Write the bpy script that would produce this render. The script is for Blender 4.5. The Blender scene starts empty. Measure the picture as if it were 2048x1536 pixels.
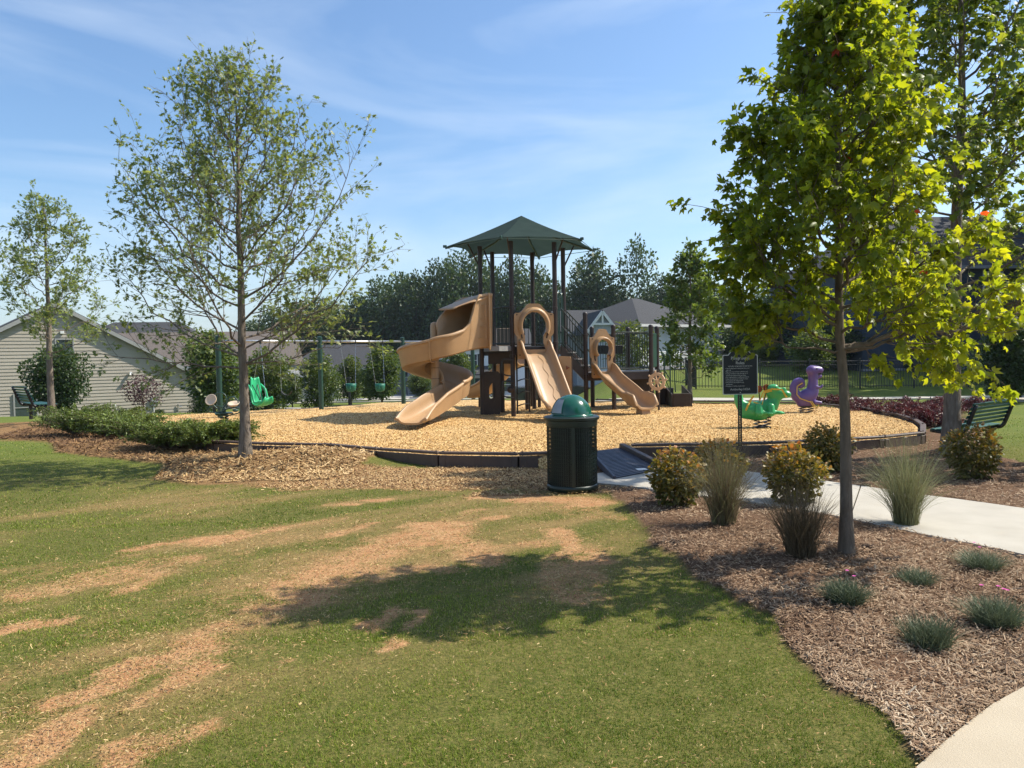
import bpy, bmesh, math, random
import numpy as np
from mathutils import Vector, Matrix

sc = bpy.context.scene
C = sc.collection
R = math.radians
random.seed(7)
rng = np.random.default_rng(7)

# ------------------------------------------------------------------ camera
CAM_H = 1.68
PITCH, ROLL, FPX = 2.08, 1.0, 1541.0
cd = bpy.data.cameras.new('camera')
cam = bpy.data.objects.new('camera', cd)
C.objects.link(cam)
cd.sensor_fit = 'HORIZONTAL'; cd.sensor_width = 36.0
cd.lens = FPX / 2048 * 36.0
cd.clip_start = 0.05; cd.clip_end = 3000
_t, _r = R(PITCH), R(ROLL)
FW = np.array([0, math.cos(_t), -math.sin(_t)])
_r0 = np.array([1.0, 0, 0]); _u0 = np.array([0, math.sin(_t), math.cos(_t)])
RT = _r0 * math.cos(_r) - _u0 * math.sin(_r)
UP = _u0 * math.cos(_r) + _r0 * math.sin(_r)
CP = np.array([0, 0, CAM_H])
cam.matrix_world = Matrix(((RT[0], UP[0], -FW[0], 0), (RT[1], UP[1], -FW[1], 0), (RT[2], UP[2], -FW[2], CAM_H), (0, 0, 0, 1)))
sc.camera = cam

# ------------------------------------------------------------------ light
SUN_EL, SUN_AZ = 48.0, 13.0                       # azimuth from +X towards +Y
sdir = np.array([math.cos(R(SUN_AZ)) * math.cos(R(SUN_EL)), math.sin(R(SUN_AZ)) * math.cos(R(SUN_EL)), math.sin(R(SUN_EL))])
sl = bpy.data.lights.new('sun', 'SUN'); so = bpy.data.objects.new('sun', sl); C.objects.link(so)
sl.energy = 4.6; sl.angle = R(0.55); sl.color = (1.0, 0.93, 0.80)
so.rotation_euler = Vector(sdir).to_track_quat('Z', 'Y').to_euler()
so.location = (20, 5, 30)

W = bpy.data.worlds.new('World'); sc.world = W; W.use_nodes = True
wt = W.node_tree; wt.nodes.clear()
def wn(t, **k):
    n = wt.nodes.new(t)
    for a, b in k.items(): setattr(n, a, b)
    return n
sky = wn('ShaderNodeTexSky', sky_type='NISHITA', sun_disc=False, sun_elevation=R(SUN_EL), sun_rotation=R(90 - SUN_AZ),
         altitude=200, air_density=1.15, dust_density=1.5, ozone_density=2.6)
bg = wn('ShaderNodeBackground'); bg.inputs['Strength'].default_value = 0.105
out = wn('ShaderNodeOutputWorld')
geo = wn('ShaderNodeTexCoord')
mp = wn('ShaderNodeMapping'); mp.inputs['Scale'].default_value = (0.8, 0.7, 4.2); mp.inputs['Rotation'].default_value = (R(8), R(-34), R(20))
nz = wn('ShaderNodeTexNoise'); nz.inputs['Scale'].default_value = 2.1; nz.inputs['Detail'].default_value = 9; nz.inputs['Roughness'].default_value = 0.52; nz.inputs['Distortion'].default_value = 0.55
cr = wn('ShaderNodeMapRange'); cr.inputs['From Min'].default_value = 0.42; cr.inputs['From Max'].default_value = 0.72; cr.inputs['To Max'].default_value = 0.54
mx = wn('ShaderNodeMix', data_type='RGBA'); mx.inputs['B'].default_value = (5.6, 6.3, 7.2, 1)
wt.links.new(geo.outputs['Generated'], mp.inputs['Vector']); wt.links.new(mp.outputs[0], nz.inputs['Vector'])
wt.links.new(nz.outputs['Fac'], cr.inputs['Value']); wt.links.new(cr.outputs[0], mx.inputs['Factor'])
tint = wn('ShaderNodeMix', data_type='RGBA', blend_type='MULTIPLY'); tint.inputs['Factor'].default_value = 1; tint.inputs['B'].default_value = (0.86, 1.0, 1.12, 1)
wt.links.new(sky.outputs[0], tint.inputs['A']); wt.links.new(tint.outputs['Result'], mx.inputs['A']); wt.links.new(mx.outputs['Result'], bg.inputs['Color']); wt.links.new(bg.outputs[0], out.inputs['Surface'])

sc.render.engine = 'CYCLES'
sc.cycles.use_adaptive_sampling = True
sc.cycles.adaptive_threshold = 0.02
sc.cycles.use_denoising = True
sc.cycles.max_bounces = 7; sc.cycles.diffuse_bounces = 3; sc.cycles.transmission_bounces = 4; sc.cycles.transparent_max_bounces = 8
sc.cycles.caustics_reflective = False; sc.cycles.caustics_refractive = False
sc.view_settings.view_transform = 'Standard'; sc.view_settings.look = 'None'
sc.view_settings.exposure = 0.72; sc.view_settings.gamma = 1.0; sc.view_settings.use_curve_mapping = False

# ------------------------------------------------------------------ pixel -> place helpers (photo is 2048 x 1536)
def ray(px, py):
    return FW * FPX + RT * (px - 1024) - UP * (py - 768)
def P(px, py, Y):
    d = ray(px, py); return CP + d * (Y / d[1])
def G(px, py, z=0.0):
    d = ray(px, py); return CP + d * ((z - CAM_H) / d[2])

# ------------------------------------------------------------------ materials
def pbr(name, col, col2=None, scale=8.0, rough=0.7, bump=0.0, bscale=None, spec=0.3, metal=0.0, attr=None, ramp=None,
        coords='Object', detail=4.0, trans=0.0, stretch=None, wear=None):
    """col/col2 mixed by noise; attr -> colour picked from ramp [(pos, rgb)...] by a per-face attribute"""
    m = bpy.data.materials.new(name); m.use_nodes = True
    nt = m.node_tree; N = nt.nodes; L = nt.links; N.clear()
    o = N.new('ShaderNodeOutputMaterial'); b = N.new('ShaderNodeBsdfPrincipled')
    b.inputs['Roughness'].default_value = rough; b.inputs['Metallic'].default_value = metal
    b.inputs['Specular IOR Level'].default_value = spec
    tc = N.new('ShaderNodeTexCoord'); mpn = N.new('ShaderNodeMapping')
    if stretch: mpn.inputs['Scale'].default_value = stretch
    L.new(tc.outputs[coords], mpn.inputs['Vector'])
    csock = None
    if attr:
        a = N.new('ShaderNodeAttribute'); a.attribute_name = attr
        r = N.new('ShaderNodeValToRGB'); e = r.color_ramp.elements
        e[0].position, e[0].color = ramp[0][0], (*ramp[0][1], 1); e[1].position, e[1].color = ramp[-1][0], (*ramp[-1][1], 1)
        for p_, c_ in ramp[1:-1]:
            k = e.new(p_); k.color = (*c_, 1)
        L.new(a.outputs['Fac'], r.inputs['Fac']); csock = r.outputs['Color']
    else:
        n = N.new('ShaderNodeTexNoise'); n.inputs['Scale'].default_value = scale; n.inputs['Detail'].default_value = detail
        L.new(mpn.outputs[0], n.inputs['Vector'])
        mr = N.new('ShaderNodeMapRange'); mr.inputs['From Min'].default_value = 0.3; mr.inputs['From Max'].default_value = 0.7
        L.new(n.outputs['Fac'], mr.inputs['Value'])
        x = N.new('ShaderNodeMix'); x.data_type = 'RGBA'
        c2 = col2 or tuple(c * 0.82 for c in col)
        x.inputs['A'].default_value = (*col, 1); x.inputs['B'].default_value = (*c2, 1)
        L.new(mr.outputs[0], x.inputs['Factor']); csock = x.outputs['Result']
        rr = N.new('ShaderNodeMapRange'); rr.inputs['To Min'].default_value = max(0, rough - 0.08); rr.inputs['To Max'].default_value = min(1, rough + 0.1)
        L.new(n.outputs['Fac'], rr.inputs['Value']); L.new(rr.outputs[0], b.inputs['Roughness'])
        if wear:
            n3 = N.new('ShaderNodeTexNoise'); n3.inputs['Scale'].default_value = scale * 2.3; n3.inputs['Detail'].default_value = 8; n3.inputs['Roughness'].default_value = 0.7
            L.new(mpn.outputs[0], n3.inputs['Vector'])
            m3 = N.new('ShaderNodeMapRange'); m3.inputs['From Min'].default_value = 0.55; m3.inputs['From Max'].default_value = 0.75; m3.inputs['To Max'].default_value = 0.6
            L.new(n3.outputs['Fac'], m3.inputs['Value'])
            x3 = N.new('ShaderNodeMix'); x3.data_type = 'RGBA'; x3.inputs['B'].default_value = (*wear, 1)
            L.new(m3.outputs[0], x3.inputs['Factor']); L.new(csock, x3.inputs['A']); csock = x3.outputs['Result']
    L.new(csock, b.inputs['Base Color'])
    if bump:
        nb = N.new('ShaderNodeTexNoise'); nb.inputs['Scale'].default_value = bscale or scale * 4; nb.inputs['Detail'].default_value = 6
        L.new(mpn.outputs[0], nb.inputs['Vector'])
        bu = N.new('ShaderNodeBump'); bu.inputs['Strength'].default_value = bump; bu.inputs['Distance'].default_value = 0.02
        L.new(nb.outputs['Fac'], bu.inputs['Height']); L.new(bu.outputs[0], b.inputs['Normal'])
    sh = b.outputs[0]
    if trans:
        t = N.new('ShaderNodeBsdfTranslucent'); L.new(csock, t.inputs['Color'])
        ad = N.new('ShaderNodeMixShader'); ad.inputs[0].default_value = trans
        L.new(b.outputs[0], ad.inputs[1]); L.new(t.outputs[0], ad.inputs[2]); sh = ad.outputs[0]
    L.new(sh, o.inputs['Surface'])
    return m

def leafmat(name, ramp, trans=0.45, tboost=1.5, rough=0.45, warm=(1.1, 1.0, 0.45)):
    m = bpy.data.materials.new(name); m.use_nodes = True
    nt = m.node_tree; N = nt.nodes; L = nt.links; N.clear()
    o = N.new('ShaderNodeOutputMaterial'); b = N.new('ShaderNodeBsdfPrincipled'); b.inputs['Roughness'].default_value = rough
    b.inputs['Specular IOR Level'].default_value = 0.35
    a = N.new('ShaderNodeAttribute'); a.attribute_name = 'rnd'
    oi = N.new('ShaderNodeObjectInfo')
    r = N.new('ShaderNodeValToRGB'); e = r.color_ramp.elements
    e[0].position, e[0].color = ramp[0][0], (*ramp[0][1], 1); e[1].position, e[1].color = ramp[-1][0], (*ramp[-1][1], 1)
    for p_, c_ in ramp[1:-1]:
        k = e.new(p_); k.color = (*c_, 1)
    L.new(a.outputs['Fac'], r.inputs['Fac'])
    hs = N.new('ShaderNodeHueSaturation'); mr = N.new('ShaderNodeMapRange'); mr.inputs['To Min'].default_value = 0.85; mr.inputs['To Max'].default_value = 1.15
    L.new(oi.outputs['Random'], mr.inputs['Value']); L.new(mr.outputs[0], hs.inputs['Value']); L.new(r.outputs['Color'], hs.inputs['Color'])
    L.new(hs.outputs[0], b.inputs['Base Color'])
    vm = N.new('ShaderNodeMix'); vm.data_type = 'RGBA'; vm.blend_type = 'MULTIPLY'; vm.inputs['Factor'].default_value = 1
    vm.inputs['B'].default_value = (warm[0] * tboost, warm[1] * tboost, warm[2] * tboost, 1)
    L.new(hs.outputs[0], vm.inputs['A'])
    t = N.new('ShaderNodeBsdfTranslucent'); L.new(vm.outputs['Result'], t.inputs['Color'])
    x = N.new('ShaderNodeMixShader'); x.inputs[0].default_value = trans
    L.new(b.outputs[0], x.inputs[1]); L.new(t.outputs[0], x.inputs[2]); L.new(x.outputs[0], o.inputs['Surface'])
    return m

# ------------------------------------------------------------------ mesh helpers
def link(me, name, mat, parent=None, kind=None, smooth=False):
    o = bpy.data.objects.new(name, me); C.objects.link(o)
    if mat is not None and len(me.materials) == 0: me.materials.append(mat)
    if parent is not None: o.parent = parent
    if kind: o['kind'] = kind
    if smooth: me.polygons.foreach_set('use_smooth', np.ones(len(me.polygons), dtype=bool))
    return o

def np_mesh(name, verts, faces, k, rnd=None, attrs=None):
    """verts (n,3), faces (m,k) fast mesh"""
    me = bpy.data.meshes.new(name)
    verts = np.ascontiguousarray(verts, dtype=np.float32); faces = np.ascontiguousarray(faces, dtype=np.int32)
    me.vertices.add(len(verts)); me.vertices.foreach_set('co', verts.ravel())
    me.loops.add(faces.size); me.loops.foreach_set('vertex_index', faces.ravel())
    me.polygons.add(len(faces)); me.polygons.foreach_set('loop_start', np.arange(0, faces.size, k, dtype=np.int32))
    me.update(calc_edges=True)
    if rnd is not None:
        a = me.attributes.new('rnd', 'FLOAT', 'FACE'); a.data.foreach_set('value', np.asarray(rnd, dtype=np.float32))
    for nm, v in (attrs or {}).items():
        a = me.attributes.new(nm, 'FLOAT', 'POINT'); a.data.foreach_set('value', np.asarray(v, dtype=np.float32))
    return me

def rotm(rx=0, ry=0, rz=0):
    from mathutils import Euler
    return np.array(Euler((rx, ry, rz)).to_matrix())

class B:
    """collects shapes, links them as ONE mesh object"""
    def __init__(s): s.v = []; s.f = []; s.n = 0
    def add(s, v, f):
        v = np.asarray(v, float); s.v.append(v); s.f += [tuple(int(i) + s.n for i in q) for q in f]; s.n += len(v); return s
    def box(s, c, size, rot=None, bev=0.0):
        x, y, z = [a / 2 for a in size]
        if bev:
            b = min(bev, x * .9, y * .9, z * .9); v = []
            for sx in (-1, 1):
                for sy in (-1, 1):
                    for sz in (-1, 1):
                        v += [(sx * (x - b), sy * (y - b), sz * z), (sx * (x - b), sy * y, sz * (z - b)), (sx * x, sy * (y - b), sz * (z - b))]
            bm = bmesh.new(); [bm.verts.new(q) for q in v]; bmesh.ops.convex_hull(bm, input=bm.verts)
            bm.verts.index_update(); V = np.array([q.co[:] for q in bm.verts]); F = [[q.index for q in f.verts] for f in bm.faces]; bm.free()
        else:
            V = np.array([(i, j, k) for i in (-x, x) for j in (-y, y) for k in (-z, z)])
            F = [(0, 1, 3, 2), (4, 6, 7, 5), (0, 4, 5, 1), (2, 3, 7, 6), (0, 2, 6, 4), (1, 5, 7, 3)]
        if rot is not None: V = V @ np.asarray(rot).T
        return s.add(V + np.asarray(c, float), F)
    def tube(s, pts, rad, n=8, cap=True, flat=None):
        pts = np.asarray(pts, float); m = len(pts)
        rad = np.full(m, rad) if np.isscalar(rad) else np.asarray(rad, float)
        T = np.gradient(pts, axis=0) if m > 2 else np.repeat((pts[1:] - pts[:1]), 2, 0)
        T /= np.linalg.norm(T, axis=1)[:, None] + 1e-9
        a = np.array([0, 0, 1.0]) if abs(T[0][2]) < .9 else np.array([1.0, 0, 0])
        u = np.cross(T[0], a); u /= np.linalg.norm(u); V = []
        for i in range(m):
            u = u - T[i] * np.dot(u, T[i]); u /= np.linalg.norm(u) + 1e-9; w = np.cross(T[i], u)
            ang = np.arange(n) * 2 * math.pi / n
            V.append(pts[i] + rad[i] * (np.cos(ang)[:, None] * u + np.sin(ang)[:, None] * w))
        V = np.vstack(V); F = []
        for i in range(m - 1):
            for j in range(n):
                k = (j + 1) % n; F.append((i * n + j, i * n + k, (i + 1) * n + k, (i + 1) * n + j))
        if cap: F += [tuple(range(n))[::-1], tuple((m - 1) * n + j for j in range(n))]
        return s.add(V, F)
    def cyl(s, p0, p1, r, n=12, r1=None): return s.tube([p0, p1], [r, r if r1 is None else r1], n)
    def lathe(s, prof, c=(0, 0, 0), n=24, a0=0, a1=2 * math.pi, capb=False):
        full = abs(a1 - a0 - 2 * math.pi) < 1e-6; k = n if full else n + 1
        V = []; 
        for r, z in prof:
            for j in range(k):
                a = a0 + (a1 - a0) * j / n; V.append((r * math.cos(a), r * math.sin(a), z))
        F = []
        for i in range(len(prof) - 1):
            for j in range(n):
                q = (j + 1) % k; F.append((i * k + j, i * k + q, (i + 1) * k + q, (i + 1) * k + j))
        return s.add(np.array(V) + np.asarray(c, float), F)
    def prism(s, poly, z0, z1, M=None, off=(0, 0, 0)):
        """poly [(x,y)] extruded between z0 and z1, then mapped by matrix M (3x3, columns) and moved"""
        n = len(poly); V = np.array([(x, y, z0) for x, y in poly] + [(x, y, z1) for x, y in poly], float)
        F = [tuple(range(n))[::-1], tuple(range(n, 2 * n))] + [(i, (i + 1) % n, n + (i + 1) % n, n + i) for i in range(n)]
        if M is not None: V = V @ np.asarray(M, float).T
        return s.add(V + np.asarray(off, float), F)
    def ring(s, outer, inner, z0, z1, M=None, off=(0, 0, 0)):
        n = len(outer)
        V = np.array([(x, y, z) for z in (z0, z1) for loop in (outer, inner) for x, y in loop], float)
        F = []
        for i in range(n):
            j = (i + 1) % n
            F += [(i, j, n + j, n + i)[::-1], (2 * n + i, 2 * n + j, 3 * n + j, 3 * n + i), (i, j, 2 * n + j, 2 * n + i), (n + i, 3 * n + i, 3 * n + j, n + j)]
        if M is not None: V = V @ np.asarray(M, float).T
        return s.add(V + np.asarray(off, float), F)
    def sphere(s, c, r, n=12, sc_=(1, 1, 1), rot=None):
        prof = [(max(1e-4, math.sin(math.pi * i / n)), -math.cos(math.pi * i / n)) for i in range(n + 1)]
        q = B().lathe(prof, n=n + 4); V = q.v[0] * np.asarray(sc_) * r
        if rot is not None: V = V @ np.asarray(rot).T
        return s.add(V + np.asarray(c, float), q.f)
    def obj(s, name, mat, parent=None, kind=None, smooth=False, world=True, ang=None):
        V = np.vstack(s.v)
        if parent is not None and world:
            q = parent; off = np.zeros(3)
            while q is not None:
                off += np.array(q.location); q = q.parent
            V = V - off
        me = bpy.data.meshes.new(name); me.from_pydata(V.tolist(), [], s.f); me.update()
        o = link(me, name, mat, parent, kind, smooth)
        if ang is not None:
            me.polygons.foreach_set('use_smooth', np.ones(len(me.polygons), dtype=bool))
            bm = bmesh.new(); bm.from_mesh(me)
            for e in bm.edges:
                if len(e.link_faces) == 2 and e.calc_face_angle(0) > ang: e.smooth = False
            bm.to_mesh(me); bm.free()
        return o

def thing(name, label, cat, loc, group=None):
    o = bpy.data.objects.new(name, None); C.objects.link(o); o.location = tuple(float(a) for a in loc)
    o.empty_display_size = .2; o['label'] = label; o['category'] = cat
    if group: o['group'] = group
    return o
def tag(o, label, cat, group=None):
    o['label'] = label; o['category'] = cat
    if group: o['group'] = group
    return o
def smoothstep(x): x = np.clip(x, 0, 1); return x * x * (3 - 2 * x)
def smooth_poly(pts, k=6):
    """Catmull-Rom through a closed loop"""
    p = np.asarray(pts, float); n = len(p); out = []
    for i in range(n):
        a, b, c, d = p[(i - 1) % n], p[i], p[(i + 1) % n], p[(i + 2) % n]
        for t in np.arange(k) / k:
            out.append(.5 * ((2 * b) + (-a + c) * t + (2 * a - 5 * b + 4 * c - d) * t * t + (-a + 3 * b - 3 * c + d) * t ** 3))
    return np.array(out)
def smooth_line(pts, k=8):
    p = np.asarray(pts, float); q = np.vstack([2 * p[0] - p[1], p, 2 * p[-1] - p[-2]]); out = []
    for i in range(1, len(q) - 2):
        a, b, c, d = q[i - 1], q[i], q[i + 1], q[i + 2]
        for t in np.arange(k) / k:
            out.append(.5 * ((2 * b) + (-a + c) * t + (2 * a - 5 * b + 4 * c - d) * t * t + (-a + 3 * b - 3 * c + d) * t ** 3))
    out.append(p[-1]); return np.array(out)

# ------------------------------------------------------------------ noise and masks
_tab = np.random.default_rng(3).random((256, 256))
def vn(x, y, s=0):
    x = np.asarray(x, float) + s * 17.3; y = np.asarray(y, float) + s * 9.1
    xi = np.floor(x).astype(int); yi = np.floor(y).astype(int); fx = x - xi; fy = y - yi
    fx = fx * fx * (3 - 2 * fx); fy = fy * fy * (3 - 2 * fy)
    g = lambda a, b: _tab[a & 255, b & 255]
    return (g(xi, yi) * (1 - fx) + g(xi + 1, yi) * fx) * (1 - fy) + (g(xi, yi + 1) * (1 - fx) + g(xi + 1, yi + 1) * fx) * fy
def fbm(x, y, s=0, o=4):
    v = 0; a = .5; t = 0
    for i in range(o):
        v = v + a * vn(np.asarray(x) * 2 ** i, np.asarray(y) * 2 ** i, s + i); t += a; a *= .5
    return v / t
def inpoly(x, y, poly):
    x = np.asarray(x); y = np.asarray(y); ins = np.zeros(x.shape, bool); n = len(poly)
    for i in range(n):
        x1, y1 = poly[i][0], poly[i][1]; x2, y2 = poly[(i + 1) % n][0], poly[(i + 1) % n][1]
        if y1 == y2: continue
        c = ((y1 > y) != (y2 > y)) & (x < (x2 - x1) * (y - y1) / (y2 - y1) + x1); ins ^= c
    return ins
def g2(L, z=0.0): return np.array([G(a, b, z)[:2] for a, b in L])
# ================================================================== THE GROUND
PLAY_PX = [(300, 870), (470, 888), (640, 890), (700, 893), (770, 901), (860, 907), (940, 909), (1095, 910), (1195, 904), (1262, 892),
           (1400, 890), (1600, 886), (1709, 878), (1793, 874), (1846, 867), (1846, 851), (1829, 840), (1793, 829), (1756, 822), (1709, 814),
           (1600, 807), (1500, 805), (1330, 802), (1150, 799), (1000, 797), (860, 798), (730, 805), (640, 812), (420, 822), (300, 830), (205, 840), (215, 853)]
PLAY = np.array([G(a, b, .2)[:2] for a, b in PLAY_PX])
EDGE = PLAY.copy()
PC = np.array([0.3, 18.0])
R_EDGE = g2([(1850, 1545), (1740, 1430), (1640, 1345), (1530, 1240), (1400, 1165), (1330, 1110), (1290, 1065), (1268, 1030), (1225, 992), (1190, 975)])
MULCH_R = np.vstack([[[7.0, 1.5], [1.5, 1.5]], [G(1950, 1660)[:2]], R_EDGE, g2([(1190, 935), (1262, 897)]), g2([(1400, 905), (1600, 903), (1700, 905), (1830, 893), (1850, 862)]), g2([(1850, 835), (1800, 812), (1900, 818), (1960, 850), (1975, 905), (2048, 925), (2400, 960)]), [[12, 1.5]]])
MULCH_L = g2([(-200, 850), (0, 850), (110, 838), (210, 838), (480, 880), (640, 888), (760, 896), (800, 915), (740, 930), (700, 948), (640, 965), (520, 972), (380, 970), (315, 960), (330, 935), (230, 918), (110, 908), (90, 885), (0, 880), (-200, 885)])
PATH_N = g2([(1150, 968), (1250, 976), (1310, 985), (1480, 1007), (1650, 1034), (1780, 1062), (1900, 1086), (2048, 1117), (2300, 1180), (2700, 1290)])
PATH_F = g2([(1190, 952), (1300, 937), (1400, 939), (1481, 946), (1658, 968), (1839, 994), (1930, 1006), (2048, 1023), (2300, 1062), (2700, 1130)])
PATH = np.vstack([PATH_N, PATH_F[::-1]])
APRON = g2([(1820, 1560), (1850, 1533), (1885, 1500), (1930, 1462), (1985, 1420), (2048, 1385), (2150, 1330), (2350, 1250), (2600, 1200)])
APRON = np.vstack([APRON, [[8, 3.0], [8, .3], [1.2, .3]]])

def terrain(x, y):
    x = np.asarray(x, float); y = np.asarray(y, float)
    u = x / np.maximum(y, 1.0)
    tl = np.interp(y, [-50, 25, 30, 40, 55, 70, 100, 140, 400, 2000], [0, 0, -.35, -1.1, -1.65, -2.0, -3.0, -3.5, -6, -10])
    tr = np.interp(y, [-50, 31, 37, 42, 50, 60, 100, 2000], [0, 0, .3, .65, .9, 1.0, .6, -6])
    w = smoothstep((u - .04) / .13) * smoothstep((y - 24) / 10)
    z = tl * (1 - w) + tr * w
    # low mounds of mulch
    z = z + .15 * np.exp(-(((x + 4.2) / 1.5) ** 2 + ((y - 12.4) / .65) ** 2))
    z = z + .14 * np.exp(-(((x + 2.9) / .9) ** 2 + ((y - 12.3) / .55) ** 2))
    z = z + .12 * np.exp(-(((x + 7.6) / 2.4) ** 2 + ((y - 15.3) / .9) ** 2))
    z = z + .14 * np.exp(-(((x + 12.5) / 3.0) ** 2 + ((y - 20.0) / 1.5) ** 2))
    z = z + .05 * np.exp(-(((x - 2.3) / 1.3) ** 2 + ((y - 6.4) / 1.2) ** 2))
    return z
def mulchmask(x, y):
    wx = x + (fbm(x * 2.2, y * 2.2, 5) - .5) * .22; wy = y + (fbm(x * 2.2, y * 2.2, 9) - .5) * .22
    return inpoly(wx, wy, MULCH_R).astype(float), inpoly(wx, wy, MULCH_L).astype(float)
CAPS = [(255, 1102, 420, 1075, .10, 1.0), (420, 1085, 555, 1055, .12, .9), (0, 1262, 90, 1240, .13, 1.1), (60, 1185, 370, 1120, .26, .62), (270, 1180, 330, 1150, .14, .7),
        (560, 1205, 700, 1130, .30, .85), (700, 1130, 880, 1055, .36, .85), (860, 1060, 990, 1120, .20, .8), (760, 1150, 900, 1140, .16, .7),
        (330, 1340, 640, 1200, .14, .55), (170, 1395, 320, 1310, .13, .9), (320, 1320, 450, 1262, .11, .9), (330, 1400, 420, 1330, .10, .95),
        (-20, 1545, 80, 1490, .12, 1.1), (80, 1490, 170, 1445, .09, 1.1), (200, 1540, 300, 1500, .08, .9), (300, 1500, 395, 1450, .08, .7), (740, 1255, 790, 1225, .06, .9), (810, 1255, 840, 1230, .06, .9),
        (735, 1300, 770, 1290, .06, .8), (560, 1330, 600, 1318, .06, .7), (1110, 1060, 1190, 1120, .16, .85), (1120, 1110, 1170, 1190, .22, .6), (980, 1040, 1000, 1035, .10, .8),
        (640, 1075, 730, 1052, .10, .7), (670, 1010, 700, 1008, .10, .8), (740, 1000, 760, 1000, .10, .8), (990, 992, 1190, 1006, .28, 1.1), (1060, 960, 1200, 975, .45, 1.1), (640, 955, 1150, 955, .8, 1.7), (300, 1250, 900, 1110, .8, .33), (0, 1420, 500, 1260, .55, .32), (100, 1150, 600, 1090, .6, .35), (560, 1060, 660, 1040, .2, .5),
        (930, 1030, 960, 1020, .15, .6), (1100, 1010, 1240, 1040, .3, .45), (900, 1100, 1100, 1085, .15, .6), (480, 1190, 650, 1120, .2, .5)]
CAPW = [(*G(a, b)[:2], *G(c, d)[:2], w, s) for a, b, c, d, w, s in CAPS]
def dirtmask(x, y):
    wx = x + (fbm(x * 3, y * 3, 21) - .5) * .45; wy = y + (fbm(x * 3, y * 3, 27) - .5) * .45
    m = np.zeros(np.shape(x))
    for x1, y1, x2, y2, w, s in CAPW:
        dx, dy = x2 - x1, y2 - y1; t = np.clip(((wx - x1) * dx + (wy - y1) * dy) / (dx * dx + dy * dy + 1e-9), 0, 1)
        d = np.hypot(wx - x1 - t * dx, wy - y1 - t * dy)
        m = np.maximum(m, s * np.clip(1.5 - d / w, 0, 1))
    n = fbm(x * 7, y * 7, 31)
    n2 = fbm(x * 22, y * 22, 35, 3)
    return np.clip(m * (1.1 * n + .95 * n2) - .12, 0, 1)
def drymask(x, y):
    # thin straw-coloured turf, in streaks running towards the trash can
    a = x * .80 + y * .60; b = -x * .60 + y * .80
    s = fbm(a * .7, b * 2.4, 41, 5)
    reg = smoothstep((np.minimum(-1.2 + (y - 3.2) * 1.0, 1.6) - x) / 1.2) * smoothstep((y - 1.5) / 2) * smoothstep((12.5 - y) / 3) * (1 - .55 * smoothstep((-4.6 - x + .2 * (y - 6)) / 2))
    return np.clip((s - .40) * 3.0, 0, 1) * (.10 + .90 * reg)

def axis(lo, a, b, hi, step, grow=1.22):
    c = list(np.arange(a, b + 1e-6, step)); s = step; v = b
    while v < hi: s *= grow; v += s; c.append(v)
    s = step; v = a
    while v > lo: s *= grow; v -= s; c.insert(0, v)
    return np.array(c)
xs = axis(-600, -9, 8.5, 600, .075); ys = axis(-60, 2.2, 15, 760, .075, 1.12)
X, Y = np.meshgrid(xs, ys); nx, ny = len(xs), len(ys)
mr_, ml_ = mulchmask(X, Y); dm = dirtmask(X, Y); dr = drymask(X, Y)
Z = terrain(X, Y) + (mr_ + ml_) * (fbm(X * 3.5, Y * 3.5, 50) * .05 - .005) + (1 - mr_ - ml_) * (fbm(X * 1.2, Y * 1.2, 60) - .5) * .03
inside = inpoly(X, Y, PC + (PLAY - PC) * .985)
Z = np.where(inside, np.minimum(Z, 0) - .06, Z)
Z = np.where(inpoly(X, Y, PATH) | inpoly(X, Y, APRON), np.minimum(Z, -.02) - .02, Z)
idx = np.arange(nx * ny).reshape(ny, nx)
F = np.stack([idx[:-1, :-1], idx[:-1, 1:], idx[1:, 1:], idx[1:, :-1]], -1).reshape(-1, 4)
far = smoothstep((Y - 9) / 8)
me = np_mesh('ground', np.stack([X, Y, Z], -1).reshape(-1, 3), F, 4, attrs={'dirt': dm.ravel(), 'dry': dr.ravel(), 'mulr': mr_.ravel(), 'mull': ml_.ravel(), 'far': far.ravel()})

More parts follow.
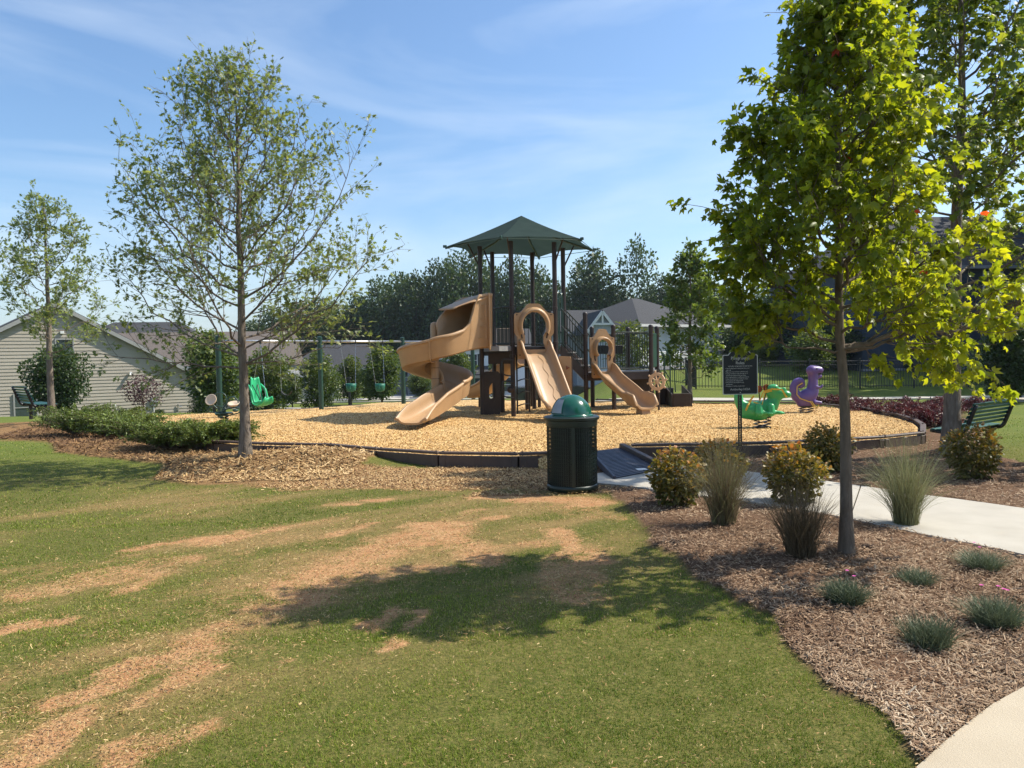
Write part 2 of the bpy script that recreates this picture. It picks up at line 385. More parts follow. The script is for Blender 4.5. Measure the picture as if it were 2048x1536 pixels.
def ground_mat():
    m = bpy.data.materials.new('turf and soil'); m.use_nodes = True; nt = m.node_tree; N = nt.nodes; L = nt.links
    b = N['Principled BSDF']; b.inputs['Roughness'].default_value = .95; b.inputs['Specular IOR Level'].default_value = .1
    tc = N.new('ShaderNodeTexCoord')
    def noise(s, d=4, r=.6):
        n = N.new('ShaderNodeTexNoise'); n.inputs['Scale'].default_value = s; n.inputs['Detail'].default_value = d; n.inputs['Roughness'].default_value = r
        L.new(tc.outputs['Object'], n.inputs['Vector']); return n.outputs['Fac']
    def rngm(v, a, b_, c=0, d=1):
        k = N.new('ShaderNodeMapRange'); k.inputs[1].default_value = a; k.inputs[2].default_value = b_; k.inputs[3].default_value = c; k.inputs[4].default_value = d; L.new(v, k.inputs[0]); return k.outputs[0]
    def mix(f, a, b_):
        k = N.new('ShaderNodeMix'); k.data_type = 'RGBA'
        if isinstance(f, float): k.inputs['Factor'].default_value = f
        else: L.new(f, k.inputs['Factor'])
        for nm, v in (('A', a), ('B', b_)):
            if isinstance(v, tuple): k.inputs[nm].default_value = (*v, 1)
            else: L.new(v, k.inputs[nm])
        return k.outputs['Result']
    def at(n_): a = N.new('ShaderNodeAttribute'); a.attribute_name = n_; return a.outputs['Fac']
    n1 = noise(40, 5); n2 = noise(1.6, 5); n3 = noise(160, 3)
    thatch = mix(rngm(n1, .35, .65), (.062, .08, .015), (.165, .145, .044))
    green = mix(rngm(n2, .3, .7), (.095, .135, .025), (.14, .17, .035))
    lawn = mix(at('far'), thatch, green)
    dry = mix(rngm(n3, .35, .65), (.30, .20, .085), (.17, .125, .048))
    lawn = mix(at('dry'), lawn, dry)
    dirt = mix(rngm(noise(5, 6), .35, .65), (.42, .225, .105), (.36, .155, .065))
    dirt = mix(rngm(n3, .45, .75), dirt, (.52, .39, .22))
    ad_ = N.new('ShaderNodeMath'); ad_.operation = 'MULTIPLY'; L.new(at('dirt'), ad_.inputs[0]); L.new(rngm(noise(38, 7, .75), .36, .64, .25, 1.75), ad_.inputs[1])
    c = mix(rngm(ad_.outputs[0], .22, .72), lawn, dirt)
    mul = mix(rngm(n3, .35, .65), (.085, .047, .028), (.19, .115, .07))
    c = mix(at('mulr'), c, mul)
    mull = mix(rngm(n3, .35, .65), (.14, .08, .04), (.33, .20, .09))
    c = mix(at('mull'), c, mull)
    sp1 = N.new('ShaderNodeMix'); sp1.data_type = 'RGBA'; sp1.blend_type = 'MULTIPLY'; sp1.inputs['Factor'].default_value = 1; L.new(c, sp1.inputs['A'])
    mm = N.new('ShaderNodeMath'); mm.operation = 'MULTIPLY'; L.new(rngm(noise(120, 4, .75), .3, .7, .55, 1.3), mm.inputs[0]); L.new(rngm(noise(14, 5, .7), .3, .7, .8, 1.15), mm.inputs[1])
    cmb = N.new('ShaderNodeCombineColor'); [L.new(mm.outputs[0], cmb.inputs[i]) for i in range(3)]; L.new(cmb.outputs[0], sp1.inputs['B']); c = sp1.outputs['Result']
    L.new(c, b.inputs['Base Color'])
    bu = N.new('ShaderNodeBump'); bu.inputs['Strength'].default_value = .5; bu.inputs['Distance'].default_value = .02
    L.new(noise(70, 6), bu.inputs['Height']); L.new(bu.outputs[0], b.inputs['Normal'])
    return m
link(me, 'ground', ground_mat(), kind='structure', smooth=True)

def gz(x, y):                       # height of the open ground at a point
    return float(terrain(np.array([x]), np.array([y]))[0])

# ---------------------------------------------------------------- playground surface of loose wood chips
def resample(poly, n):
    p = np.vstack([poly, poly[:1]]); d = np.r_[0, np.cumsum(np.hypot(*np.diff(p, axis=0).T))]; t = np.linspace(0, d[-1], n, endpoint=False)
    return np.stack([np.interp(t, d, p[:, 0]), np.interp(t, d, p[:, 1])], -1)
EDGE_S = resample(PLAY, 260)
def surf(x, y):
    x = np.asarray(x, float); y = np.asarray(y, float)
    z = .155 + (fbm(x * .9, y * .9, 70) - .5) * .09 + (fbm(x * 3, y * 3, 74) - .5) * .03
    for cx, cy, r, h in ((-2.2, 16.9, .8, -.07), (1.2, 17.6, .9, -.07), (3.9, 20.6, .8, -.06), (-1.2, 16.6, .7, .07), (.5, 19.2, 1.1, -.04), (-7.2, 22, .7, -.05)):
        z = z + h * np.exp(-((x - cx) ** 2 + (y - cy) ** 2) / r ** 2)
    return z
rings = np.r_[np.linspace(.01, .75, 90), np.linspace(.755, 1.0, 60)]
V = np.vstack([PC + t * .992 * (EDGE_S - PC) for t in rings]); zz = surf(V[:, 0], V[:, 1])
zz[-260:] -= .04
n = 260; ii = np.arange(len(rings) - 1)[:, None] * n; jj = np.arange(n)[None]; kk = (jj + 1) % n
F = np.stack([ii + jj, ii + kk, ii + n + kk, ii + n + jj], -1).reshape(-1, 4)
skirt = np.column_stack([PC + .992 * (EDGE_S - PC), np.full(n, -.3)]); base = len(V); V3 = np.vstack([np.column_stack([V, zz]), skirt])
j = np.arange(n); F = np.vstack([F, np.stack([base - n + j, base - n + (j + 1) % n, base + (j + 1) % n, base + j], -1)])
def chip_mat():
    m = bpy.data.materials.new('wood chips'); m.use_nodes = True; nt = m.node_tree; N = nt.nodes; L = nt.links
    b = N['Principled BSDF']; b.inputs['Roughness'].default_value = .85; b.inputs['Specular IOR Level'].default_value = .2
    tc = N.new('ShaderNodeTexCoord'); vo = N.new('ShaderNodeTexVoronoi'); vo.inputs['Scale'].default_value = 46
    mpn = N.new('ShaderNodeMapping'); mpn.inputs['Scale'].default_value = (1, .6, 1); L.new(tc.outputs['Object'], mpn.inputs[0]); L.new(mpn.outputs[0], vo.inputs['Vector'])
    r = N.new('ShaderNodeValToRGB'); e = r.color_ramp.elements; e[0].color = (.20, .10, .035, 1); e[1].color = (.78, .56, .28, 1)
    for p_, c_ in ((.3, (.42, .25, .10)), (.6, (.62, .41, .18))): k = e.new(p_); k.color = (*c_, 1)
    sp = N.new('ShaderNodeSeparateColor'); L.new(vo.outputs['Color'], sp.inputs[0]); L.new(sp.outputs[0], r.inputs['Fac'])
    n = N.new('ShaderNodeTexNoise'); n.inputs['Scale'].default_value = .6; n.inputs['Detail'].default_value = 5; L.new(tc.outputs['Object'], n.inputs['Vector'])
    mr = N.new('ShaderNodeMapRange'); mr.inputs[1].default_value = .35; mr.inputs[2].default_value = .7; mr.inputs[3].default_value = .82; mr.inputs[4].default_value = 1.12; L.new(n.outputs['Fac'], mr.inputs[0])
    hs = N.new('ShaderNodeHueSaturation'); L.new(mr.outputs[0], hs.inputs['Value']); L.new(r.outputs[0], hs.inputs['Color']); L.new(hs.outputs[0], b.inputs['Base Color'])
    bu = N.new('ShaderNodeBump'); bu.inputs['Strength'].default_value = .8; bu.inputs['Distance'].default_value = .02; L.new(vo.outputs['Distance'], bu.inputs['Height']); L.new(bu.outputs[0], b.inputs['Normal'])
    return m
link(np_mesh('playground_surface', V3, F, 4), 'playground_surface', chip_mat(), kind='structure', smooth=True)

# ---------------------------------------------------------------- chips, mulch shreds and grass blades: nobody could count them
def shreds(name, x, y, z, L_, w_, mat, tilt=.35, rnd=None, h=.35):
    n = len(x); a = rng.uniform(0, 2 * np.pi, n); tl = rng.normal(0, tilt, n)
    d = np.stack([np.cos(a) * np.cos(tl), np.sin(a) * np.cos(tl), np.sin(tl)], -1); s = np.stack([-np.sin(a), np.cos(a), rng.normal(0, .4, n)], -1)
    c = np.stack([x, y, z + np.abs(np.sin(tl)) * L_ * .5 + .003], -1); up = np.array([0, 0, 1.0])
    p = [c - d * L_[:, None] / 2 + s * w_[:, None] / 2 * k for k in (-1, 1)]; q = [c + d * L_[:, None] / 2 + s * w_[:, None] / 2 * k for k in (-1, 1)]
    r0 = c - d * L_[:, None] * .45 + up * (w_ * h)[:, None]; r1 = c + d * L_[:, None] * .45 + up * (w_ * h)[:, None]
    V = np.stack([p[0], p[1], r0, q[0], q[1], r1], 1).reshape(-1, 3); b = np.arange(n)[:, None] * 6
    F = np.stack([b + np.array([0, 3, 5, 2]), b + np.array([2, 5, 4, 1])], 1).reshape(-1, 4)
    rr = rng.random(n) if rnd is None else rnd
    return link(np_mesh(name, V, F, 4, rnd=np.repeat(rr, 2)), name, mat, kind='stuff')
def scatter(n, x0, x1, y0, y1, power=1.6):
    power += 1e-4; u = rng.random(n); a = y0 ** (1 - power); b = y1 ** (1 - power); y = (a + u * (b - a)) ** (1 / (1 - power))
    lo = np.maximum(x0, -y * .84 - .5); hi = np.minimum(x1, y * .95 + .6)
    return lo + rng.random(n) * (hi - lo), y
M_mulch = pbr('mulch shreds', None, attr='rnd', ramp=[(0, (.08, .044, .026)), (.3, (.21, .13, .078)), (.6, (.34, .23, .145)), (.88, (.47, .35, .23)), (1, (.64, .52, .37))], rough=.85, spec=.2)
M_mulchl = pbr('fresh mulch shreds', None, attr='rnd', ramp=[(0, (.10, .055, .03)), (.35, (.26, .15, .07)), (.7, (.44, .29, .13)), (1, (.66, .47, .25))], rough=.85, spec=.2)
M_litter = pbr('straw and chip litter', None, attr='rnd', ramp=[(0, (.10, .05, .02)), (.3, (.26, .15, .06)), (.7, (.38, .25, .105)), (1, (.50, .37, .19))], rough=.85, spec=.15)
M_chip = pbr('pine chips', None, attr='rnd', ramp=[(0, (.22, .10, .035)), (.2, (.46, .27, .10)), (.6, (.64, .42, .17)), (1, (.78, .56, .27))], rough=.8, spec=.2)

x, y = scatter(270000, -1, 11.8, 2.4, 14, 2.1); k = (mulchmask(x, y)[0] > 0) & ~inpoly(x, y, PATH) & ~inpoly(x, y, APRON) & ~inpoly(x, y, PLAY)
x, y = x[k], y[k]; k = rng.random(len(x)) < np.clip(fbm(x * 2, y * 2, 80) * 2 - .1, .25, 1); x, y = x[k], y[k]; n = len(x)
zg = terrain(x, y) + fbm(x * 3.5, y * 3.5, 50) * .05 - .005
shreds('mulch_shreds', x, y, zg + rng.random(n) * .012, rng.gamma(1.8, .0095, n) + .007 + y * .0012, rng.uniform(.002, .006, n) + y * .0003, M_mulch, .3, np.clip(rng.random(n) * .75 + (fbm(x * 1.5, y * 1.5, 81) - .35) * .6, 0, 1))
x, y = scatter(60000, -12, 0, 10.5, 21, 1.2); k = (mulchmask(x, y)[1] > 0) & ~inpoly(x, y, PLAY); x, y = x[k], y[k]; n = len(x)
shreds('mulch_shreds', x, y, terrain(x, y) + fbm(x * 3.5, y * 3.5, 50) * .05, rng.gamma(3, .018, n) + .02, rng.uniform(.007, .018, n), M_mulchl, .3, np.clip(rng.random(n) * .8 + (x + 5.5) * .1, 0, 1))
x, y = scatter(190000, -10, 11, 11, 24, 2.2); k = inpoly(x, y, PC + (PLAY - PC) * .985); x, y = x[k], y[k]; n = len(x)
shreds('wood_chips', x, y, surf(x, y), rng.uniform(.015, .042, n), rng.uniform(.008, .016, n), M_chip, .35)
x, y = scatter(42000, -3.5, 1.5, 9.2, 12.5, 1); k = (rng.random(len(x)) < dirtmask(x, y) ** 1.5) & ~inpoly(x, y, PLAY); x, y = x[k], y[k]; n = len(x)
shreds('wood_chips', x, y, terrain(x, y) + .004, rng.uniform(.015, .05, n), rng.uniform(.006, .014, n), M_mulchl, .25)
x, y = scatter(90000, -9, 3, 2.6, 12, 1.7); dd = dirtmask(x, y); k = (mulchmask(x, y)[0] < .5) & (rng.random(len(x)) < (.05 + .55 * drymask(x, y) + 1.1 * dd) * (.3 + 1.2 * fbm(x * 6, y * 6, 99))); x, y = x[k], y[k]; n = len(x)
shreds('straw_litter', x, y, terrain(x, y) + .022, rng.gamma(2.0, .0035, n) + .006 + y * .0012, rng.uniform(.0015, .004, n) + y * .0003, M_litter, .3, rng.uniform(0, 1, n))

M_grass = pbr('grass blades', None, attr='rnd', ramp=[(0, (.065, .115, .010)), (.4, (.17, .24, .021)), (.68, (.29, .33, .046)), (.82, (.38, .32, .11)), (1, (.54, .42, .20))], rough=.55, spec=.25, trans=.3)
def blades(n, y0, y1, L0, w0, power):
    x, y = scatter(n, -14, 12, y0, y1, power)
    a, b = mulchmask(x, y); d = dirtmask(x, y); dry = drymask(x, y)
    tuft = fbm(x * 9, y * 9, 90, 3)
    k = (a + b < .5) & ~inpoly(x, y, PATH) & ~inpoly(x, y, APRON) & ~inpoly(x, y, PLAY) & (rng.random(n) < (1 - d * 1.0) * (.15 + 1.6 * tuft) * (1 - .40 * dry))
    x, y, d, dry, tuft = x[k], y[k], d[k], dry[k], tuft[k]; n = len(x)
    Ln = L0 * .68 * rng.uniform(.5, 1.25, n) * (.55 + .9 * tuft) * (1 - .35 * np.maximum(d, dry)); az = rng.uniform(0, 2 * np.pi, n); lean = np.abs(rng.normal(.7, .45, n))
    z = terrain(x, y) + (fbm(x * 1.2, y * 1.2, 60) - .5) * .03
    base = np.stack([x, y, z - .003], -1); tip = base + np.stack([np.cos(az) * np.sin(lean), np.sin(az) * np.sin(lean), np.cos(lean)], -1) * Ln[:, None]
    fa = rng.uniform(0, np.pi, n); s = np.stack([np.cos(fa), np.sin(fa), 0 * fa], -1) * (w0 * rng.uniform(.6, 1.2, n))[:, None] / 2
    V = np.stack([base - s, base + s, tip], 1).reshape(-1, 3)
    g = fbm(x * .9, y * .9, 95)
    green = np.where(rng.random(n) < .5 * dry + .45 * d + .15, rng.uniform(.7, 1, n), rng.random(n) * .5 + (g - .4) * .8 + .26 * dry + .05)
    return V, np.clip(green, 0, 1)
VV, RR = [], []
for args in ((320000, 2.6, 4.6, .030, .0040, 1.8), (240000, 4.5, 8, .034, .0062, 1.6), (150000, 7.8, 14.5, .038, .0100, 1.4), (50000, 14, 26, .045, .02, 1.2)):
    v, r = blades(*args); VV.append(v); RR.append(r)
V = np.vstack(VV); link(np_mesh('lawn_grass', V, np.arange(len(V)).reshape(-1, 3), 3, rnd=np.concatenate(RR)), 'lawn_grass', M_grass, kind='stuff')

# ---------------------------------------------------------------- concrete path, apron, ramp, border
M_conc = pbr('brushed concrete', (.45, .42, .365), (.38, .35, .30), scale=2.2, rough=.85, bump=.25, bscale=160, spec=.2, wear=(.42, .37, .30))
M_conc2 = pbr('warm concrete', (.44, .375, .28), (.38, .32, .235), scale=2.0, rough=.85, bump=.3, bscale=180, spec=.2)
def slab(name, poly, z1, mat, z0=-.15):
    b = B(); b.prism([tuple(p) for p in poly], z0, z1); return b.obj(name, mat, kind='structure')
# the path is poured in bays with tooled joints between them
def arc(p, n):
    p = np.asarray(p); d = np.r_[0, np.cumsum(np.hypot(*np.diff(p, axis=0).T))]; t = np.linspace(0, d[-1], n); return np.stack([np.interp(t, d, p[:, 0]), np.interp(t, d, p[:, 1])], -1)
sn, sf = arc(smooth_line(PATH_N), 61), arc(smooth_line(PATH_F), 61)
pth = bpy.data.objects.new('path', None); C.objects.link(pth); pth['kind'] = 'structure'
for a, c in ((0, 15), (15, 30), (30, 45), (45, 60)):
    nn = sn[a:c + 1].copy(); ff = sf[a:c + 1].copy()
    for e, q in ((0, 1), (-1, -2)):
        for w in (nn, ff):
            d = w[q] - w[e]; w[e] = w[e] + d / np.linalg.norm(d) * .009
    B().prism([tuple(p) for p in np.vstack([nn, ff[::-1]])], -.15, .035 , ).obj('concrete_slab', M_conc, pth)
slab('concrete_apron', APRON, .03, M_conc2)

M_timber = pbr('recycled plastic timber', (.10, .066, .050), (.072, .048, .038), scale=5, rough=.55, bump=.15, bscale=60, spec=.4, wear=(.12, .09, .07))
bd = thing('playground_border', 'low dark brown segmented plastic timber border edging the wood chip playground', 'border', (PLAY[7][0], PLAY[7][1], 0))
def seg(p0, p1, top=.235, inset=True):
    d = np.array([p1[0] - p0[0], p1[1] - p0[1]]); Ln = np.linalg.norm(d); a = math.atan2(d[1], d[0]); m = (np.array(p0) + np.array(p1)) / 2
    r = rotm(0, 0, a); b = B(); h = .30; lz = top - h / 2; T = lambda x, y, z: np.array([m[0], m[1], lz]) + r @ np.array([x, y, z])
    b.box(T(0, 0, h / 2 - .02), (Ln - .012, .10, .04), r, .008)
    b.box(T(0, .0, -.03), (Ln - .012, .082, h - .07), r)
    for k in (-1, 0, 1):
        b.box(T(k * (Ln / 2 - .06), -.0, -.03), (.10, .098, h - .065), r, .006)
    b.box(T(0, 0, -h / 2 + .03), (Ln - .012, .098, .05), r, .006)
    for k in (-1, 1):
        c = T(k * (Ln / 2 - .06), 0, h / 2); b.cyl(c, c + np.array([0, 0, .012]), .018, 8)
    return b.obj('border_timber', M_timber, bd)
def seglist(poly, closed=False):
    p = np.asarray(poly); d = np.r_[0, np.cumsum(np.hypot(*np.diff(p, axis=0).T))]; n = max(1, round(d[-1] / 1.22)); t = np.linspace(0, d[-1], n + 1)
    return np.stack([np.interp(t, d, p[:, 0]), np.interp(t, d, p[:, 1])], -1)
q = PLAY
for part in (q[0:9], q[9:15], q[15:32]):
    s = seglist(part)
    for i in range(len(s) - 1): seg(s[i], s[i + 1], .235 if s[i][1] < 17.5 or s[i][0] > 3 else .15)
seg(q[14], q[15])

# rubber access ramp down from the chips to the path
rp = thing('access_ramp', 'dark blue grey ribbed rubber ramp leading from the concrete path up to the chips', 'ramp', (*G(1255, 935)[:2], 0))
tl, tr_ = np.array([*G(1180, 905, .2)[:2], .215]), np.array([*G(1243, 897, .2)[:2], .215])
bl, br = np.array([*G(1229, 957, .04)[:2], .045]), np.array([*G(1326, 938, .04)[:2], .045])
M_ramp = pbr('blue grey rubber', (.050, .053, .078), (.035, .038, .055), scale=6, rough=.45, bump=.1, bscale=80, wear=(.10, .10, .12))
b = B(); dn = np.array([0, 0, -.03]); n = 22
for i in range(n):                                        # raised ribs
    t = (i + .5) / n; a = tl + (bl - tl) * t; c = tr_ + (br - tr_) * t; t2 = t + .55 / n; a2 = tl + (bl - tl) * t2; c2 = tr_ + (br - tr_) * t2
    u = np.array([0, 0, .008]); V = np.array([a, c, c2, a2, a + u, c + u, c2 + u, a2 + u]); b.add(V, [(4, 7, 6, 5), (0, 1, 5, 4), (2, 3, 7, 6), (1, 2, 6, 5), (0, 4, 7, 3)])
b.obj('tread_rib', M_ramp, rp, kind='stuff')
V = np.array([tl, tr_, br, bl, tl + dn, tr_ + dn, br + dn, bl + dn]); B().add(V, [(0, 3, 2, 1), (4, 5, 6, 7), (0, 1, 5, 4), (1, 2, 6, 5), (2, 3, 7, 6), (3, 0, 4, 7)]).obj('ramp_deck', M_ramp, rp)
for a, c, w in ((tr_, br, .09), (tl, bl, .04)):
    d = c - a; Ln = np.linalg.norm(d); yaw = math.atan2(d[1], d[0]); pt = -math.asin(d[2] / Ln); r = rotm(0, pt, yaw)
    B().box((a + c) / 2 + np.array([0, 0, -.02 if w < .05 else .01]), (Ln, w, .12 if w > .05 else .10), r, .008).obj('side_curb', M_timber if w > .05 else M_ramp, rp)
c = G(1283, 940, .09)
B().box(c + np.array([0, 0, .012]), (.14, .10, .004), rotm(.06, 0, .2)).obj('sticker', pbr('white label', (.7, .7, .68), rough=.5), rp)
# ================================================================== TREES AND PLANTS
LEAF_MAPLE = (np.array([(0, 0, 0), (.34, .12, -.16), (.24, .30, -.04), (.46, .60, -.30), (.22, .60, -.06), (0, .98, -.34), (-.22, .60, -.06), (-.46, .60, -.30), (-.24, .30, -.04), (-.34, .12, -.16), (0, .35, .06)]),
              np.array([(10, i, (i + 1) % 10) for i in range(10)]))
LEAF_OAK = (np.array([(0, 0, 0), (.10, .28, 0), (.34, .42, -.04), (.12, .52, 0), (.28, .78, -.06), (.08, .76, 0), (0, 1.05, -.1), (-.08, .76, 0), (-.28, .78, -.06), (-.12, .52, 0), (-.34, .42, -.04), (-.10, .28, 0)]),
            np.array([(0, 1, 11), (1, 3, 9), (1, 9, 11), (1, 2, 3), (9, 10, 11), (3, 5, 7), (3, 7, 9), (3, 4, 5), (7, 8, 9), (5, 6, 7)]))
LEAF_OVAL = (np.array([(0, 0, 0), (.30, .35, .05), (.22, .75, .02), (0, 1, -.08), (-.22, .75, .02), (-.30, .35, .05)]), np.array([(0, 1, 5), (1, 2, 4), (1, 4, 5), (2, 3, 4)]))
LEAF_RHOMB = (np.array([(0, 0, 0), (.34, .5, .08), (0, 1, 0), (-.34, .5, .08)]), np.array([(0, 1, 2), (0, 2, 3)]))

def frames(axis_, r, droop=0.0, jit=.6, up=.8):
    """random leaf frames: columns (width, length, normal)"""
    n = len(axis_); a = axis_ + r.normal(0, jit, (n, 3)); a[:, 2] -= droop; a /= np.linalg.norm(a, axis=1)[:, None] + 1e-9
    nn = r.normal(0, 1, (n, 3)); nn[:, 2] += up * 2
    nn -= a * (nn * a).sum(1)[:, None]; nn /= np.linalg.norm(nn, axis=1)[:, None] + 1e-9
    w = np.cross(a, nn); return np.stack([w, a, nn], 1)            # rows
def leaf_mesh(name, pos, fr, size, tpl, rnd):
    tv, tf = tpl; n = len(pos)
    V = pos[:, None, :] + size[:, None, None] * np.einsum('kj,njc->nkc', tv, fr)
    F = tf[None] + (np.arange(n) * len(tv))[:, None, None]
    return np_mesh(name, V.reshape(-1, 3), F.reshape(-1, 3), 3, rnd=np.repeat(rnd, len(tf)))

M_bark = pbr('grey bark', (.23, .19, .155), (.11, .09, .07), scale=9, rough=.9, bump=.9, bscale=26, spec=.15, stretch=(3, 3, .6), wear=(.36, .33, .29))
M_bark2 = pbr('maple bark', (.17, .135, .105), (.10, .08, .06), scale=8, rough=.85, bump=.5, bscale=30, spec=.15, stretch=(2.5, 2.5, .7), wear=(.25, .21, .17))
ML_oak = leafmat('willow oak leaf', [(0, (.10, .15, .065)), (.6, (.18, .235, .10)), (1, (.27, .31, .135))], trans=.42, tboost=1.7)
ML_maple = leafmat('maple leaf', [(0, (.055, .095, .018)), (.5, (.15, .20, .022)), (.95, (.29, .31, .028)), (.965, (.45, .06, .02)), (1, (.40, .05, .03))], trans=.52, tboost=2.3, warm=(1.12, 1.0, .25))
ML_maple2 = leafmat('tulip leaf', [(0, (.07, .12, .025)), (.6, (.15, .21, .035)), (1, (.25, .29, .05))], trans=.48, tboost=2.0, warm=(1.15, 1.0, .35))
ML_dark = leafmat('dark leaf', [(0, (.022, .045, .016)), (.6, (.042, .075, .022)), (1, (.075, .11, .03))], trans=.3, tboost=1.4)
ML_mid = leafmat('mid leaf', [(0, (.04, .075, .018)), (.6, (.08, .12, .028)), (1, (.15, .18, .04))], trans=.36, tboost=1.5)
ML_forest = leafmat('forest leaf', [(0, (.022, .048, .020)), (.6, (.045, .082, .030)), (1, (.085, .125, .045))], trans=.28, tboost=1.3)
ML_light = leafmat('light leaf', [(0, (.07, .12, .035)), (.6, (.12, .18, .05)), (1, (.19, .24, .07))], trans=.42, tboost=1.7)
ML_purple = leafmat('purple leaf', [(0, (.05, .02, .03)), (1, (.14, .07, .08))], trans=.3, tboost=1.2, warm=(1, .7, .6))

def bez(a, c, b, n):
    t = np.linspace(0, 1, n)[:, None]; return (1 - t) ** 2 * a + 2 * t * (1 - t) * c + t * t * b

def grow(base, H, r0, env, n_limb, seed, zf=.25, top=.97, lean=(0, 0), sub=7, elev=(25, 62), leafmin=.35, subl=.36, wob=.05, extra=(), forks=None, azr=(0, 360), k_sub=1.0, lt=1.0, s0=.22):
    """returns trunk polyline+radii, list of limb branch sets [(pts, radii)], and leaf anchor points + directions"""
    r = np.random.default_rng(seed); base = np.asarray(base, float)
    nt = 14; t = np.linspace(0, 1, nt); tz = t * H * top
    wx = np.cumsum(r.normal(0, wob, nt)) * .5; wy = np.cumsum(r.normal(0, wob, nt)) * .5
    tr = base + np.stack([lean[0] * t * H + (wx - wx[0]) * t, lean[1] * t * H + (wy - wy[0]) * t, tz], -1)
    rad = r0 * (1 - t) ** .85 * (1 + .35 * np.exp(-t * 22)) + .006
    rad[1:] *= .92
    limbs = []; A = []; D = []
    def at(tt): return np.array([np.interp(tt, t, tr[:, k]) for k in range(3)])
    specs = []
    for i in range(n_limb):
        f = (i + .5) / n_limb; tt = zf + (top - .04 - zf) * f ** .9
        specs.append((tt, r.uniform(-20, 20) + azr[0] + (i * 137.5) % (azr[1] - azr[0]), None, None))
    specs += list(extra)
    for tt, az, L_, el in specs:
        p0 = at(tt); f = (tt - zf) / (1 - zf); azr_ = R(az)
        e = R(el if el is not None else np.interp(f, [0, 1], elev) + r.uniform(-8, 8))
        Ln = L_
        if Ln is None:
            Ln = .3
            while Ln < H:
                rel = (tt * H * top + Ln * math.sin(e)) / H
                if rel > 1 or Ln * math.cos(e) > env(rel, az): break
                Ln += .05
            Ln *= r.uniform(.82, 1.12)
        dh = np.array([math.cos(azr_), math.sin(azr_), 0]); end = p0 + dh * Ln * math.cos(e) + np.array([0, 0, Ln * math.sin(e)])
        ctl = p0 + dh * Ln * .55 * math.cos(e * .6) + np.array([0, 0, Ln * .5 * math.sin(e * .55)]) + r.normal(0, .04, 3) * Ln
        pts = bez(p0, ctl, end, 9); pts[1:-1] += r.normal(0, .018 * Ln ** .5, (7, 3))
        rl = min(np.interp(tt, t, rad) * .5, (.0075 * Ln + .005) * lt); rr = rl * (1 - np.linspace(0, 1, 9)) ** .8 + .003
        br = [(pts, rr, 6)]
        ns = int(sub * (Ln / 1.5) ** .7 * k_sub) + 2
        for j in range(ns):
            s = r.uniform(s0, .98) if j else 1.0; k = s * 8; i0 = min(int(k), 7); q = pts[i0] + (pts[i0 + 1] - pts[i0]) * (k - i0)
            T = pts[i0 + 1] - pts[i0]; T /= np.linalg.norm(T); v = r.normal(0, 1, 3); v -= T * v.dot(T); v /= np.linalg.norm(v)
            v[2] += .25; d = T * .75 + v * .75; d /= np.linalg.norm(d)
            l2 = (subl * Ln * (1.15 - .8 * s) + .16) * r.uniform(.6, 1.25)
            e2 = q + d * l2; c2 = q + d * l2 * .5 + r.normal(0, .05, 3) * l2 + np.array([0, 0, -.03 * l2]); sp = bez(q, c2, e2 + np.array([0, 0, .12 * l2]), 5)
            br.append((sp, np.linspace(max(.004, rr[i0] * .45), .0022, 5), 4))
            for m_ in range(int(3 + l2 * 7)):
                s2 = r.uniform(.25, 1.0) if m_ else 1; kk = s2 * 4; i2 = min(int(kk), 3); w = sp[i2] + (sp[i2 + 1] - sp[i2]) * (kk - i2)
                v = r.normal(0, 1, 3); d3 = (sp[i2 + 1] - sp[i2]) / (np.linalg.norm(sp[i2 + 1] - sp[i2]) + 1e-9) * .8 + v * .55; d3 /= np.linalg.norm(d3)
                l3 = r.uniform(.08, .28); e3 = w + d3 * l3; br.append((np.array([w, e3]), np.array([.0028, .0015]), 3))
                nl = 6
                u = r.uniform(.15, 1.05, nl)[:, None]; A.append(w + d3 * l3 * u); D.append(np.repeat(d3[None], nl, 0))
        limbs.append(br)
    return (tr, rad), limbs, np.vstack(A), np.vstack(D)

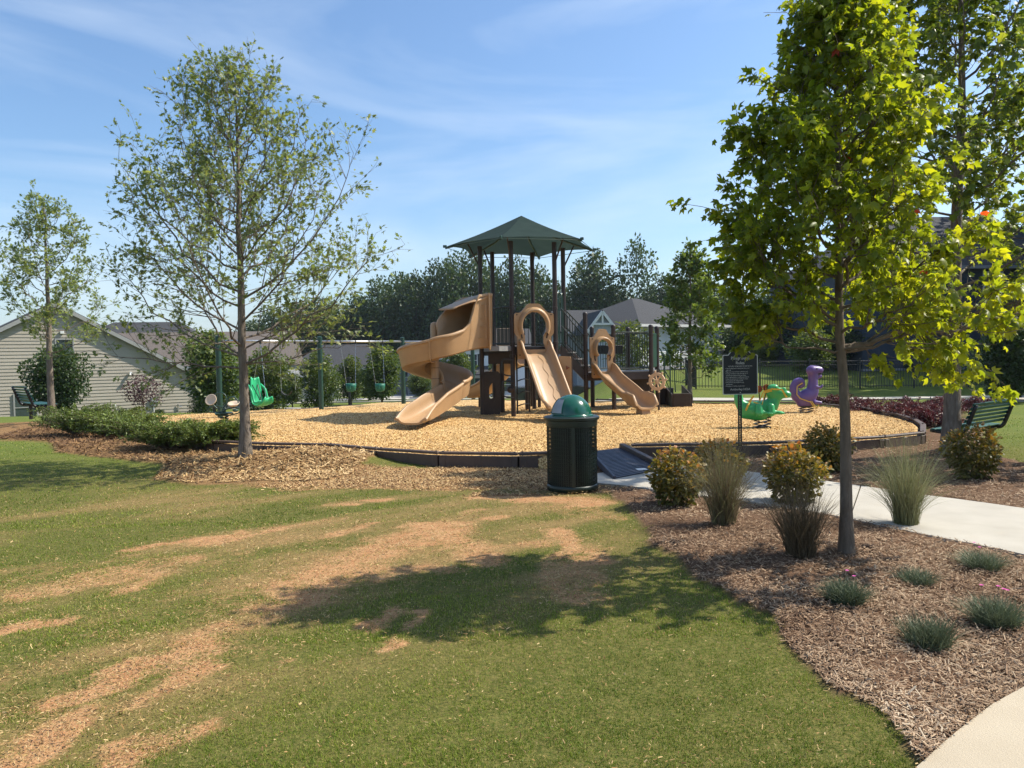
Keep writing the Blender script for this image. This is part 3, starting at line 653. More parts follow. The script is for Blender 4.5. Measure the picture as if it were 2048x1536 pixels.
def near_tree(name, label, cat, base, H, r0, env, n_limb, seed, leaf, tpl, lmat, bmat, n_leaf, group=None, singles=0, droop=0., jit=.6, up=.8, petiole=.03, rndfn=None, **kw):
    root = thing(name, label, cat, base, group); b0 = np.asarray(base, float)
    (tr, rad), limbs, A, D = grow((0, 0, 0), H, r0, env, n_limb, seed, **kw); r = np.random.default_rng(seed + 1)
    tr0 = tr.copy(); first = tr[0].copy(); first[2] = -.15
    B().tube(np.vstack([first, tr0]), np.r_[rad[0] * 1.15, rad], 12).obj('trunk', bmat, root, smooth=True, world=False)
    for br in limbs:
        b = B()
        for p, q, n in br: b.tube(p, q, n, cap=False)
        b.obj('branch', bmat, root, smooth=True, world=False)
    k = r.permutation(len(A))[:n_leaf] if len(A) > n_leaf else r.integers(0, len(A), n_leaf)
    pos = A[k] + r.normal(0, petiole, (len(k), 3)); fr = frames(D[k], r, droop, jit, up); size = leaf * r.uniform(.6, 1.2, len(k))
    rn = r.random(len(k)) * .93 if rndfn is None else rndfn(pos, r)
    m = leaf_mesh('foliage', pos, fr, size, tpl, rn)
    if singles:
        dist = np.linalg.norm(pos + b0 - CP, axis=1) - size * 2; order = np.argsort(dist); one = order[:singles]; rest = order[singles:]
        m = leaf_mesh('foliage', pos[rest], fr[rest], size[rest], tpl, rn[rest])
        lib = [leaf_mesh('leaf', np.zeros((1, 3)), np.eye(3)[None], np.ones(1), tpl, np.array([v])) for v in (.15, .4, .6, .8)]
        for q in lib: q.materials.append(lmat)
        for i in one:
            o = bpy.data.objects.new('leaf', lib[min(3, int(rn[i] * 4))]); C.objects.link(o); o.parent = root
            M = np.eye(4); M[:3, :3] = fr[i].T * size[i]; M[:3, 3] = pos[i]; o.matrix_local = Matrix(M.tolist())
    link(m, 'foliage', lmat, root, kind='stuff')
    print('tree', name, len(A), 'anchors', len(k), 'leaves'); return root

# -- far and simple trees: crown mesh of unit height shared between copies
def unit_crown(seed, n, width=.55, lumps=16, z0=.12, shape='round', leaf=.028, tpl=LEAF_RHOMB):
    r = np.random.default_rng(seed); c = []; s = []
    for i in range(lumps):
        f = (i + .5) / lumps; z = z0 + (1 - z0) * f * .93 + .02
        if shape == 'round': w = width * .5 * math.sin(math.pi * min(1, (f * .88 + .12))) ** .6
        elif shape == 'cone': w = width * .5 * (1.02 - f) ** .8
        elif shape == 'vase': w = width * .5 * (.35 + .65 * math.sin(math.pi * (.15 + .72 * f)))
        else: w = width * .5 * (.9 if f < .8 else .6)
        a = i * 2.4 + r.uniform(-.4, .4); rr = w * r.uniform(.25, .85) if i < lumps - 1 else 0
        c.append((rr * math.cos(a), rr * math.sin(a), z)); s.append(w * r.uniform(.42, .62) + .02)
    c = np.array(c); s = np.array(s); k = r.choice(lumps, n, p=s ** 2 / (s ** 2).sum())
    d = r.normal(0, 1, (n, 3)); d /= np.linalg.norm(d, axis=1)[:, None]; rad = r.random(n) ** .45 * 1.08
    pos = c[k] + d * (s[k] * rad)[:, None] * np.array([1, 1, .8]); pos[:, 2] = np.clip(pos[:, 2], .005, 1.02)
    fr = frames(d, r, .2, .7, .5)
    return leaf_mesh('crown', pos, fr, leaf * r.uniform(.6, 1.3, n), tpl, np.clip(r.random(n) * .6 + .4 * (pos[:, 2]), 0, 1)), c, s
def unit_trunk(c, r0=.016, z0=.1, seed=0):
    b = B(); b.tube([(0, 0, -.06), (0, 0, 0), (.004, .003, z0 + .2), (0, 0, .85)], [r0 * 1.3, r0, r0 * .75, r0 * .15], 8)
    for q in c[::2]:
        zz = max(.06, q[2] - .16); b.tube([(0, 0, zz), (q[0] * .5, q[1] * .5, (zz + q[2]) / 2 + .01), q], [r0 * .35, r0 * .25, r0 * .08], 5, cap=False)
    return b.obj
PROTO = {}
def proto(key, **kw):
    if key not in PROTO:
        mat = kw.pop('mat'); bm_ = kw.pop('bark', M_bark2); r0 = kw.pop('r0', .016)
        m, c, s = unit_crown(**kw); m.materials.append(mat)
        b = B(); b.tube([(0, 0, -.08), (0, 0, 0), (.004, .003, .3), (0, 0, .85)], [r0 * 1.3, r0, r0 * .75, r0 * .15], 8)
        for q in c[::2]:
            zz = max(.06, q[2] - .16); b.tube([(0, 0, zz), (q[0] * .5, q[1] * .5, (zz + q[2]) / 2 + .01), q], [r0 * .35, r0 * .25, r0 * .08], 5, cap=False)
        me = bpy.data.meshes.new('trunk'); me.from_pydata(np.vstack(b.v).tolist(), [], b.f); me.materials.append(bm_); me.update()
        PROTO[key] = (me, m)
    return PROTO[key]
def far_tree(name, key, label, cat, px, Yd, top, wpx, group=None, base=None, wunit=.55, yaw=None, zoff=0):
    """a tree whose top reaches photo row `top` when it stands at distance Yd"""
    p = P(px, 700, Yd); x = p[0]; z = gz(x, Yd) + zoff if base is None else base
    H = P(px, top, Yd)[2] - z; wd = wpx / FPX * Yd
    root = thing(name, label, cat, (x, Yd, z), group)
    tm, cm = PROTO[key]; s = (wd / wunit, wd / wunit, H); a = random.uniform(0, 6.28) if yaw is None else yaw
    for nm, me_ in (('trunk', tm), ('crown', cm)):
        o = bpy.data.objects.new(nm, me_); C.objects.link(o); o.parent = root; o.scale = s; o.rotation_euler = (0, 0, a)
    return root

proto('forest1', seed=11, n=9000, lumps=22, mat=ML_forest, width=.55, z0=.10, shape='round', leaf=.030)
proto('forest2', seed=12, n=9000, lumps=26, mat=ML_forest, width=.55, z0=.06, shape='col', leaf=.028)
proto('forest3', seed=13, n=8000, lumps=18, mat=ML_forest, width=.55, z0=.16, shape='vase', leaf=.030)
proto('forest4', seed=14, n=8000, lumps=20, mat=ML_dark, width=.55, z0=.04, shape='round', leaf=.030)
proto('spindly', seed=15, n=1600, lumps=11, mat=ML_forest, width=.42, z0=.30, shape='vase', leaf=.034, r0=.014)
proto('bushy', seed=21, n=7000, lumps=22, mat=ML_mid, width=.55, z0=.14, shape='round', leaf=.036, tpl=LEAF_OVAL)
proto('dense', seed=22, n=8000, lumps=24, mat=ML_mid, width=.55, z0=.02, shape='round', leaf=.032)
proto('cone', seed=23, n=6000, lumps=26, mat=ML_dark, width=.55, z0=.0, shape='cone', leaf=.030)
proto('darkround', seed=24, n=9000, lumps=24, mat=ML_dark, width=.9, z0=.12, shape='round', leaf=.045, tpl=LEAF_OVAL)
proto('sapling', seed=25, n=2200, lumps=12, mat=ML_mid, width=.45, z0=.28, shape='vase', leaf=.035, tpl=LEAF_OVAL, r0=.011)
proto('purple', seed=26, n=1500, lumps=12, mat=ML_purple, width=.8, z0=.28, shape='vase', leaf=.045, tpl=LEAF_OVAL, r0=.02)

# forest edge: (px, distance, top row, crown px, kind)
FOREST = [(-60, 120, 640, 90, 3), (500, 118, 640, 70, 3), (545, 122, 612, 90, 2), (600, 125, 590, 95, 1), (655, 122, 598, 95, 3), (700, 116, 600, 80, 4), (722, 118, 575, 80, 1), (762, 116, 553, 85, 2), (800, 122, 545, 80, 3), (835, 114, 532, 85, 1),
          (876, 118, 520, 80, 2), (905, 112, 507, 80, 1), (950, 116, 503, 90, 3), (990, 120, 520, 85, 4), (1032, 112, 512, 95, 2), (1080, 116, 520, 85, 1), (1120, 112, 548, 70, 4), (1150, 108, 562, 60, 3),
          (1190, 105, 486, 100, 1), (1235, 112, 572, 80, 2), (1300, 110, 560, 70, 4), (1335, 105, 537, 75, 1), (1372, 112, 556, 80, 3), (1410, 100, 548, 80, 2), (1455, 98, 565, 85, 1), (1500, 95, 575, 90, 4), (1550, 98, 560, 95, 2), (1605, 94, 570, 95, 3), (1660, 96, 560, 90, 1), (1715, 92, 565, 95, 2)]
BACK = [(680, 130, 640, 130, 4), (760, 132, 620, 140, 4), (840, 130, 600, 140, 4), (920, 128, 590, 140, 4), (1000, 130, 590, 140, 4), (1080, 128, 600, 140, 4), (1160, 126, 610, 140, 4), (1245, 126, 620, 140, 4), (1330, 120, 610, 130, 4), (1420, 116, 620, 130, 4), (1510, 112, 620, 130, 4), (1600, 110, 620, 130, 4)]
KN = {1: 'forest1', 2: 'forest2', 3: 'forest3', 4: 'forest4'}
def side(px):
    for lim, s in ((560, 'beyond the oak'), (860, 'beyond the swings'), (1130, 'beyond the canopy'), (1460, 'above the white house'), (9999, 'behind the maple')):
        if px < lim: return s
ORD = 'leftmost,second,third,fourth,fifth,sixth,seventh,eighth,ninth,tenth,eleventh,twelfth,thirteenth,fourteenth,fifteenth,sixteenth,seventeenth,eighteenth,nineteenth,twentieth,twenty first,twenty second,twenty third,twenty fourth,twenty fifth,twenty sixth,twenty seventh,twenty eighth,twenty ninth,thirtieth'.split(',')
def ordinal(T, px): return ORD[[q[0] for q in T].index(px)]
words = ['tall round green', 'tall narrow green', 'broad open', 'dense dark']
for px, Yd, top, w, k in FOREST:
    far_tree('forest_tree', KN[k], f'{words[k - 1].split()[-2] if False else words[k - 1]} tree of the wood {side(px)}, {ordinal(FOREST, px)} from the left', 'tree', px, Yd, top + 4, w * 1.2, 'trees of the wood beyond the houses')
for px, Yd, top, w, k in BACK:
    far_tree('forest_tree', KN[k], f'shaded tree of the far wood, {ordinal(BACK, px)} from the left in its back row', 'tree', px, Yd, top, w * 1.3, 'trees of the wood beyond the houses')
far_tree('spindly_tree', 'spindly', 'thin spindly tree with a small tuft crown standing above the wood', 'tree', 1275, 104, 478, 75, wunit=.42)

# trees behind the fence on the right and street trees in the middle distance
MID = [('green_tree', 'forest4', 'dark dense tree behind the fence right of the sign', 1500, 52, 640, 120), ('green_tree', 'forest1', 'large dark tree behind the fence above the green rider', 1590, 50, 560, 150),
       ('green_tree', 'forest4', 'dark bushy tree low behind the purple rider', 1655, 42, 640, 130), ('green_tree', 'bushy', 'small lighter green tree behind the fence between sign and riders', 1530, 46, 672, 50),
       ('green_tree', 'forest2', 'dark tree hanging over the fence left of the dark house', 1700, 46, 600, 110), ('green_tree', 'forest4', 'dark tree touching the corner of the white house', 1462, 62, 590, 100),
       ('green_tree', 'bushy', 'lighter leafy tree with low branches over the purple rider', 1620, 38, 655, 90)]
for nm, k, lb, px, Yd, top, w in MID: far_tree(nm, k, lb, 'tree', px, Yd, top, w)
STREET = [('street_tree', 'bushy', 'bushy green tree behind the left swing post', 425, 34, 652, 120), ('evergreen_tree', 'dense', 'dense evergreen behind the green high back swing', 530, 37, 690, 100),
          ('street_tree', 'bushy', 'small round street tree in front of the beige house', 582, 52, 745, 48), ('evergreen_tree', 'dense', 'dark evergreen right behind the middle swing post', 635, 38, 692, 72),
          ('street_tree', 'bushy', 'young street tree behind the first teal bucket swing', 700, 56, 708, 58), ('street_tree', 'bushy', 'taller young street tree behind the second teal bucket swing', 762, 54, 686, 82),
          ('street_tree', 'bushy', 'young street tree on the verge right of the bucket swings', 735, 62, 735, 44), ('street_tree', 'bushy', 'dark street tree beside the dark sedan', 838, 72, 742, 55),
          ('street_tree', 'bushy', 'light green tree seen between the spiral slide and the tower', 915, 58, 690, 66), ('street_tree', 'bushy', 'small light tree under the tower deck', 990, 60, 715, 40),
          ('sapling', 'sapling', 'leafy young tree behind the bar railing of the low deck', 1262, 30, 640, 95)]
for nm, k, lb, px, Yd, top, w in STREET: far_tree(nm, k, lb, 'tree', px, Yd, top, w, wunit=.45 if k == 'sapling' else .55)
far_tree('garden_tree', 'darkround', 'dark round tree in front of the grey sided house', 'tree', 112, 33, 690, 108, wunit=.9, base=-.6)
far_tree('purple_tree', 'purple', 'small purple leaved tree in front of the grey sided wall', 'tree', 283, 38, 753, 72, wunit=.8)
far_tree('conical_shrub', 'cone', 'cone shaped evergreen at the right end of the grey sided house', 'shrub', 400, 38, 762, 55)
far_tree('conical_shrub', 'cone', 'small cone shaped evergreen below the corner of the white house', 'shrub', 1421, 46, 728, 22)
far_tree('green_tree', 'darkround', 'low dark tree behind the bench at the right edge', 'tree', 2030, 24, 625, 150, wunit=.9)
for px, w in ((1762, 34), (1822, 30), (1880, 32)):
    far_tree('foundation_shrub', 'darkround', {1762: 'round dark shrub at the left foot of the dark house', 1822: 'round dark shrub in the middle of the dark house wall', 1880: 'round dark shrub next to the thick tree trunk'}[px], 'shrub', px, 40.5, 722, w, wunit=.9)
for px, Yd, w, top, lb in ((240, 38, 40, 817, 'low dark shrub against the grey sided wall'), (315, 38, 28, 818, 'low green shrub beside the electric meter'), (28, 36, 42, 833, 'low shrub at the left foot of the grey sided house')):
    far_tree('foundation_shrub', 'darkround', lb, 'shrub', px, Yd, top, w, wunit=.9, base=-1.5 if px > 100 else -1.2)
# large trees just right of the view, whose shade covers the lawn before the dark house
for k_, (x_, y_, h_) in enumerate(((30.5, 35, 21), (33, 31, 19), (34, 41, 22), (40, 36, 24), (31.5, 28, 14), (37, 33, 20), (38, 40, 23), (44, 38, 25), (36, 45, 22), (42, 32, 21))):
    root = thing('shade_tree', f'tall shade tree right of the dark house, {"nearest the house,behind the front one,at the back,farthest right,smallest and nearest the bench,in the middle of the front,in the middle of the back,tallest at the right,behind the house corner,at the right front".split(",")[k_]}', 'tree', (x_, y_, gz(x_, y_)), 'shade trees beside the dark house')
    tm, cm = PROTO['forest4']
    for nm, me_ in (('trunk', tm), ('crown', cm)):
        o = bpy.data.objects.new(nm, me_); C.objects.link(o); o.parent = root; o.scale = (17 if x_ > 32 else 15, 17 if x_ > 32 else 15, h_)

# ---------------------------------------------------------------- near trees
def env_oak(rel, az):
    w = np.interp(rel, [0, .25, .38, .55, .75, .9, 1], [1.2, 1.9, 1.95, 2.0, 1.6, .95, .25]); a = math.cos(R(az)); return w * (1.0 + .12 * abs(a))
ob = G(491, 914, .15); ob[2] = gz(ob[0], ob[1])
near_tree('oak_tree', 'tall airy oak with a pale grey trunk on the mulch left of the slides', 'tree', ob, 6.05, .085, env_oak, 36, 43, .098, LEAF_OAK, ML_oak, M_bark, 12500,
          singles=300, zf=.235, elev=(36, 72), sub=10, lt=.66, s0=.10, lean=(.010, 0), droop=.1, extra=((.24, 188, 2.3, 8), (.25, 350, 1.8, 10), (.27, 170, 2.5, 36), (.29, 8, 2.1, 42)))
lb_ = G(104, 842, .2); lb_[2] = gz(lb_[0], lb_[1])
def env_oak2(rel, az): return np.interp(rel, [0, .3, .45, .65, .85, 1], [.7, 1.15, 1.4, 1.15, .65, .1])
near_tree('oak_tree', 'thin young oak beside the bench in front of the grey sided house', 'tree', lb_, 5.9, .095, env_oak2, 24, 52, .11, LEAF_OAK, ML_oak, M_bark, 6000,
          zf=.30, elev=(28, 66), sub=8, lt=.7, s0=.12)
mb = G(1693, 1108, .06); mb[2] = gz(mb[0], mb[1]) + .02
def env_maple(rel, az):
    w = np.interp(rel, [0, .35, .45, .57, .70, .80, .92, 1], [.5, .70, .88, .84, .60, .38, .16, .04]); a = math.cos(R(az)); return w * (.83 - .02 * a)
def rn_maple(pos, r):
    v = r.random(len(pos)) * .55 + .25 * np.clip((pos[:, 0] + .7) / 1.6, 0, 1) + .12
    v = np.minimum(v, .93); red = (np.abs(np.sin(pos[:, 0] * 9.1) * np.cos(pos[:, 2] * 7.3) * np.sin(pos[:, 1] * 8 + 1)) > .93) & (r.random(len(pos)) < .30); v[red] = .99; return v
near_tree('maple_tree', 'yellow green young maple with a slim trunk standing in the mulch bed by the path', 'tree', mb, 4.65, .046, env_maple, 46, 66, .080, LEAF_MAPLE, ML_maple, M_bark2, 13000,
          singles=300, zf=.345, elev=(22, 66), sub=11, droop=.75, jit=.45, up=.5, rndfn=rn_maple, petiole=.025, extra=((.36, 184, .55, 8), (.365, 4, 1.9, 9), (.355, 14, .85, 18), (.36, 320, .95, 15), (.40, 196, .95, 40), (.42, 170, .9, 44)))
tb = G(1903, 905, .05); tb[2] = gz(tb[0], tb[1])
def env_t2(rel, az): return np.interp(rel, [0, .25, .4, .6, .8, 1], [1.2, 1.5, 1.75, 1.6, 1.2, .3])
near_tree('maple_tree', 'taller maple with a thick rough grey trunk growing beside the bench', 'tree', tb, 8.6, .13, env_t2, 38, 75, .135, LEAF_MAPLE, ML_maple2, M_bark, 11000,
          singles=300, zf=.25, elev=(25, 62), sub=9, lean=(.006, 0), droop=.5, jit=.5, extra=((.21, 200, 2.2, 52), (.25, 335, 2.6, 10), (.27, 315, 2.6, 14), (.26, 285, 1.8, 14), (.24, 345, 2.4, 6), (.23, 215, 1.6, 18)))
mt = G(1371, 803, 0)
def env_t3(rel, az): return np.interp(rel, [0, .12, .3, .6, .85, 1], [.5, .75, .80, .65, .30, .06])
near_tree('oak_tree', 'slender upright tree in front of the right end of the white house', 'tree', (mt[0], 26.0, 0.0), (P(1371, 492, 26.0)[2]), .085, env_t3, 40, 87, .15, LEAF_OVAL, ML_light, M_bark, 5200,
          zf=.14, elev=(30, 62), sub=7)

# ---------------------------------------------------------------- shrubs, grasses, perennials
def rosette_shrub(name, label, base, w, h, n, seed, mat, leaf=.045, tpl=LEAF_OVAL, group=None, top_red=True, cat='shrub'):
    r = np.random.default_rng(seed); root = thing(name, label, cat, base, group)
    d = r.normal(0, 1, (n, 3)); d[:, 2] = np.where(d[:, 2] < 0, d[:, 2] * .75, d[:, 2]); d /= np.linalg.norm(d, axis=1)[:, None]
    lob = .78 + .34 * vn(d[:, 0] * 2.4 + seed, d[:, 1] * 2.4 + d[:, 2] * 2) + r.normal(0, .04, n)
    rad = r.random(n) ** .35 * lob; pos = d * rad[:, None] * np.array([w / 2, w / 2, h * .52]) * np.array([1, 1, 1]); pos[:, :2] *= (1.04 - .15 * (pos[:, 2:3] < 0)); pos[:, 2] += h * .42
    pos[:, 2] = np.maximum(pos[:, 2], .02); fr = frames(d * np.array([1, 1, .6]), r, .15, .55, .7)
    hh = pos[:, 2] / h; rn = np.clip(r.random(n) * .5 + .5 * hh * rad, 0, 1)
    link(leaf_mesh('foliage', pos, fr, leaf * r.uniform(.6, 1.3, n), tpl, rn), 'foliage', mat, root, kind='stuff')
    b = B()
    for i in range(14):
        e = pos[r.integers(0, n)] * .8; b.tube([(r.normal(0, .03), r.normal(0, .03), -.03), e * np.array([.5, .5, .6]), e], [.008, .005, .002], 5, cap=False)
    b.obj('stems', M_bark2, root, world=False); return root
ML_nand = leafmat('nandina leaf', [(0, (.05, .062, .016)), (.45, (.12, .12, .028)), (.68, (.23, .165, .036)), (.86, (.36, .17, .05)), (1, (.40, .12, .055))], trans=.35, tboost=1.4, warm=(1.2, .95, .4))
def onground(px, py, z=0.0):
    p = G(px, py, z); z1 = gz(p[0], p[1]); p = G(px, py, z1); p[2] = gz(p[0], p[1]) + .015; return p
NAND = [(1352, 1022, 112, 116, 'round yellow green nandina at the left end of the mulch bed beside the path'), (1438, 985, 100, 95, 'bronze tipped nandina half hidden behind the leftmost tall grass'), (1588, 1018, 116, 122, 'orange tipped nandina beside the path behind the bare grass tuft'),
        (1655, 955, 84, 100, 'brownish nandina left of the slim maple trunk near the playground edging'), (1944, 968, 104, 112, 'orange brown nandina in front of the thick tree trunk by the bench')]
for i, (px, py, w, h, lb) in enumerate(NAND):
    p = onground(px, py - 8); s = p[1] / FPX
    rosette_shrub('nandina_shrub', lb, p, w * s * 1.05, h * s * 1.05, 2300, 100 + i, ML_nand, .055, LEAF_OVAL, 'nandina shrubs in the mulch bed')
M_gr = pbr('bunch grass', None, attr='rnd', ramp=[(0, (.10, .075, .045)), (.35, (.20, .15, .09)), (.6, (.20, .20, .09)), (1, (.30, .31, .16))], rough=.6, spec=.2, trans=.25)
def tuft(name, label, base, w, h, n, seed, mat, bw=.004, group=None, cat='grass', green=.5, arch=1.0):
    r = np.random.default_rng(seed); root = thing(name, label, cat, base, group); k = 6
    az = r.uniform(0, 2 * np.pi, n); out_ = r.random(n) ** .7; L_ = h * r.uniform(.55, 1.12, n)
    t = np.linspace(0, 1, k); rr = r.random(n) ** .5 * .11; a2 = r.uniform(0, 2 * np.pi, n)
    spread = out_ * w * .5
    x = (rr * np.cos(a2))[:, None] + (spread * np.cos(az))[:, None] * t ** (1.05 + .4 * arch); y = (rr * np.sin(a2))[:, None] + (spread * np.sin(az))[:, None] * t ** (1.05 + .4 * arch)
    z = L_[:, None] * (t - (.45 * out_[:, None] ** 2 * arch) * t ** 2.4); c = np.stack([x, y, z], -1)
    fa = r.uniform(0, np.pi, n); s = np.stack([np.cos(fa), np.sin(fa), 0 * fa], -1)[:, None, :] * (bw * .5 * (1 - t ** 2 * .85))[None, :, None]
    V = np.stack([c - s, c + s], 2).reshape(-1, 3); f = []
    for i in range(k - 1): f.append([2 * i, 2 * i + 1, 2 * i + 3, 2 * i + 2])
    F = (np.array(f)[None] + (np.arange(n) * 2 * k)[:, None, None]).reshape(-1, 4)
    rn = np.repeat(np.clip(r.random(n) * .6 + green - .3, 0, 1), k - 1)
    link(np_mesh('blades', V, F, 4, rnd=rn), 'blades', mat, root, kind='stuff'); return root
TUF = [(1447, 1058, 150, 165, .42, 'tall grass clump with tan base left of the bare tuft beside the path'), (1602, 1122, 120, 140, .12, 'brown upright grass tuft in the mulch just left of the maple trunk'), (1812, 1058, 165, 165, .75, 'green arching grass clump overhanging the concrete path right of the maple')]
for i, (px, py, w, h, g, lb) in enumerate(TUF):
    p = onground(px, py - 6); s = p[1] / FPX
    tuft('grass_clump', lb, p, w * s * 1.5, h * s * 1.1, 900, 200 + i, M_gr, .0038, 'ornamental grasses in the mulch bed', green=g, arch=1.0 if g > .2 else .6)
    r2 = tuft('grass_clump_x', lb, p, w * s * 2.1, h * s * 1.1, 70, 220 + i, M_gr, .003, green=g + .1, arch=1.6)
    ch = r2.children[0]; ch.name = 'long_blades'; rt = [o for o in bpy.data.objects if o.name.startswith('grass_clump') and o.get('label') == lb and 'x' not in o.name][0]
    ch.parent = rt; bpy.data.objects.remove(r2)
M_di = pbr('blue green tuft', None, attr='rnd', ramp=[(0, (.05, .065, .03)), (.5, (.11, .14, .075)), (1, (.20, .24, .14))], rough=.6, trans=.15)
M_pink = pbr('pink petals', (.62, .10, .36), (.50, .06, .28), rough=.6)
DI = [(1963, 1152, 88, 36, 1, 'low blue green pinks clump nearest the path with two pink flowers above'), (1832, 1178, 62, 30, 0, 'smallest low blue green clump below the maple trunk, right side'), (1690, 1218, 84, 44, 1, 'low green clump in the mulch nearest the lawn edge'),
      (1992, 1268, 106, 62, 2, 'larger low clump with magenta flowers at the right edge'), (1858, 1306, 92, 52, 0, 'low clump with no flowers nearest the curved concrete')]
for i, (px, py, w, h, fl, lb) in enumerate(DI):
    p = onground(px, py - 10); s = p[1] / FPX
    t_ = tuft('low_perennial', lb, p, w * s * 1.35, h * s * (1.0, .85, 1.05, .95, 1.1)[i], (900, 600, 1100, 1300, 800)[i], 300 + i, M_di, .0038, 'low blue green clumps in the mulch', cat='plant', green=(.6, .5, .45, .6, .4)[i], arch=(.5, .2, .8, .6, .3)[i])
    for j in range(fl * 2):
        a = random.uniform(0, 6.28); r1 = w * s * random.uniform(.1, .4); q = np.array([r1 * math.cos(a), r1 * math.sin(a), h * s * random.uniform(1.1, 1.5)])
        b = B()
        for m_ in range(5):
            t = m_ * 1.2566; d = np.array([math.cos(t), math.sin(t), .3]) * .013; e = np.array([-math.sin(t), math.cos(t), 0]) * .007
            b.add([q, q + d * .7 + e, q + d, q + d * .7 - e], [(0, 1, 2, 3)])
        b.obj('flower', M_pink, t_, world=False); B().tube([q * np.array([.6, .6, .1]), q], [.0012, .0012], 4).obj('flower_stalk', M_di_stalk if False else M_bark2, t_, world=False)

# spreading junipers on the left, burgundy ground cover behind the bench
ML_jun = leafmat('juniper', [(0, (.04, .075, .02)), (.5, (.09, .135, .028)), (1, (.19, .24, .05))], trans=.25, tboost=1.2)
ML_burg = leafmat('burgundy', [(0, (.035, .012, .018)), (.6, (.09, .028, .035)), (1, (.17, .06, .06))], trans=.3, tboost=1.1, warm=(1, .6, .6))
def spreader(name, label, base, w, h, seed, mat, group, n_arm=46, leaf=.05, yaw=0, dpt=.7):
    r = np.random.default_rng(seed); root = thing(name, label, 'shrub', base, group); A, D = [], []; b = B()
    for i in range(n_arm):
        a = r.uniform(0, 2 * np.pi); L_ = r.uniform(.5, 1.05); e = np.array([math.cos(a) * w / 2 * L_, math.sin(a) * w / 2 * dpt * L_, h * r.uniform(.35, 1.1)])
        c = e * np.array([.45, .45, .95]); pts = bez(np.zeros(3), c, e, 8); b.tube(pts, np.linspace(.008, .002, 8), 4, cap=False)
        for t in np.linspace(.25, 1, 26):
            q = pts[0] * (1 - t) ** 2 + 2 * t * (1 - t) * c + t * t * e; T = 2 * (1 - t) * c + 2 * t * (e - c); T /= np.linalg.norm(T) + 1e-9
            for m_ in range(3): v = r.normal(0, 1, 3) * .55; A.append(q + r.normal(0, .012, 3)); D.append(T * .8 + v)
    A = np.array(A); D = np.array(D); D /= np.linalg.norm(D, axis=1)[:, None]; A[:, 2] = np.maximum(A[:, 2], .01)
    link(leaf_mesh('foliage', A, frames(D, r, 0, .25, .6), leaf * r.uniform(.6, 1.5, len(A)), (LEAF_RHOMB[0] * np.array([.55, 1, 1]), LEAF_RHOMB[1]), np.clip(r.random(len(A)) * .6 + .4 * A[:, 2] / h, 0, 1)), 'foliage', mat, root, kind='stuff')
    b.obj('stems', M_bark2, root, world=False); return root
JUN = [(150, 872, 1.7, .50), (215, 876, 1.5, .42), (270, 884, 1.5, .36), (335, 892, 1.5, .38), (400, 897, 1.5, .38), (452, 894, 1.2, .34), (240, 862, 1.4, .40)]
jl = ['leftmost spreading juniper of the bed, tallest, beside the thin oak', 'second spreading juniper from the left end of the bed', 'spreading juniper in the middle of the bed, low and flat', 'fourth spreading juniper from the left in front of the chips', 'spreading juniper just left of the oak trunk, reaching up', 'last spreading juniper touching the oak trunk', 'spreading juniper at the back of the bed against the chips']
for i, (px, py, w, h) in enumerate(JUN):
    p = onground(px, py); spreader('juniper_shrub', jl[i], p, w * 1.15, h * 1.3, 400 + i, ML_jun, 'spreading junipers in the left mulch bed', 130, .045)
BU = [(1660, 803, 24, 1.8, .35), (1705, 811, 21.5, 1.7, .4), (1752, 812, 19.5, 1.8, .45), (1790, 820, 18.5, 1.6, .45), (1830, 828, 17.5, 1.6, .5), (1870, 842, 16.2, 1.7, .5), (1880, 825, 19, 1.8, .45), (1925, 815, 21, 1.6, .4), (1830, 812, 21, 1.8, .4)]
for i, (px, py, Yd, w, h) in enumerate(BU):
    p = P(px, py, Yd); spreader('burgundy_shrub', f'low burgundy leaved shrub {["behind the purple rider", "right of the purple rider", "seen right of the maple trunk", "along the curve of the edging", "at the far corner of the edging", "nearest the bench, reddest leaves", "behind the thick tree trunk", "beyond the bench back", "in the second row by the edging"][i]}', 'x' if 0 else (p[0], Yd, gz(p[0], Yd)), w, h * .8, 430 + i, ML_burg, 'burgundy shrubs along the playground edging', 40, .055)
# ================================================================== PLAY EQUIPMENT
M_tan = pbr('tan moulded plastic', (.40, .25, .13), (.36, .22, .112), scale=3, rough=.42, bump=.04, bscale=30, spec=.4, wear=(.31, .20, .115))
M_brown = pbr('brown powder coat', (.034, .021, .018), (.026, .016, .014), scale=6, rough=.42, spec=.45)
M_dgreen = pbr('dark green powder coat', (.016, .055, .040), (.013, .045, .034), scale=6, rough=.4, spec=.5)
M_rail = pbr('blackish green railing', (.012, .024, .020), (.010, .019, .016), scale=6, rough=.4, spec=.5)
M_dbrown = pbr('dark brown plastic panel', (.036, .024, .019), (.028, .019, .015), scale=5, rough=.5, spec=.4, wear=(.09, .065, .05))
M_steel = pbr('galvanised steel', (.50, .51, .52), (.40, .41, .42), scale=20, rough=.35, metal=.85)
M_fabric = pbr('green shade fabric', (.034, .058, .053), (.029, .050, .046), scale=3, rough=.9, bump=.15, bscale=240, spec=.1, trans=.32)
M_black = pbr('black paint', (.016, .016, .017), (.012, .012, .013), scale=6, rough=.4, spec=.5)
M_rubber = pbr('black rubber', (.02, .02, .02), scale=8, rough=.7)
M_hold = pbr('red brown climbing hold', (.26, .075, .035), (.20, .06, .03), scale=12, rough=.55)
SZ = .15                                                       # level of the chips
HC = np.array([.33, 21.0]); HR = 1.17; HA = [-165, -105, -45, 15, 75, 135]
HP = [HC + HR * np.array([math.cos(R(a)), math.sin(R(a))]) for a in HA]      # six posts
DZ = 1.93
ps = thing('play_structure', 'large brown and tan play tower with green hexagonal canopy, slides, stairs and climbers', 'play structure', (HC[0], HC[1], SZ))
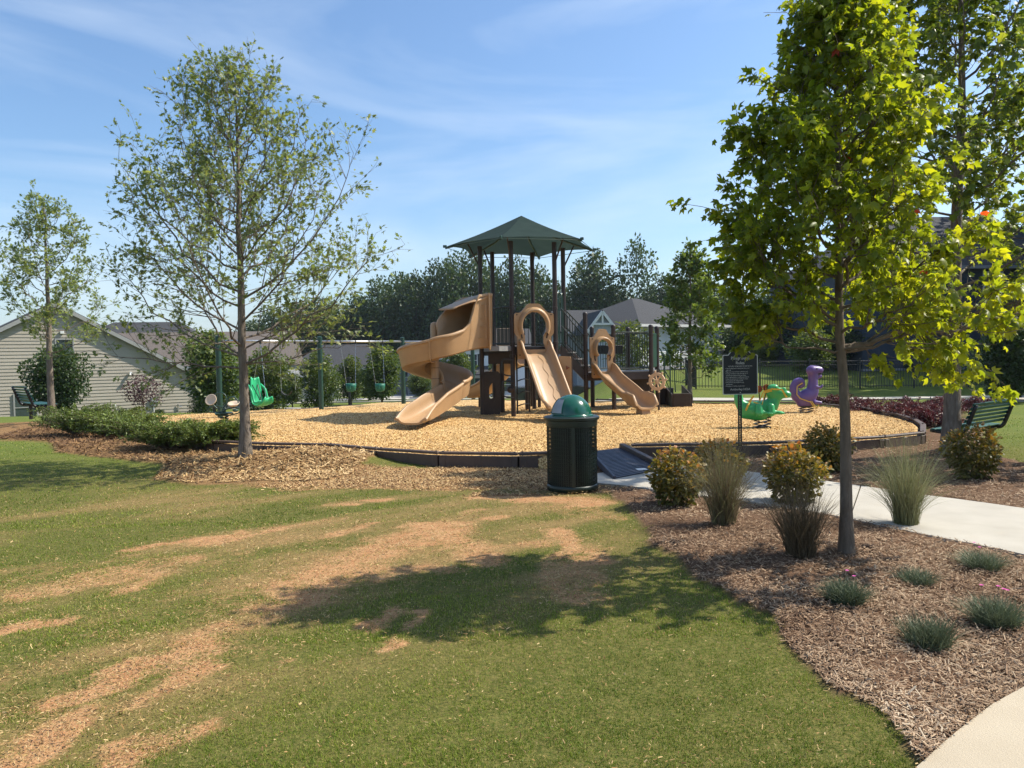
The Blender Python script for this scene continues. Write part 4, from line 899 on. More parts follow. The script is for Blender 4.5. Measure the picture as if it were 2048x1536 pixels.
def post(x, y, z1, r=.062, cap=True, clamps=(), z0=-.3, mat=None):
    b = B(); b.cyl((x, y, z0), (x, y, z1), r, 14)
    if cap: b.lathe([(r * 1.12, z1 - .03), (r * 1.12, z1 + .015), (r * .8, z1 + .045), (.001, z1 + .055)], (x, y, 0), 14)
    o = b.obj('post', mat or M_brown, ps, smooth=False, ang=R(40))
    for c in clamps: B().lathe([(r, c - .035), (r * 1.2, c - .03), (r * 1.2, c + .03), (r, c + .035)], (x, y, 0), 14).obj('clamp', M_brown, o)
    return o
RIM = 2.07; cz = 4.60
for p in HP: post(p[0], p[1], cz + .02, cap=False, clamps=(DZ + .98, DZ + .08, DZ - .25))
# canopy: six fabric panels, rafters, eave pipe
ap = np.array([HC[0], HC[1], 5.47]); eave = [np.array([*(HC + RIM * np.array([math.cos(R(a)), math.sin(R(a))])), cz]) for a in HA]
for i in range(6):
    a, c = eave[i], eave[(i + 1) % 6]; b = B(); n = 8; V = []; F = []
    for r_ in range(n + 1):
        t = r_ / n
        for s_ in range(n + 1):
            u = s_ / n; q = ap * (1 - t) + (a * (1 - u) + c * u) * t
            sag = -.035 * math.sin(math.pi * t) - .02 * math.sin(math.pi * u) * t; q = q + np.array([0, 0, sag])
            if r_ == n: q = q + (ap - q) * .085 * math.sin(math.pi * u)
            V.append(q)
    for r_ in range(n):
        for s_ in range(n): k = r_ * (n + 1) + s_; F.append((k, k + 1, k + n + 2, k + n + 1))
    b.add(V, F); b.obj('canopy_panel', M_fabric, ps, smooth=True)
for i in range(6):
    a = eave[i]; p = np.array([HP[i][0], HP[i][1], cz + .05]); out_ = a - np.array([HC[0], HC[1], cz]); out_ /= np.linalg.norm(out_)
    b = B(); b.tube([ap - np.array([0, 0, .14]), (ap + a) / 2 - np.array([0, 0, .17]), a + out_ * .03 + np.array([0, 0, -.05])], .026, 8); b.obj('rafter', M_dgreen, ps)
    B().tube([np.array([p[0], p[1], cz - .55]), a + (ap - a) * .28 + np.array([0, 0, -.16])], .022, 8).obj('brace', M_brown, ps)
    B().box(a + out_ * .04, (.10, .05, .07), rotm(0, 0, math.atan2(out_[1], out_[0])), .01).obj('corner_bracket', M_dgreen, ps)
b = B()
for i in range(6): b.tube([eave[i] + np.array([0, 0, -.03]), eave[(i + 1) % 6] + np.array([0, 0, -.03])], .008, 5)
b.obj('eave_cable', M_dgreen, ps)
# decks
def deck(poly, z, t=.09):
    B().prism([tuple(q) for q in poly], z - .02, z).obj('deck_plate', M_dgreen if False else M_steel_g, ps)
    B().prism([tuple(q) for q in poly], z - t - .14, z - .022).obj('deck_frame', M_brown, ps)
M_steel_g = pbr('grey coated deck', (.22, .22, .22), (.17, .17, .17), scale=9, rough=.55)
deck([HC + (p - HC) * .97 for p in HP], DZ)
def rail(a, c, z0, z1, n, za=None, zb=None, post_ends=True, nm='railing', mat=None, hgt=None):
    """vertical bar railing between two plan points; za/zb shift of each end for stairs"""
    a = np.asarray(a, float); c = np.asarray(c, float); za = za or 0; zb = zb or 0; mat = mat or M_dgreen
    r = B(); A0 = np.array([*a, z0 + za]); A1 = np.array([*a, z1 + za]); C0 = np.array([*c, z0 + zb]); C1 = np.array([*c, z1 + zb])
    if mat is M_dgreen: mat = M_rail
    r.tube([A1, C1], .017, 8); o = r.obj(nm, mat, ps); B().tube([A0, C0], .017, 8).obj('bottom_rail', mat, o)
    for i in range(n):
        t = (i + .5) / n; B().cyl(A0 + (C0 - A0) * t, A1 + (C1 - A1) * t, .0105, 6).obj('bar', mat, o)
    return o
def inset(a, c, m=.09): d = (c - a) / np.linalg.norm(c - a); return a + d * m, c - d * m
# front-left rail, back rails
a, c = inset(HP[0], HP[1]); rail(a + (c - a) * .30, c, DZ + .08, DZ + 1.02, 10)
a, c = inset(HP[4], HP[5]); rail(a, c, DZ + .08, DZ + 1.0, 9)
a, c = inset(HP[3], HP[4]); rail(a, c, DZ + .08, DZ + 1.0, 9)
a, c = inset(HP[2], HP[3]); rail(a, a + (c - a) * .30, DZ + .08, DZ + 1.25, 3); 
# pair of looped hand grips at the climber entrance
m = HP[2] + (HP[3] - HP[2]) * .35
for k in (0, .45):
    q = m + (HP[3] - HP[2]) * k; w = (HP[3] - HP[2]) / np.linalg.norm(HP[3] - HP[2]) * .09; th = np.linspace(0, math.pi, 9)
    pts = [(q[0] - w[0], q[1] - w[1], DZ - .1)] + [(q[0] - w[0] * math.cos(x_), q[1] - w[1] * math.cos(x_), DZ + 1.30 + .13 * math.sin(x_)) for x_ in th] + [(q[0] + w[0], q[1] + w[1], DZ - .1)]
    B().tube(pts, .016, 8).obj('hand_loop', M_dgreen, ps)

# ---- ring panels (slide entrances)
def ring_panel(org, ux, W_, H_, hole, thick=.05, band=.11, nm='slide_hood', tilt=0):
    """flat moulded panel with a keyhole opening and a proud arched band; org = bottom centre, ux = plan direction along the panel"""
    ux = np.array([ux[0], ux[1], 0.]) / np.hypot(ux[0], ux[1]); uz = np.array([0, 0, 1.]); un = np.cross(ux, uz)   # un points to the camera side
    M = np.stack([ux, uz, un], 1); n = 72; cx, cy = hole['c']; outer = []; inner = []; mid = []
    for i in range(n):
        th = 2 * math.pi * i / n - math.pi / 2; dx, dy = math.cos(th), math.sin(th)
        t = 9
        hw = W_ / 2
        def top(x): k = abs(x) / hw; return H_ * (1 - .17 * smoothstep((k - .22) / .55)) 
        # march to the outline
        s = 0
        while s < 3:
            x = cx + dx * s; y = cy + dy * s
            ww = hw * (1 if y > .46 * H_ else (.86 if y < .40 * H_ else .86 + .14 * (y - .40 * H_) / (.06 * H_)))
            if abs(x) > ww or y < 0 or y > top(x): break
            s += .004
        outer.append((cx + dx * s, cy + dy * s))
        s = 0
        while s < 3:
            x = cx + dx * s; y = cy + dy * s; rr = hole['r']
            ins = (x * x / rr ** 2 + (y - hole['yc']) ** 2 / (rr * 1.12) ** 2 < 1) or (abs(x) < hole['w'] * (1 + .25 * max(0, hole['y0'] + .18 - y) / .18) and hole['y0'] < y < hole['yc'])
            if not ins: break
            s += .004
        inner.append((cx + dx * s, cy + dy * s))
    outer = np.array(outer); inner = np.array(inner)
    b = B(); b.ring(outer, inner, -thick / 2, thick / 2, M, org)
    o = b.obj(nm, M_tan, ps, ang=R(35))
    # band: proud arch around the upper opening
    k = [i for i in range(n) if inner[i][1] > hole['yc'] - .18]
    c_ = np.array([0, hole['yc']]); b = B(); V = []; F = []
    prof = [(1.0, thick / 2), (1.0, band), (1.06, band + .03), (1.20, band + .02), (1.30, band * .5), (1.36, thick / 2 - .005)]
    for i in k:
        for f_, z_ in prof:
            q = c_ + (inner[i] - c_) * f_; V.append(M @ np.array([q[0], min(q[1], H_ * .985), z_]) + org)
    m_ = len(prof)
    for i in range(len(k) - 1):
        for j in range(m_ - 1): F.append((i * m_ + j, i * m_ + j + 1, (i + 1) * m_ + j + 1, (i + 1) * m_ + j))
    b.add(V, F); b.obj('arch_band', M_tan, o, smooth=True)
    for sx in (-1, 1):                                        # dark plates on the face stand in for the shade in slot holes
        q = M @ np.array([sx * hole['r'] * 1.06, hole['y0'] + .36, thick / 2 + .012]) + org
        B().box(q, (.035, .012, .15), M @ rotm(math.pi / 2, 0, 0) @ rotm(0, sx * .18, 0) if False else np.stack([ux, un, uz], 1) @ rotm(0, sx * .22, 0), .005).obj('hand_slot_shade', M_dbrown, o)
        for yy in (H_ * .80, .10):
            q = M @ np.array([sx * (W_ / 2 - .07) * (1 if yy > .5 else .86), yy, thick / 2]) + org; B().cyl(q, q + un * .012, .018, 8).obj('bolt', M_dbrown, o)
    return o

# ---- swept chutes
def chute(path, nm, wbed=.42, hwall=.26, hl=None, hr=None, lip=.045, mat=None, flare=.06, thick=.02, parent=None):
    """U shaped trough swept along a path of (x,y,z) bed-centre points; hl/hr wall heights per point (left/right of travel)"""
    p = np.asarray(path, float); n = len(p); T = np.gradient(p, axis=0); T /= np.linalg.norm(T, axis=1)[:, None]
    side_ = np.cross(T, [0, 0, 1.]); side_ /= np.linalg.norm(side_, axis=1)[:, None]; up = np.cross(side_, T)
    hl = np.full(n, hwall) if hl is None else np.asarray(hl); hr = np.full(n, hwall) if hr is None else np.asarray(hr)
    V = []; F = []; m = None
    for i in range(n):
        w = wbed / 2; L_, R_ = hl[i], hr[i]
        def half(h, s):                                       # inner profile from bed centre to outer lip, then outer skin back
            return [(s * 0, 0), (s * w * .6, .002), (s * w * .88, .02), (s * (w + .03), .07), (s * (w + .03 + flare * .5), max(.1, h * .6)), (s * (w + .03 + flare), h - .01), (s * (w + .05 + flare), h + .015), (s * (w + .08 + flare), h + .012), (s * (w + .10 + flare), h - .012),
                    (s * (w + .095 + flare), h - .05), (s * (w + .055 + flare), h - .055), (s * (w + .05 + flare * .6), max(.06, h * .5)), (s * (w + .03), -.0), (s * w * .7, -.04), (s * 0, -.045)]
        prof = half(L_, -1)[::-1] + half(R_, 1)[1:]
        # order: outer-left centre ... lip ... inner ... lip ... outer-right centre (closed)
        for a, h in prof: V.append(p[i] + side_[i] * a + up[i] * h if False else p[i] + side_[i] * a + np.array([0, 0, 1.]) * h * (1 if True else 0))
        m = len(prof)
    for i in range(n - 1):
        for j in range(m): k = (j + 1) % m; F.append((i * m + j, (i + 1) * m + j, (i + 1) * m + k, i * m + k))
    F += [tuple(range(m)), tuple((n - 1) * m + j for j in range(m))[::-1]]
    b = B(); b.add(V, F); return b.obj(nm, mat or M_tan, parent or ps, ang=R(50))

# main straight slide on the front right edge of the tower
e0, e1 = HP[1], HP[2]; ed = (e1 - e0) / np.linalg.norm(e1 - e0); en = np.array([ed[1], -ed[0]])
mid = (e0 + e1) / 2 - ed * .02 + en * .075
ring_panel(np.array([mid[0], mid[1], DZ - .33]), ed, 1.06, 1.42, dict(c=(0, .78), r=.325, yc=.84, w=.25, y0=.24))
s0 = np.array([mid[0], mid[1], DZ - .20]); dirn = np.array([P(1122, 820, 18.35)[0] - s0[0], 18.35 - s0[1]]); Ls = np.linalg.norm(dirn); dirn /= Ls
tt = np.linspace(0, 1, 22); zz = []
for t in tt:
    d_ = t * (Ls + .25); zz.append(np.interp(d_, [0, .18, .45, Ls * .80, Ls * .93, Ls + .25], [s0[2], s0[2] - .03, s0[2] - .25, .52, .38, .33]))
path = np.stack([s0[0] + dirn[0] * tt * (Ls + .25), s0[1] + dirn[1] * tt * (Ls + .25), zz], -1)
path = smooth_line(path, 2); hw = np.interp(np.linspace(0, 1, len(path)), [0, .06, .15, .85, 1], [.36, .34, .24, .22, .16])
chute(path, 'straight_slide', .56, hl=hw, hr=hw, flare=.05)
q = path[-6]; B().cyl((q[0], q[1], 0), (q[0], q[1], q[2] - .03), .05, 8).obj('slide_leg', M_tan, ps)
# raised wavy ridges on its bed
sd = np.array([dirn[1], -dirn[0]])
for side_k, sgn in ((-.20, 1), (-.05, -1)):
    pts = []
    for i in range(4, len(path) - 6):
        w = side_k + sgn * .035 * math.sin(i * .9); pts.append((path[i][0] - sd[0] * -w, path[i][1] - sd[1] * -w, path[i][2] + .008))
    B().tube(pts, .006, 5).obj('bed_ridge', M_tan, ps)

# low deck with its posts
LZ = 1.20
lp = {k: P(px, 700, y)[0] for k, px, y in (('a', 1171, 20.9), ('b', 1184, 22.3), ('c', 1227, 21.2), ('d', 1254, 23.4), ('e', 1302, 21.6), ('f', 1314, 22.9))}
LP = {'a': (lp['a'], 20.9), 'b': (lp['b'], 22.3), 'c': (lp['c'], 21.2), 'd': (lp['d'], 23.2), 'e': (lp['e'], 21.6), 'f': (lp['f'], 22.9)}
for k, (x_, y_) in LP.items(): post(x_, y_, 2.78 if k == 'a' else 2.44, clamps=(LZ + 1.0, LZ - .08))
deck([LP['a'], (LP['c'][0], LP['c'][1]), LP['e'], LP['f'], LP['d'], LP['b']], LZ)
rl = lambda k1, k2, n: rail(*inset(np.array(LP[k1]), np.array(LP[k2])), LZ + .08, LZ + 1.08, n)
rl('c', 'e', 13); rl('b', 'd', 13); rl('d', 'f', 9)
a, c = np.array(LP['e']), np.array(LP['f']); mm = (a + c) / 2; d_ = c - a
B().box((mm[0], mm[1], LZ + .58), (np.linalg.norm(d_) * .8, .02, .98), rotm(0, 0, math.atan2(d_[1], d_[0])), .01).obj('green_panel', M_dgreen, ps)
# right slide
ed2 = (np.array(LP['c']) - np.array(LP['a'])); ed2 /= np.linalg.norm(ed2); en2 = np.array([ed2[1], -ed2[0]])
mid2 = (np.array(LP['a']) + np.array(LP['c'])) / 2 + en2 * .08 + ed2 * .03
ring_panel(np.array([mid2[0], mid2[1], LZ - .16]), ed2, .74, 1.33, dict(c=(0, .72), r=.218, yc=.80, w=.15, y0=.18), band=.15)
end = P(1290, 815, 19.2); s0 = np.array([mid2[0], mid2[1], LZ - .04]); dirn = end[:2] - s0[:2]; Ls = np.linalg.norm(dirn); dirn /= Ls
tt = np.linspace(0, 1, 24); Lt = Ls + .1
path = np.array([[s0[0] + dirn[0] * t * Lt, s0[1] + dirn[1] * t * Lt, np.interp(t * Lt, [0, .2, .5, Ls * .62, Ls * .78, Ls * .92, Lt], [s0[2], s0[2] - .03, s0[2] - .26, .58, .42, .34, .32])] for t in tt])
path = smooth_line(path, 2); f_ = np.linspace(0, 1, len(path)); hw = np.interp(f_, [0, .06, .3, .70, .80, .93, 1], [.30, .27, .25, .25, .33, .33, .12])
chute(path, 'wave_slide', .42, hl=hw, hr=hw, flare=.04)
q = path[-5]; B().prism([(-.16, 0), (.16, 0), (.12, .22), (-.12, .22)], -.12, .12, np.stack([[dirn[0], dirn[1], 0], [0, 0, 1], [dirn[1], -dirn[0], 0]], 1), (q[0], q[1], .08)).obj('slide_foot', M_tan, ps)
# stairs between the two decks, with sloping rails and side boards
t0, t1 = (HP[2] + HP[3]) / 2, (np.array(LP['a']) + np.array(LP['b'])) / 2
f0, f1 = HP[3] + np.array([0, -.05]), np.array(LP['b']); g0, g1 = HP[2] + (HP[3] - HP[2]) * .45, np.array(LP['a'])
for (u0, u1) in ((f0, f1), (g0, g1)):
    rail(*inset(u0, u1, .06), DZ + .1, DZ + 1.0, 9, 0, -(DZ - LZ))
    rail(*inset(u0, u1, .06), DZ + .52, DZ + .54, 1, 0, -(DZ - LZ))
    d_ = u1 - u0; Ln = np.linalg.norm(d_); u = np.array([d_[0] / Ln, d_[1] / Ln, 0]); Mx = np.stack([u, [0, 0, 1], np.cross(u, [0, 0, 1])], 1)
    B().prism([(.03, DZ - .30), (.03, DZ + .04), (Ln - .03, LZ + .04), (Ln - .03, LZ - .24)], -.02, .02, Mx, (u0[0], u0[1], 0)).obj('side_board', M_brown, ps)
for i in range(3):
    t = (i + 1) / 4; a_ = f0 + (f1 - f0) * t; c_ = g0 + (g1 - g0) * t; m_ = (a_ + c_) / 2; d_ = c_ - a_
    B().box((m_[0], m_[1], DZ - (DZ - LZ) * t), (np.linalg.norm(d_), .26, .03), rotm(0, 0, math.atan2(d_[1], d_[0]))).obj('stair_tread', M_steel_g, ps)
# dark round panel (window panel) on the back rail seen through the arch
q = (np.array(LP['b']) * .55 + np.array(LP['d']) * .45); B().box((q[0], q[1] - .04, LZ + .62), (.9, .03, .26), rotm(0, 0, .25), .02).obj('rail_panel', M_black, ps)
# transfer stairs below the low deck, box step, hand rails
for i in range(4):
    t = i / 4; B().box((LP['e'][0] + .10 + .24 * i * .0 - .95 + .24 * i, 22.2, LZ - .22 - .22 * (3 - i) - .1), (.28, .9, .16), None, .01).obj('transfer_step', M_dbrown, ps) if False else None
ux = np.array([1, 0, 0.]); Mx = np.stack([ux, [0, 0, 1], [0, -1, 0]], 1)
B().prism([(P(1254, 700, 22)[0], LZ - .16), (P(1305, 700, 22)[0], LZ - .16), (P(1312, 700, 22)[0], .10), (P(1304, 700, 22)[0], .10)], -.03, .03, Mx, (0, 22.1, 0)).obj('side_board', M_dbrown, ps)
for i in range(5):
    f_ = i / 4; B().box((P(1268 + 36 * f_, 700, 22.5)[0], 22.5, LZ - .28 - .19 * i), (.30, .75, .04), None, .006).obj('stair_tread', M_dbrown, ps)
hx = P(1334, 700, 22.6)[0]
for yy in (22.2, 23.0):
    B().tube(smooth_line([(LP['f'][0] + .02, yy, 1.86), (LP['f'][0] + .12, yy, 1.80), (hx - .06, yy, 1.62), (hx, yy, 1.50), (hx, yy, .0)], 4), .018, 8).obj('hand_rail', M_dgreen, ps)
    B().tube([(LP['f'][0] + .05, yy, 1.25), (hx, yy, .92)], .015, 8).obj('hand_rail', M_dgreen, ps)
    B().tube([(LP['f'][0] + .05, yy, 1.05), (hx, yy, .60)], .012, 8).obj('hand_rail', M_dgreen, ps)
# box step module with open top (transfer station)
bx0, bx1 = P(1331, 800, 22.6)[0], P(1382, 800, 22.0)[0]; Wb = bx1 - bx0 - .08; by = 22.0
xc = P(1364, 800, 22)[0]
b = B(); b.box((xc, by, .33), (.50, .04, .40), None, .01).obj('step_front', M_dbrown, ps)
Mx = np.stack([[0, 1, 0], [0, 0, 1], [1, 0, 0]], 1)
b = B(); b.prism([(0, .10), (1.2, .10), (1.2, .72), (0, .50)], -.02, .02, Mx, (xc - .27, by, 0)).obj('step_side', M_dbrown, ps)
b = B(); b.prism([(0, .10), (1.2, .10), (1.2, .72), (0, .50)], -.02, .02, Mx, (xc + .27, by, 0)).obj('step_side', M_dbrown, ps)
B().box((xc - .30, by + .9, .38), (.50, .05, .55), rotm(0, 0, .1), .01).obj('step_side', M_dbrown, ps)
B().box((xc, by + .62, .28), (.50, 1.0, .03)).obj('stair_tread', M_dbrown, ps)
B().tube(smooth_line([(xc - .12, by + .3, .55), (xc - .14, by + .3, 1.18), (xc - .02, by + .3, 1.30), (xc + .12, by + .3, 1.30), (xc + .2, by + .3, 1.16), (xc + .2, by + .3, .95), (xc + .08, by + .3, .86)], 4), .016, 8).obj('grab_loop', M_dgreen, ps)
# ship's wheel on a panel edge
wc = P(1314, 763, 21.2); un = np.array([-.60, -.80, 0]); ux = np.array([.80, -.60, 0]); Mx = np.stack([ux, [0, 0, 1], un], 1); ring_o, ring_i = [], []
for i in range(64):
    a = 2 * math.pi * i / 64; ring_o.append((.245 * math.cos(a), .245 * math.sin(a))); ring_i.append((.165 * math.cos(a), .165 * math.sin(a)))
M_wheel = pbr('light tan plastic', (.66, .47, .31), (.60, .42, .27), scale=5, rough=.5)
sw = B().ring(ring_o, ring_i, -.02, .02, Mx, wc).obj('ship_wheel', M_wheel, ps, ang=R(35))
for i in range(8):
    a = i * math.pi / 4 + .2; d_ = Mx @ np.array([math.cos(a), math.sin(a), 0]); rr = np.stack([d_, np.cross(un, d_), un], 1)
    B().box(wc + d_ * .10, (.15, .028, .03), rr).obj('spoke', M_wheel, sw)
    B().box(wc + d_ * .275, (.07, .05, .036), rr, .008).obj('handle', M_wheel, sw)
B().cyl(wc - un * .03, wc + un * .03, .035, 12).obj('hub', M_wheel, sw)
B().cyl((wc[0] + .06, wc[1] + .08, -.1), (wc[0] + .06, wc[1] + .08, wc[2] + .1), .03, 8).obj('wheel_post', M_brown, ps)

# climbing wall panel with three holds, right of the straight slide
cw = P(1131, 752, 19.6); a_, c_ = P(1113, 750, 19.75), P(1133, 750, 19.45); d_ = c_ - a_; d_[2] = 0; Ln = .30; d_ /= np.linalg.norm(d_)
Mx = np.stack([[.97, -.22, 0], [0, 0, 1], [-.22, -.97, 0]], 1)
o = B().prism([(-.16, .0), (.15, .0), (.16, 1.35), (.13, 1.42), (-.15, 1.44), (-.17, 1.4)], -.04, .04, Mx, (cw[0], cw[1], .22)).obj('climbing_wall', M_tan, ps)
B().tube([Mx @ np.array([.16, -.1, 0]) + [cw[0], cw[1], .22], Mx @ np.array([.17, 1.42, 0]) + [cw[0], cw[1], .22]], .02, 8).obj('wall_edge', M_brown, ps)
for u_, v_ in ((.06, 1.14), (.0, .84), (.09, .54)):
    q = Mx @ np.array([u_, v_, .05]) + [cw[0], cw[1], .22]; b = B(); b.sphere(q, .03, 8)
    for k in (0, 1, 2): a = 1.57 + k * 2.09 + u_ * 9; e = q + Mx @ np.array([math.cos(a) * .055, math.sin(a) * .055, .01]); b.tube([q, e], [.02, .012], 6)
    b.obj('hold', M_hold, o)

# ---- spiral slide
CX, CY = P(870, 720, 19.2)[0], 19.2; r_c = .545
hood_x = P(980, 700, 19.9)[0]
pts = [(hood_x, 19.75, 1.93), (hood_x - .25, 19.62, 1.925), (hood_x - .62, 19.0, 1.86)]
pts = [(hood_x, 19.55, 1.93), (hood_x - .30, 19.45, 1.92), (hood_x - .66, 19.12, 1.86), (CX + .28, CY - r_c * .92, 1.73)]
for a, z in ((-90, 1.63), (-120, 1.56), (-150, 1.48), (-180, 1.39), (-210, 1.30), (-240, 1.20), (-270, 1.10), (-300, 1.00), (-330, .89), (-360, .77), (-385, .68), (-405, .60)):
    pts.append((CX + r_c * math.cos(R(a)), CY + r_c * math.sin(R(a)), z))
pts += [(CX + .10, CY - .95, .42), (CX - .10, CY - 1.40, .31), (CX - .26, CY - 1.85, .25), (CX - .36, CY - 2.15, .235)]
path = smooth_line(pts, 6); n = len(path); f = np.linspace(0, 1, n)
# travel: left of travel is the inside (column) side after the turn begins (clockwise from above -> right side is inside)
turn = smoothstep((f - .08) / .1)
hl = np.interp(f, [0, .080, .095, .112, .13, .16, .25, .45, .85, .92, 1.0], [1.30, 1.30, 1.12, .66, .54, .50, .46, .46, .44, .34, .10])
hr = np.interp(f, [0, .07, .10, .13, .16, .19, .22, .27, .85, .92, 1.0], [1.30, 1.27, 1.16, .97, .76, .58, .48, .40, .36, .30, .10])
chute(path, 'spiral_slide', .50, hl=hl, hr=hr, flare=.05)
B().tube([(CX, CY, -.2), (CX, CY, 2.46), (CX, CY, 2.53), (CX, CY, 2.56)], [.105, .10, .085, .03], 16).obj('spiral_column', M_tan, ps, ang=R(50))
for z in (.78, 1.15, 1.42): B().lathe([(.106, z - .006), (.108, z), (.106, z + .006)], (CX, CY, 0), 16).obj('column_joint', M_dbrown, ps)
# hood roof: arch over the two tall walls, with framed side panels
b = B(); V = []; F = []; k = int(n * .15); m = 14
T = np.gradient(path, axis=0); T[:, 2] = 0; T /= np.linalg.norm(T, axis=1)[:, None]; S_ = np.cross(T, [0, 0, 1.])
for i in range(k):
    g = i / (k - 1); top_z = 3.27 - .42 * g ** 2; base_z = path[i][2] + 1.22 * (1 - .1 * g)
    for j in range(m):
        a0_ = 1.15 * float(smoothstep((g - .60) / .40)); a = a0_ + (math.pi - a0_) * j / (m - 1); w = .25 + .05 + .08
        V.append((path[i][0] - S_[i][0] * w * math.cos(a) * 1.03, path[i][1] - S_[i][1] * w * math.cos(a) * 1.03, base_z + (top_z - base_z) * min(1, 1.25 * math.sin(a)) ** .6))
for i in range(k - 1):
    for j in range(m - 1): F.append((i * m + j, i * m + j + 1, (i + 1) * m + j + 1, (i + 1) * m + j))
b.add(V, F); hood = b.obj('slide_hood', M_tan, ps, smooth=True)
mod = hood.modifiers.new('shell', 'SOLIDIFY'); mod.thickness = .02
b = B()
fr_ = path[0]; b.box((fr_[0] + .02, fr_[1], 2.55), (.05, .86, 1.42), None, .02)
hp = b.obj('hood_flange', M_tan, ps)
# recessed frames moulded in the near hood wall
for zc, hh in ((2.78, .34), (2.28, .30)):
    q = path[2] + np.array([0, 0, 0]); yw = q[1] - .42
    for (dx, dz, sx, sz) in ((0, hh / 2, .26, .016), (0, -hh / 2, .26, .016), (-.13, 0, .016, hh), (.13, 0, .016, hh)):
        B().box((hood_x - .20 + dx, yw + .005, zc + dz), (sx, .02, sz), rotm(0, 0, .12), .004).obj('moulded_frame', M_tan, hood)
# flange joint of the chute halves
for kk in (int(n * .215), int(n * .60)):
    q = path[kk]; tt_ = T[kk]; s_ = S_[kk]; ring = []
    for s2, h2 in ((-.40, .45), (-.37, .2), (-.30, -.03), (0, -.065), (.30, -.03), (.37, .2), (.40, .40)): ring.append(q + s_ * s2 + np.array([0, 0, h2]))
    B().tube(smooth_line(ring, 3), .018, 6).obj('joint_flange', M_tan, ps)
B().cyl((CX - .05, CY - 1.5, -.1), (CX - .05, CY - 1.5, .27), .045, 8).obj('slide_leg', M_brown, ps)
# small bridge deck between tower and spiral entrance
B().prism([(hood_x, 19.2), (hood_x + .25, 19.2), (HP[1][0], HP[1][1]), (HP[0][0], HP[0][1]), (hood_x, 19.95)], DZ - .12, DZ).obj('deck_plate', M_steel_g, ps)
# panel with arched window below the deck, skirt board
x0, x1 = P(966, 780, 20.3)[0], P(1001, 780, 20.3)[0]; w = x1 - x0
Mx = np.stack([[1, 0, 0], [0, 0, 1], [0, -1, 0]], 1); oo, ii_ = [], []
for i in range(40):
    a = 2 * math.pi * i / 40 - math.pi / 2; dx, dy = math.cos(a), math.sin(a); s = 0
    while abs(dx * s) < w / 2 and -.62 < dy * s < .52: s += .005
    oo.append((dx * s, dy * s)); s = 0
    while abs(dx * s) < .085 * (1 if dy * s < .05 else max(0, 1 - ((dy * s - .05) / .17) ** 2)) and -.18 < dy * s < .25: s += .004
    ii_.append((dx * s + .02, dy * s))
B().ring(oo, ii_, -.025, .025, Mx, ((x0 + x1) / 2, 20.3, .76)).obj('arch_panel', M_dbrown, ps)
post(x0 - .02, 20.32, DZ, cap=False); post(x1 + .04, 20.75, DZ, cap=False)
B().box(((x0 + HP[1][0]) / 2 + .05, 20.12, DZ - .30), (.62, .04, .30), rotm(0, 0, -.35), .01).obj('skirt_board', M_brown, ps)
# loop ladder climber below the deck front
for z in (.72, 1.28):
    x = P(1018, 760, 19.8)[0]; pts = [(x + .12, 19.75, z + .30), (x - .12, 19.72, z + .32), (x - .17, 19.7, z + .24), (x - .17, 19.7, z + .02), (x - .10, 19.72, z - .08), (x + .12, 19.76, z - .12)]
    B().tube(smooth_line(pts, 4), .019, 8).obj('climber_loop', M_black, ps)
lad = [(P(1034, 760, 20.4)[0], 20.4), (P(1058, 760, 20.9)[0], 20.9)]
for (x, y) in lad: B().cyl((x, y, -.1), (x, y, DZ - .1), .022, 8).obj('ladder_rail', M_black, ps)
for i in range(5):
    z = .35 + i * .33; (xa, ya), (xb, yb) = lad
    B().tube(smooth_line([(xa, ya, z), ((xa + xb) / 2, ya - .12, z + .06), (xb, yb, z + .03)], 4), .016, 8).obj('rung', M_black, ps)
for px, y in ((1077, 22.6), (1062, 22.9), (1052, 21.8)): post(P(px, 700, y)[0], y, DZ, r=.05, cap=False)
B().sphere(P(1021, 779, 19.75), .09, 12).obj('ball_knob', M_dbrown, ps)
# rear slide coming down to the left behind the tower
pb = [(P(1045, 700, 22.4)[0], 22.4, 1.45), (P(1025, 700, 22.6)[0], 22.6, 1.32), (P(1000, 700, 22.9)[0], 22.9, .98), (P(975, 700, 23.3)[0], 23.3, .62), (P(958, 700, 23.6)[0], 23.6, .48), (P(944, 700, 23.8)[0], 23.8, .44)]
chute(smooth_line(pb, 5), 'rear_slide', .46, hwall=.32)
B().cyl((pb[4][0], pb[4][1], -.1), (pb[4][0], pb[4][1], .42), .05, 8).obj('slide_leg', M_brown, ps)
# back panel of pale plastic seen between the bars
B().box((P(1015, 700, 22.2)[0], 22.15, DZ + .30), (.62, .03, .50), None, .02).obj('activity_panel', pbr('pale tan panel', (.42, .33, .26), rough=.5), ps)

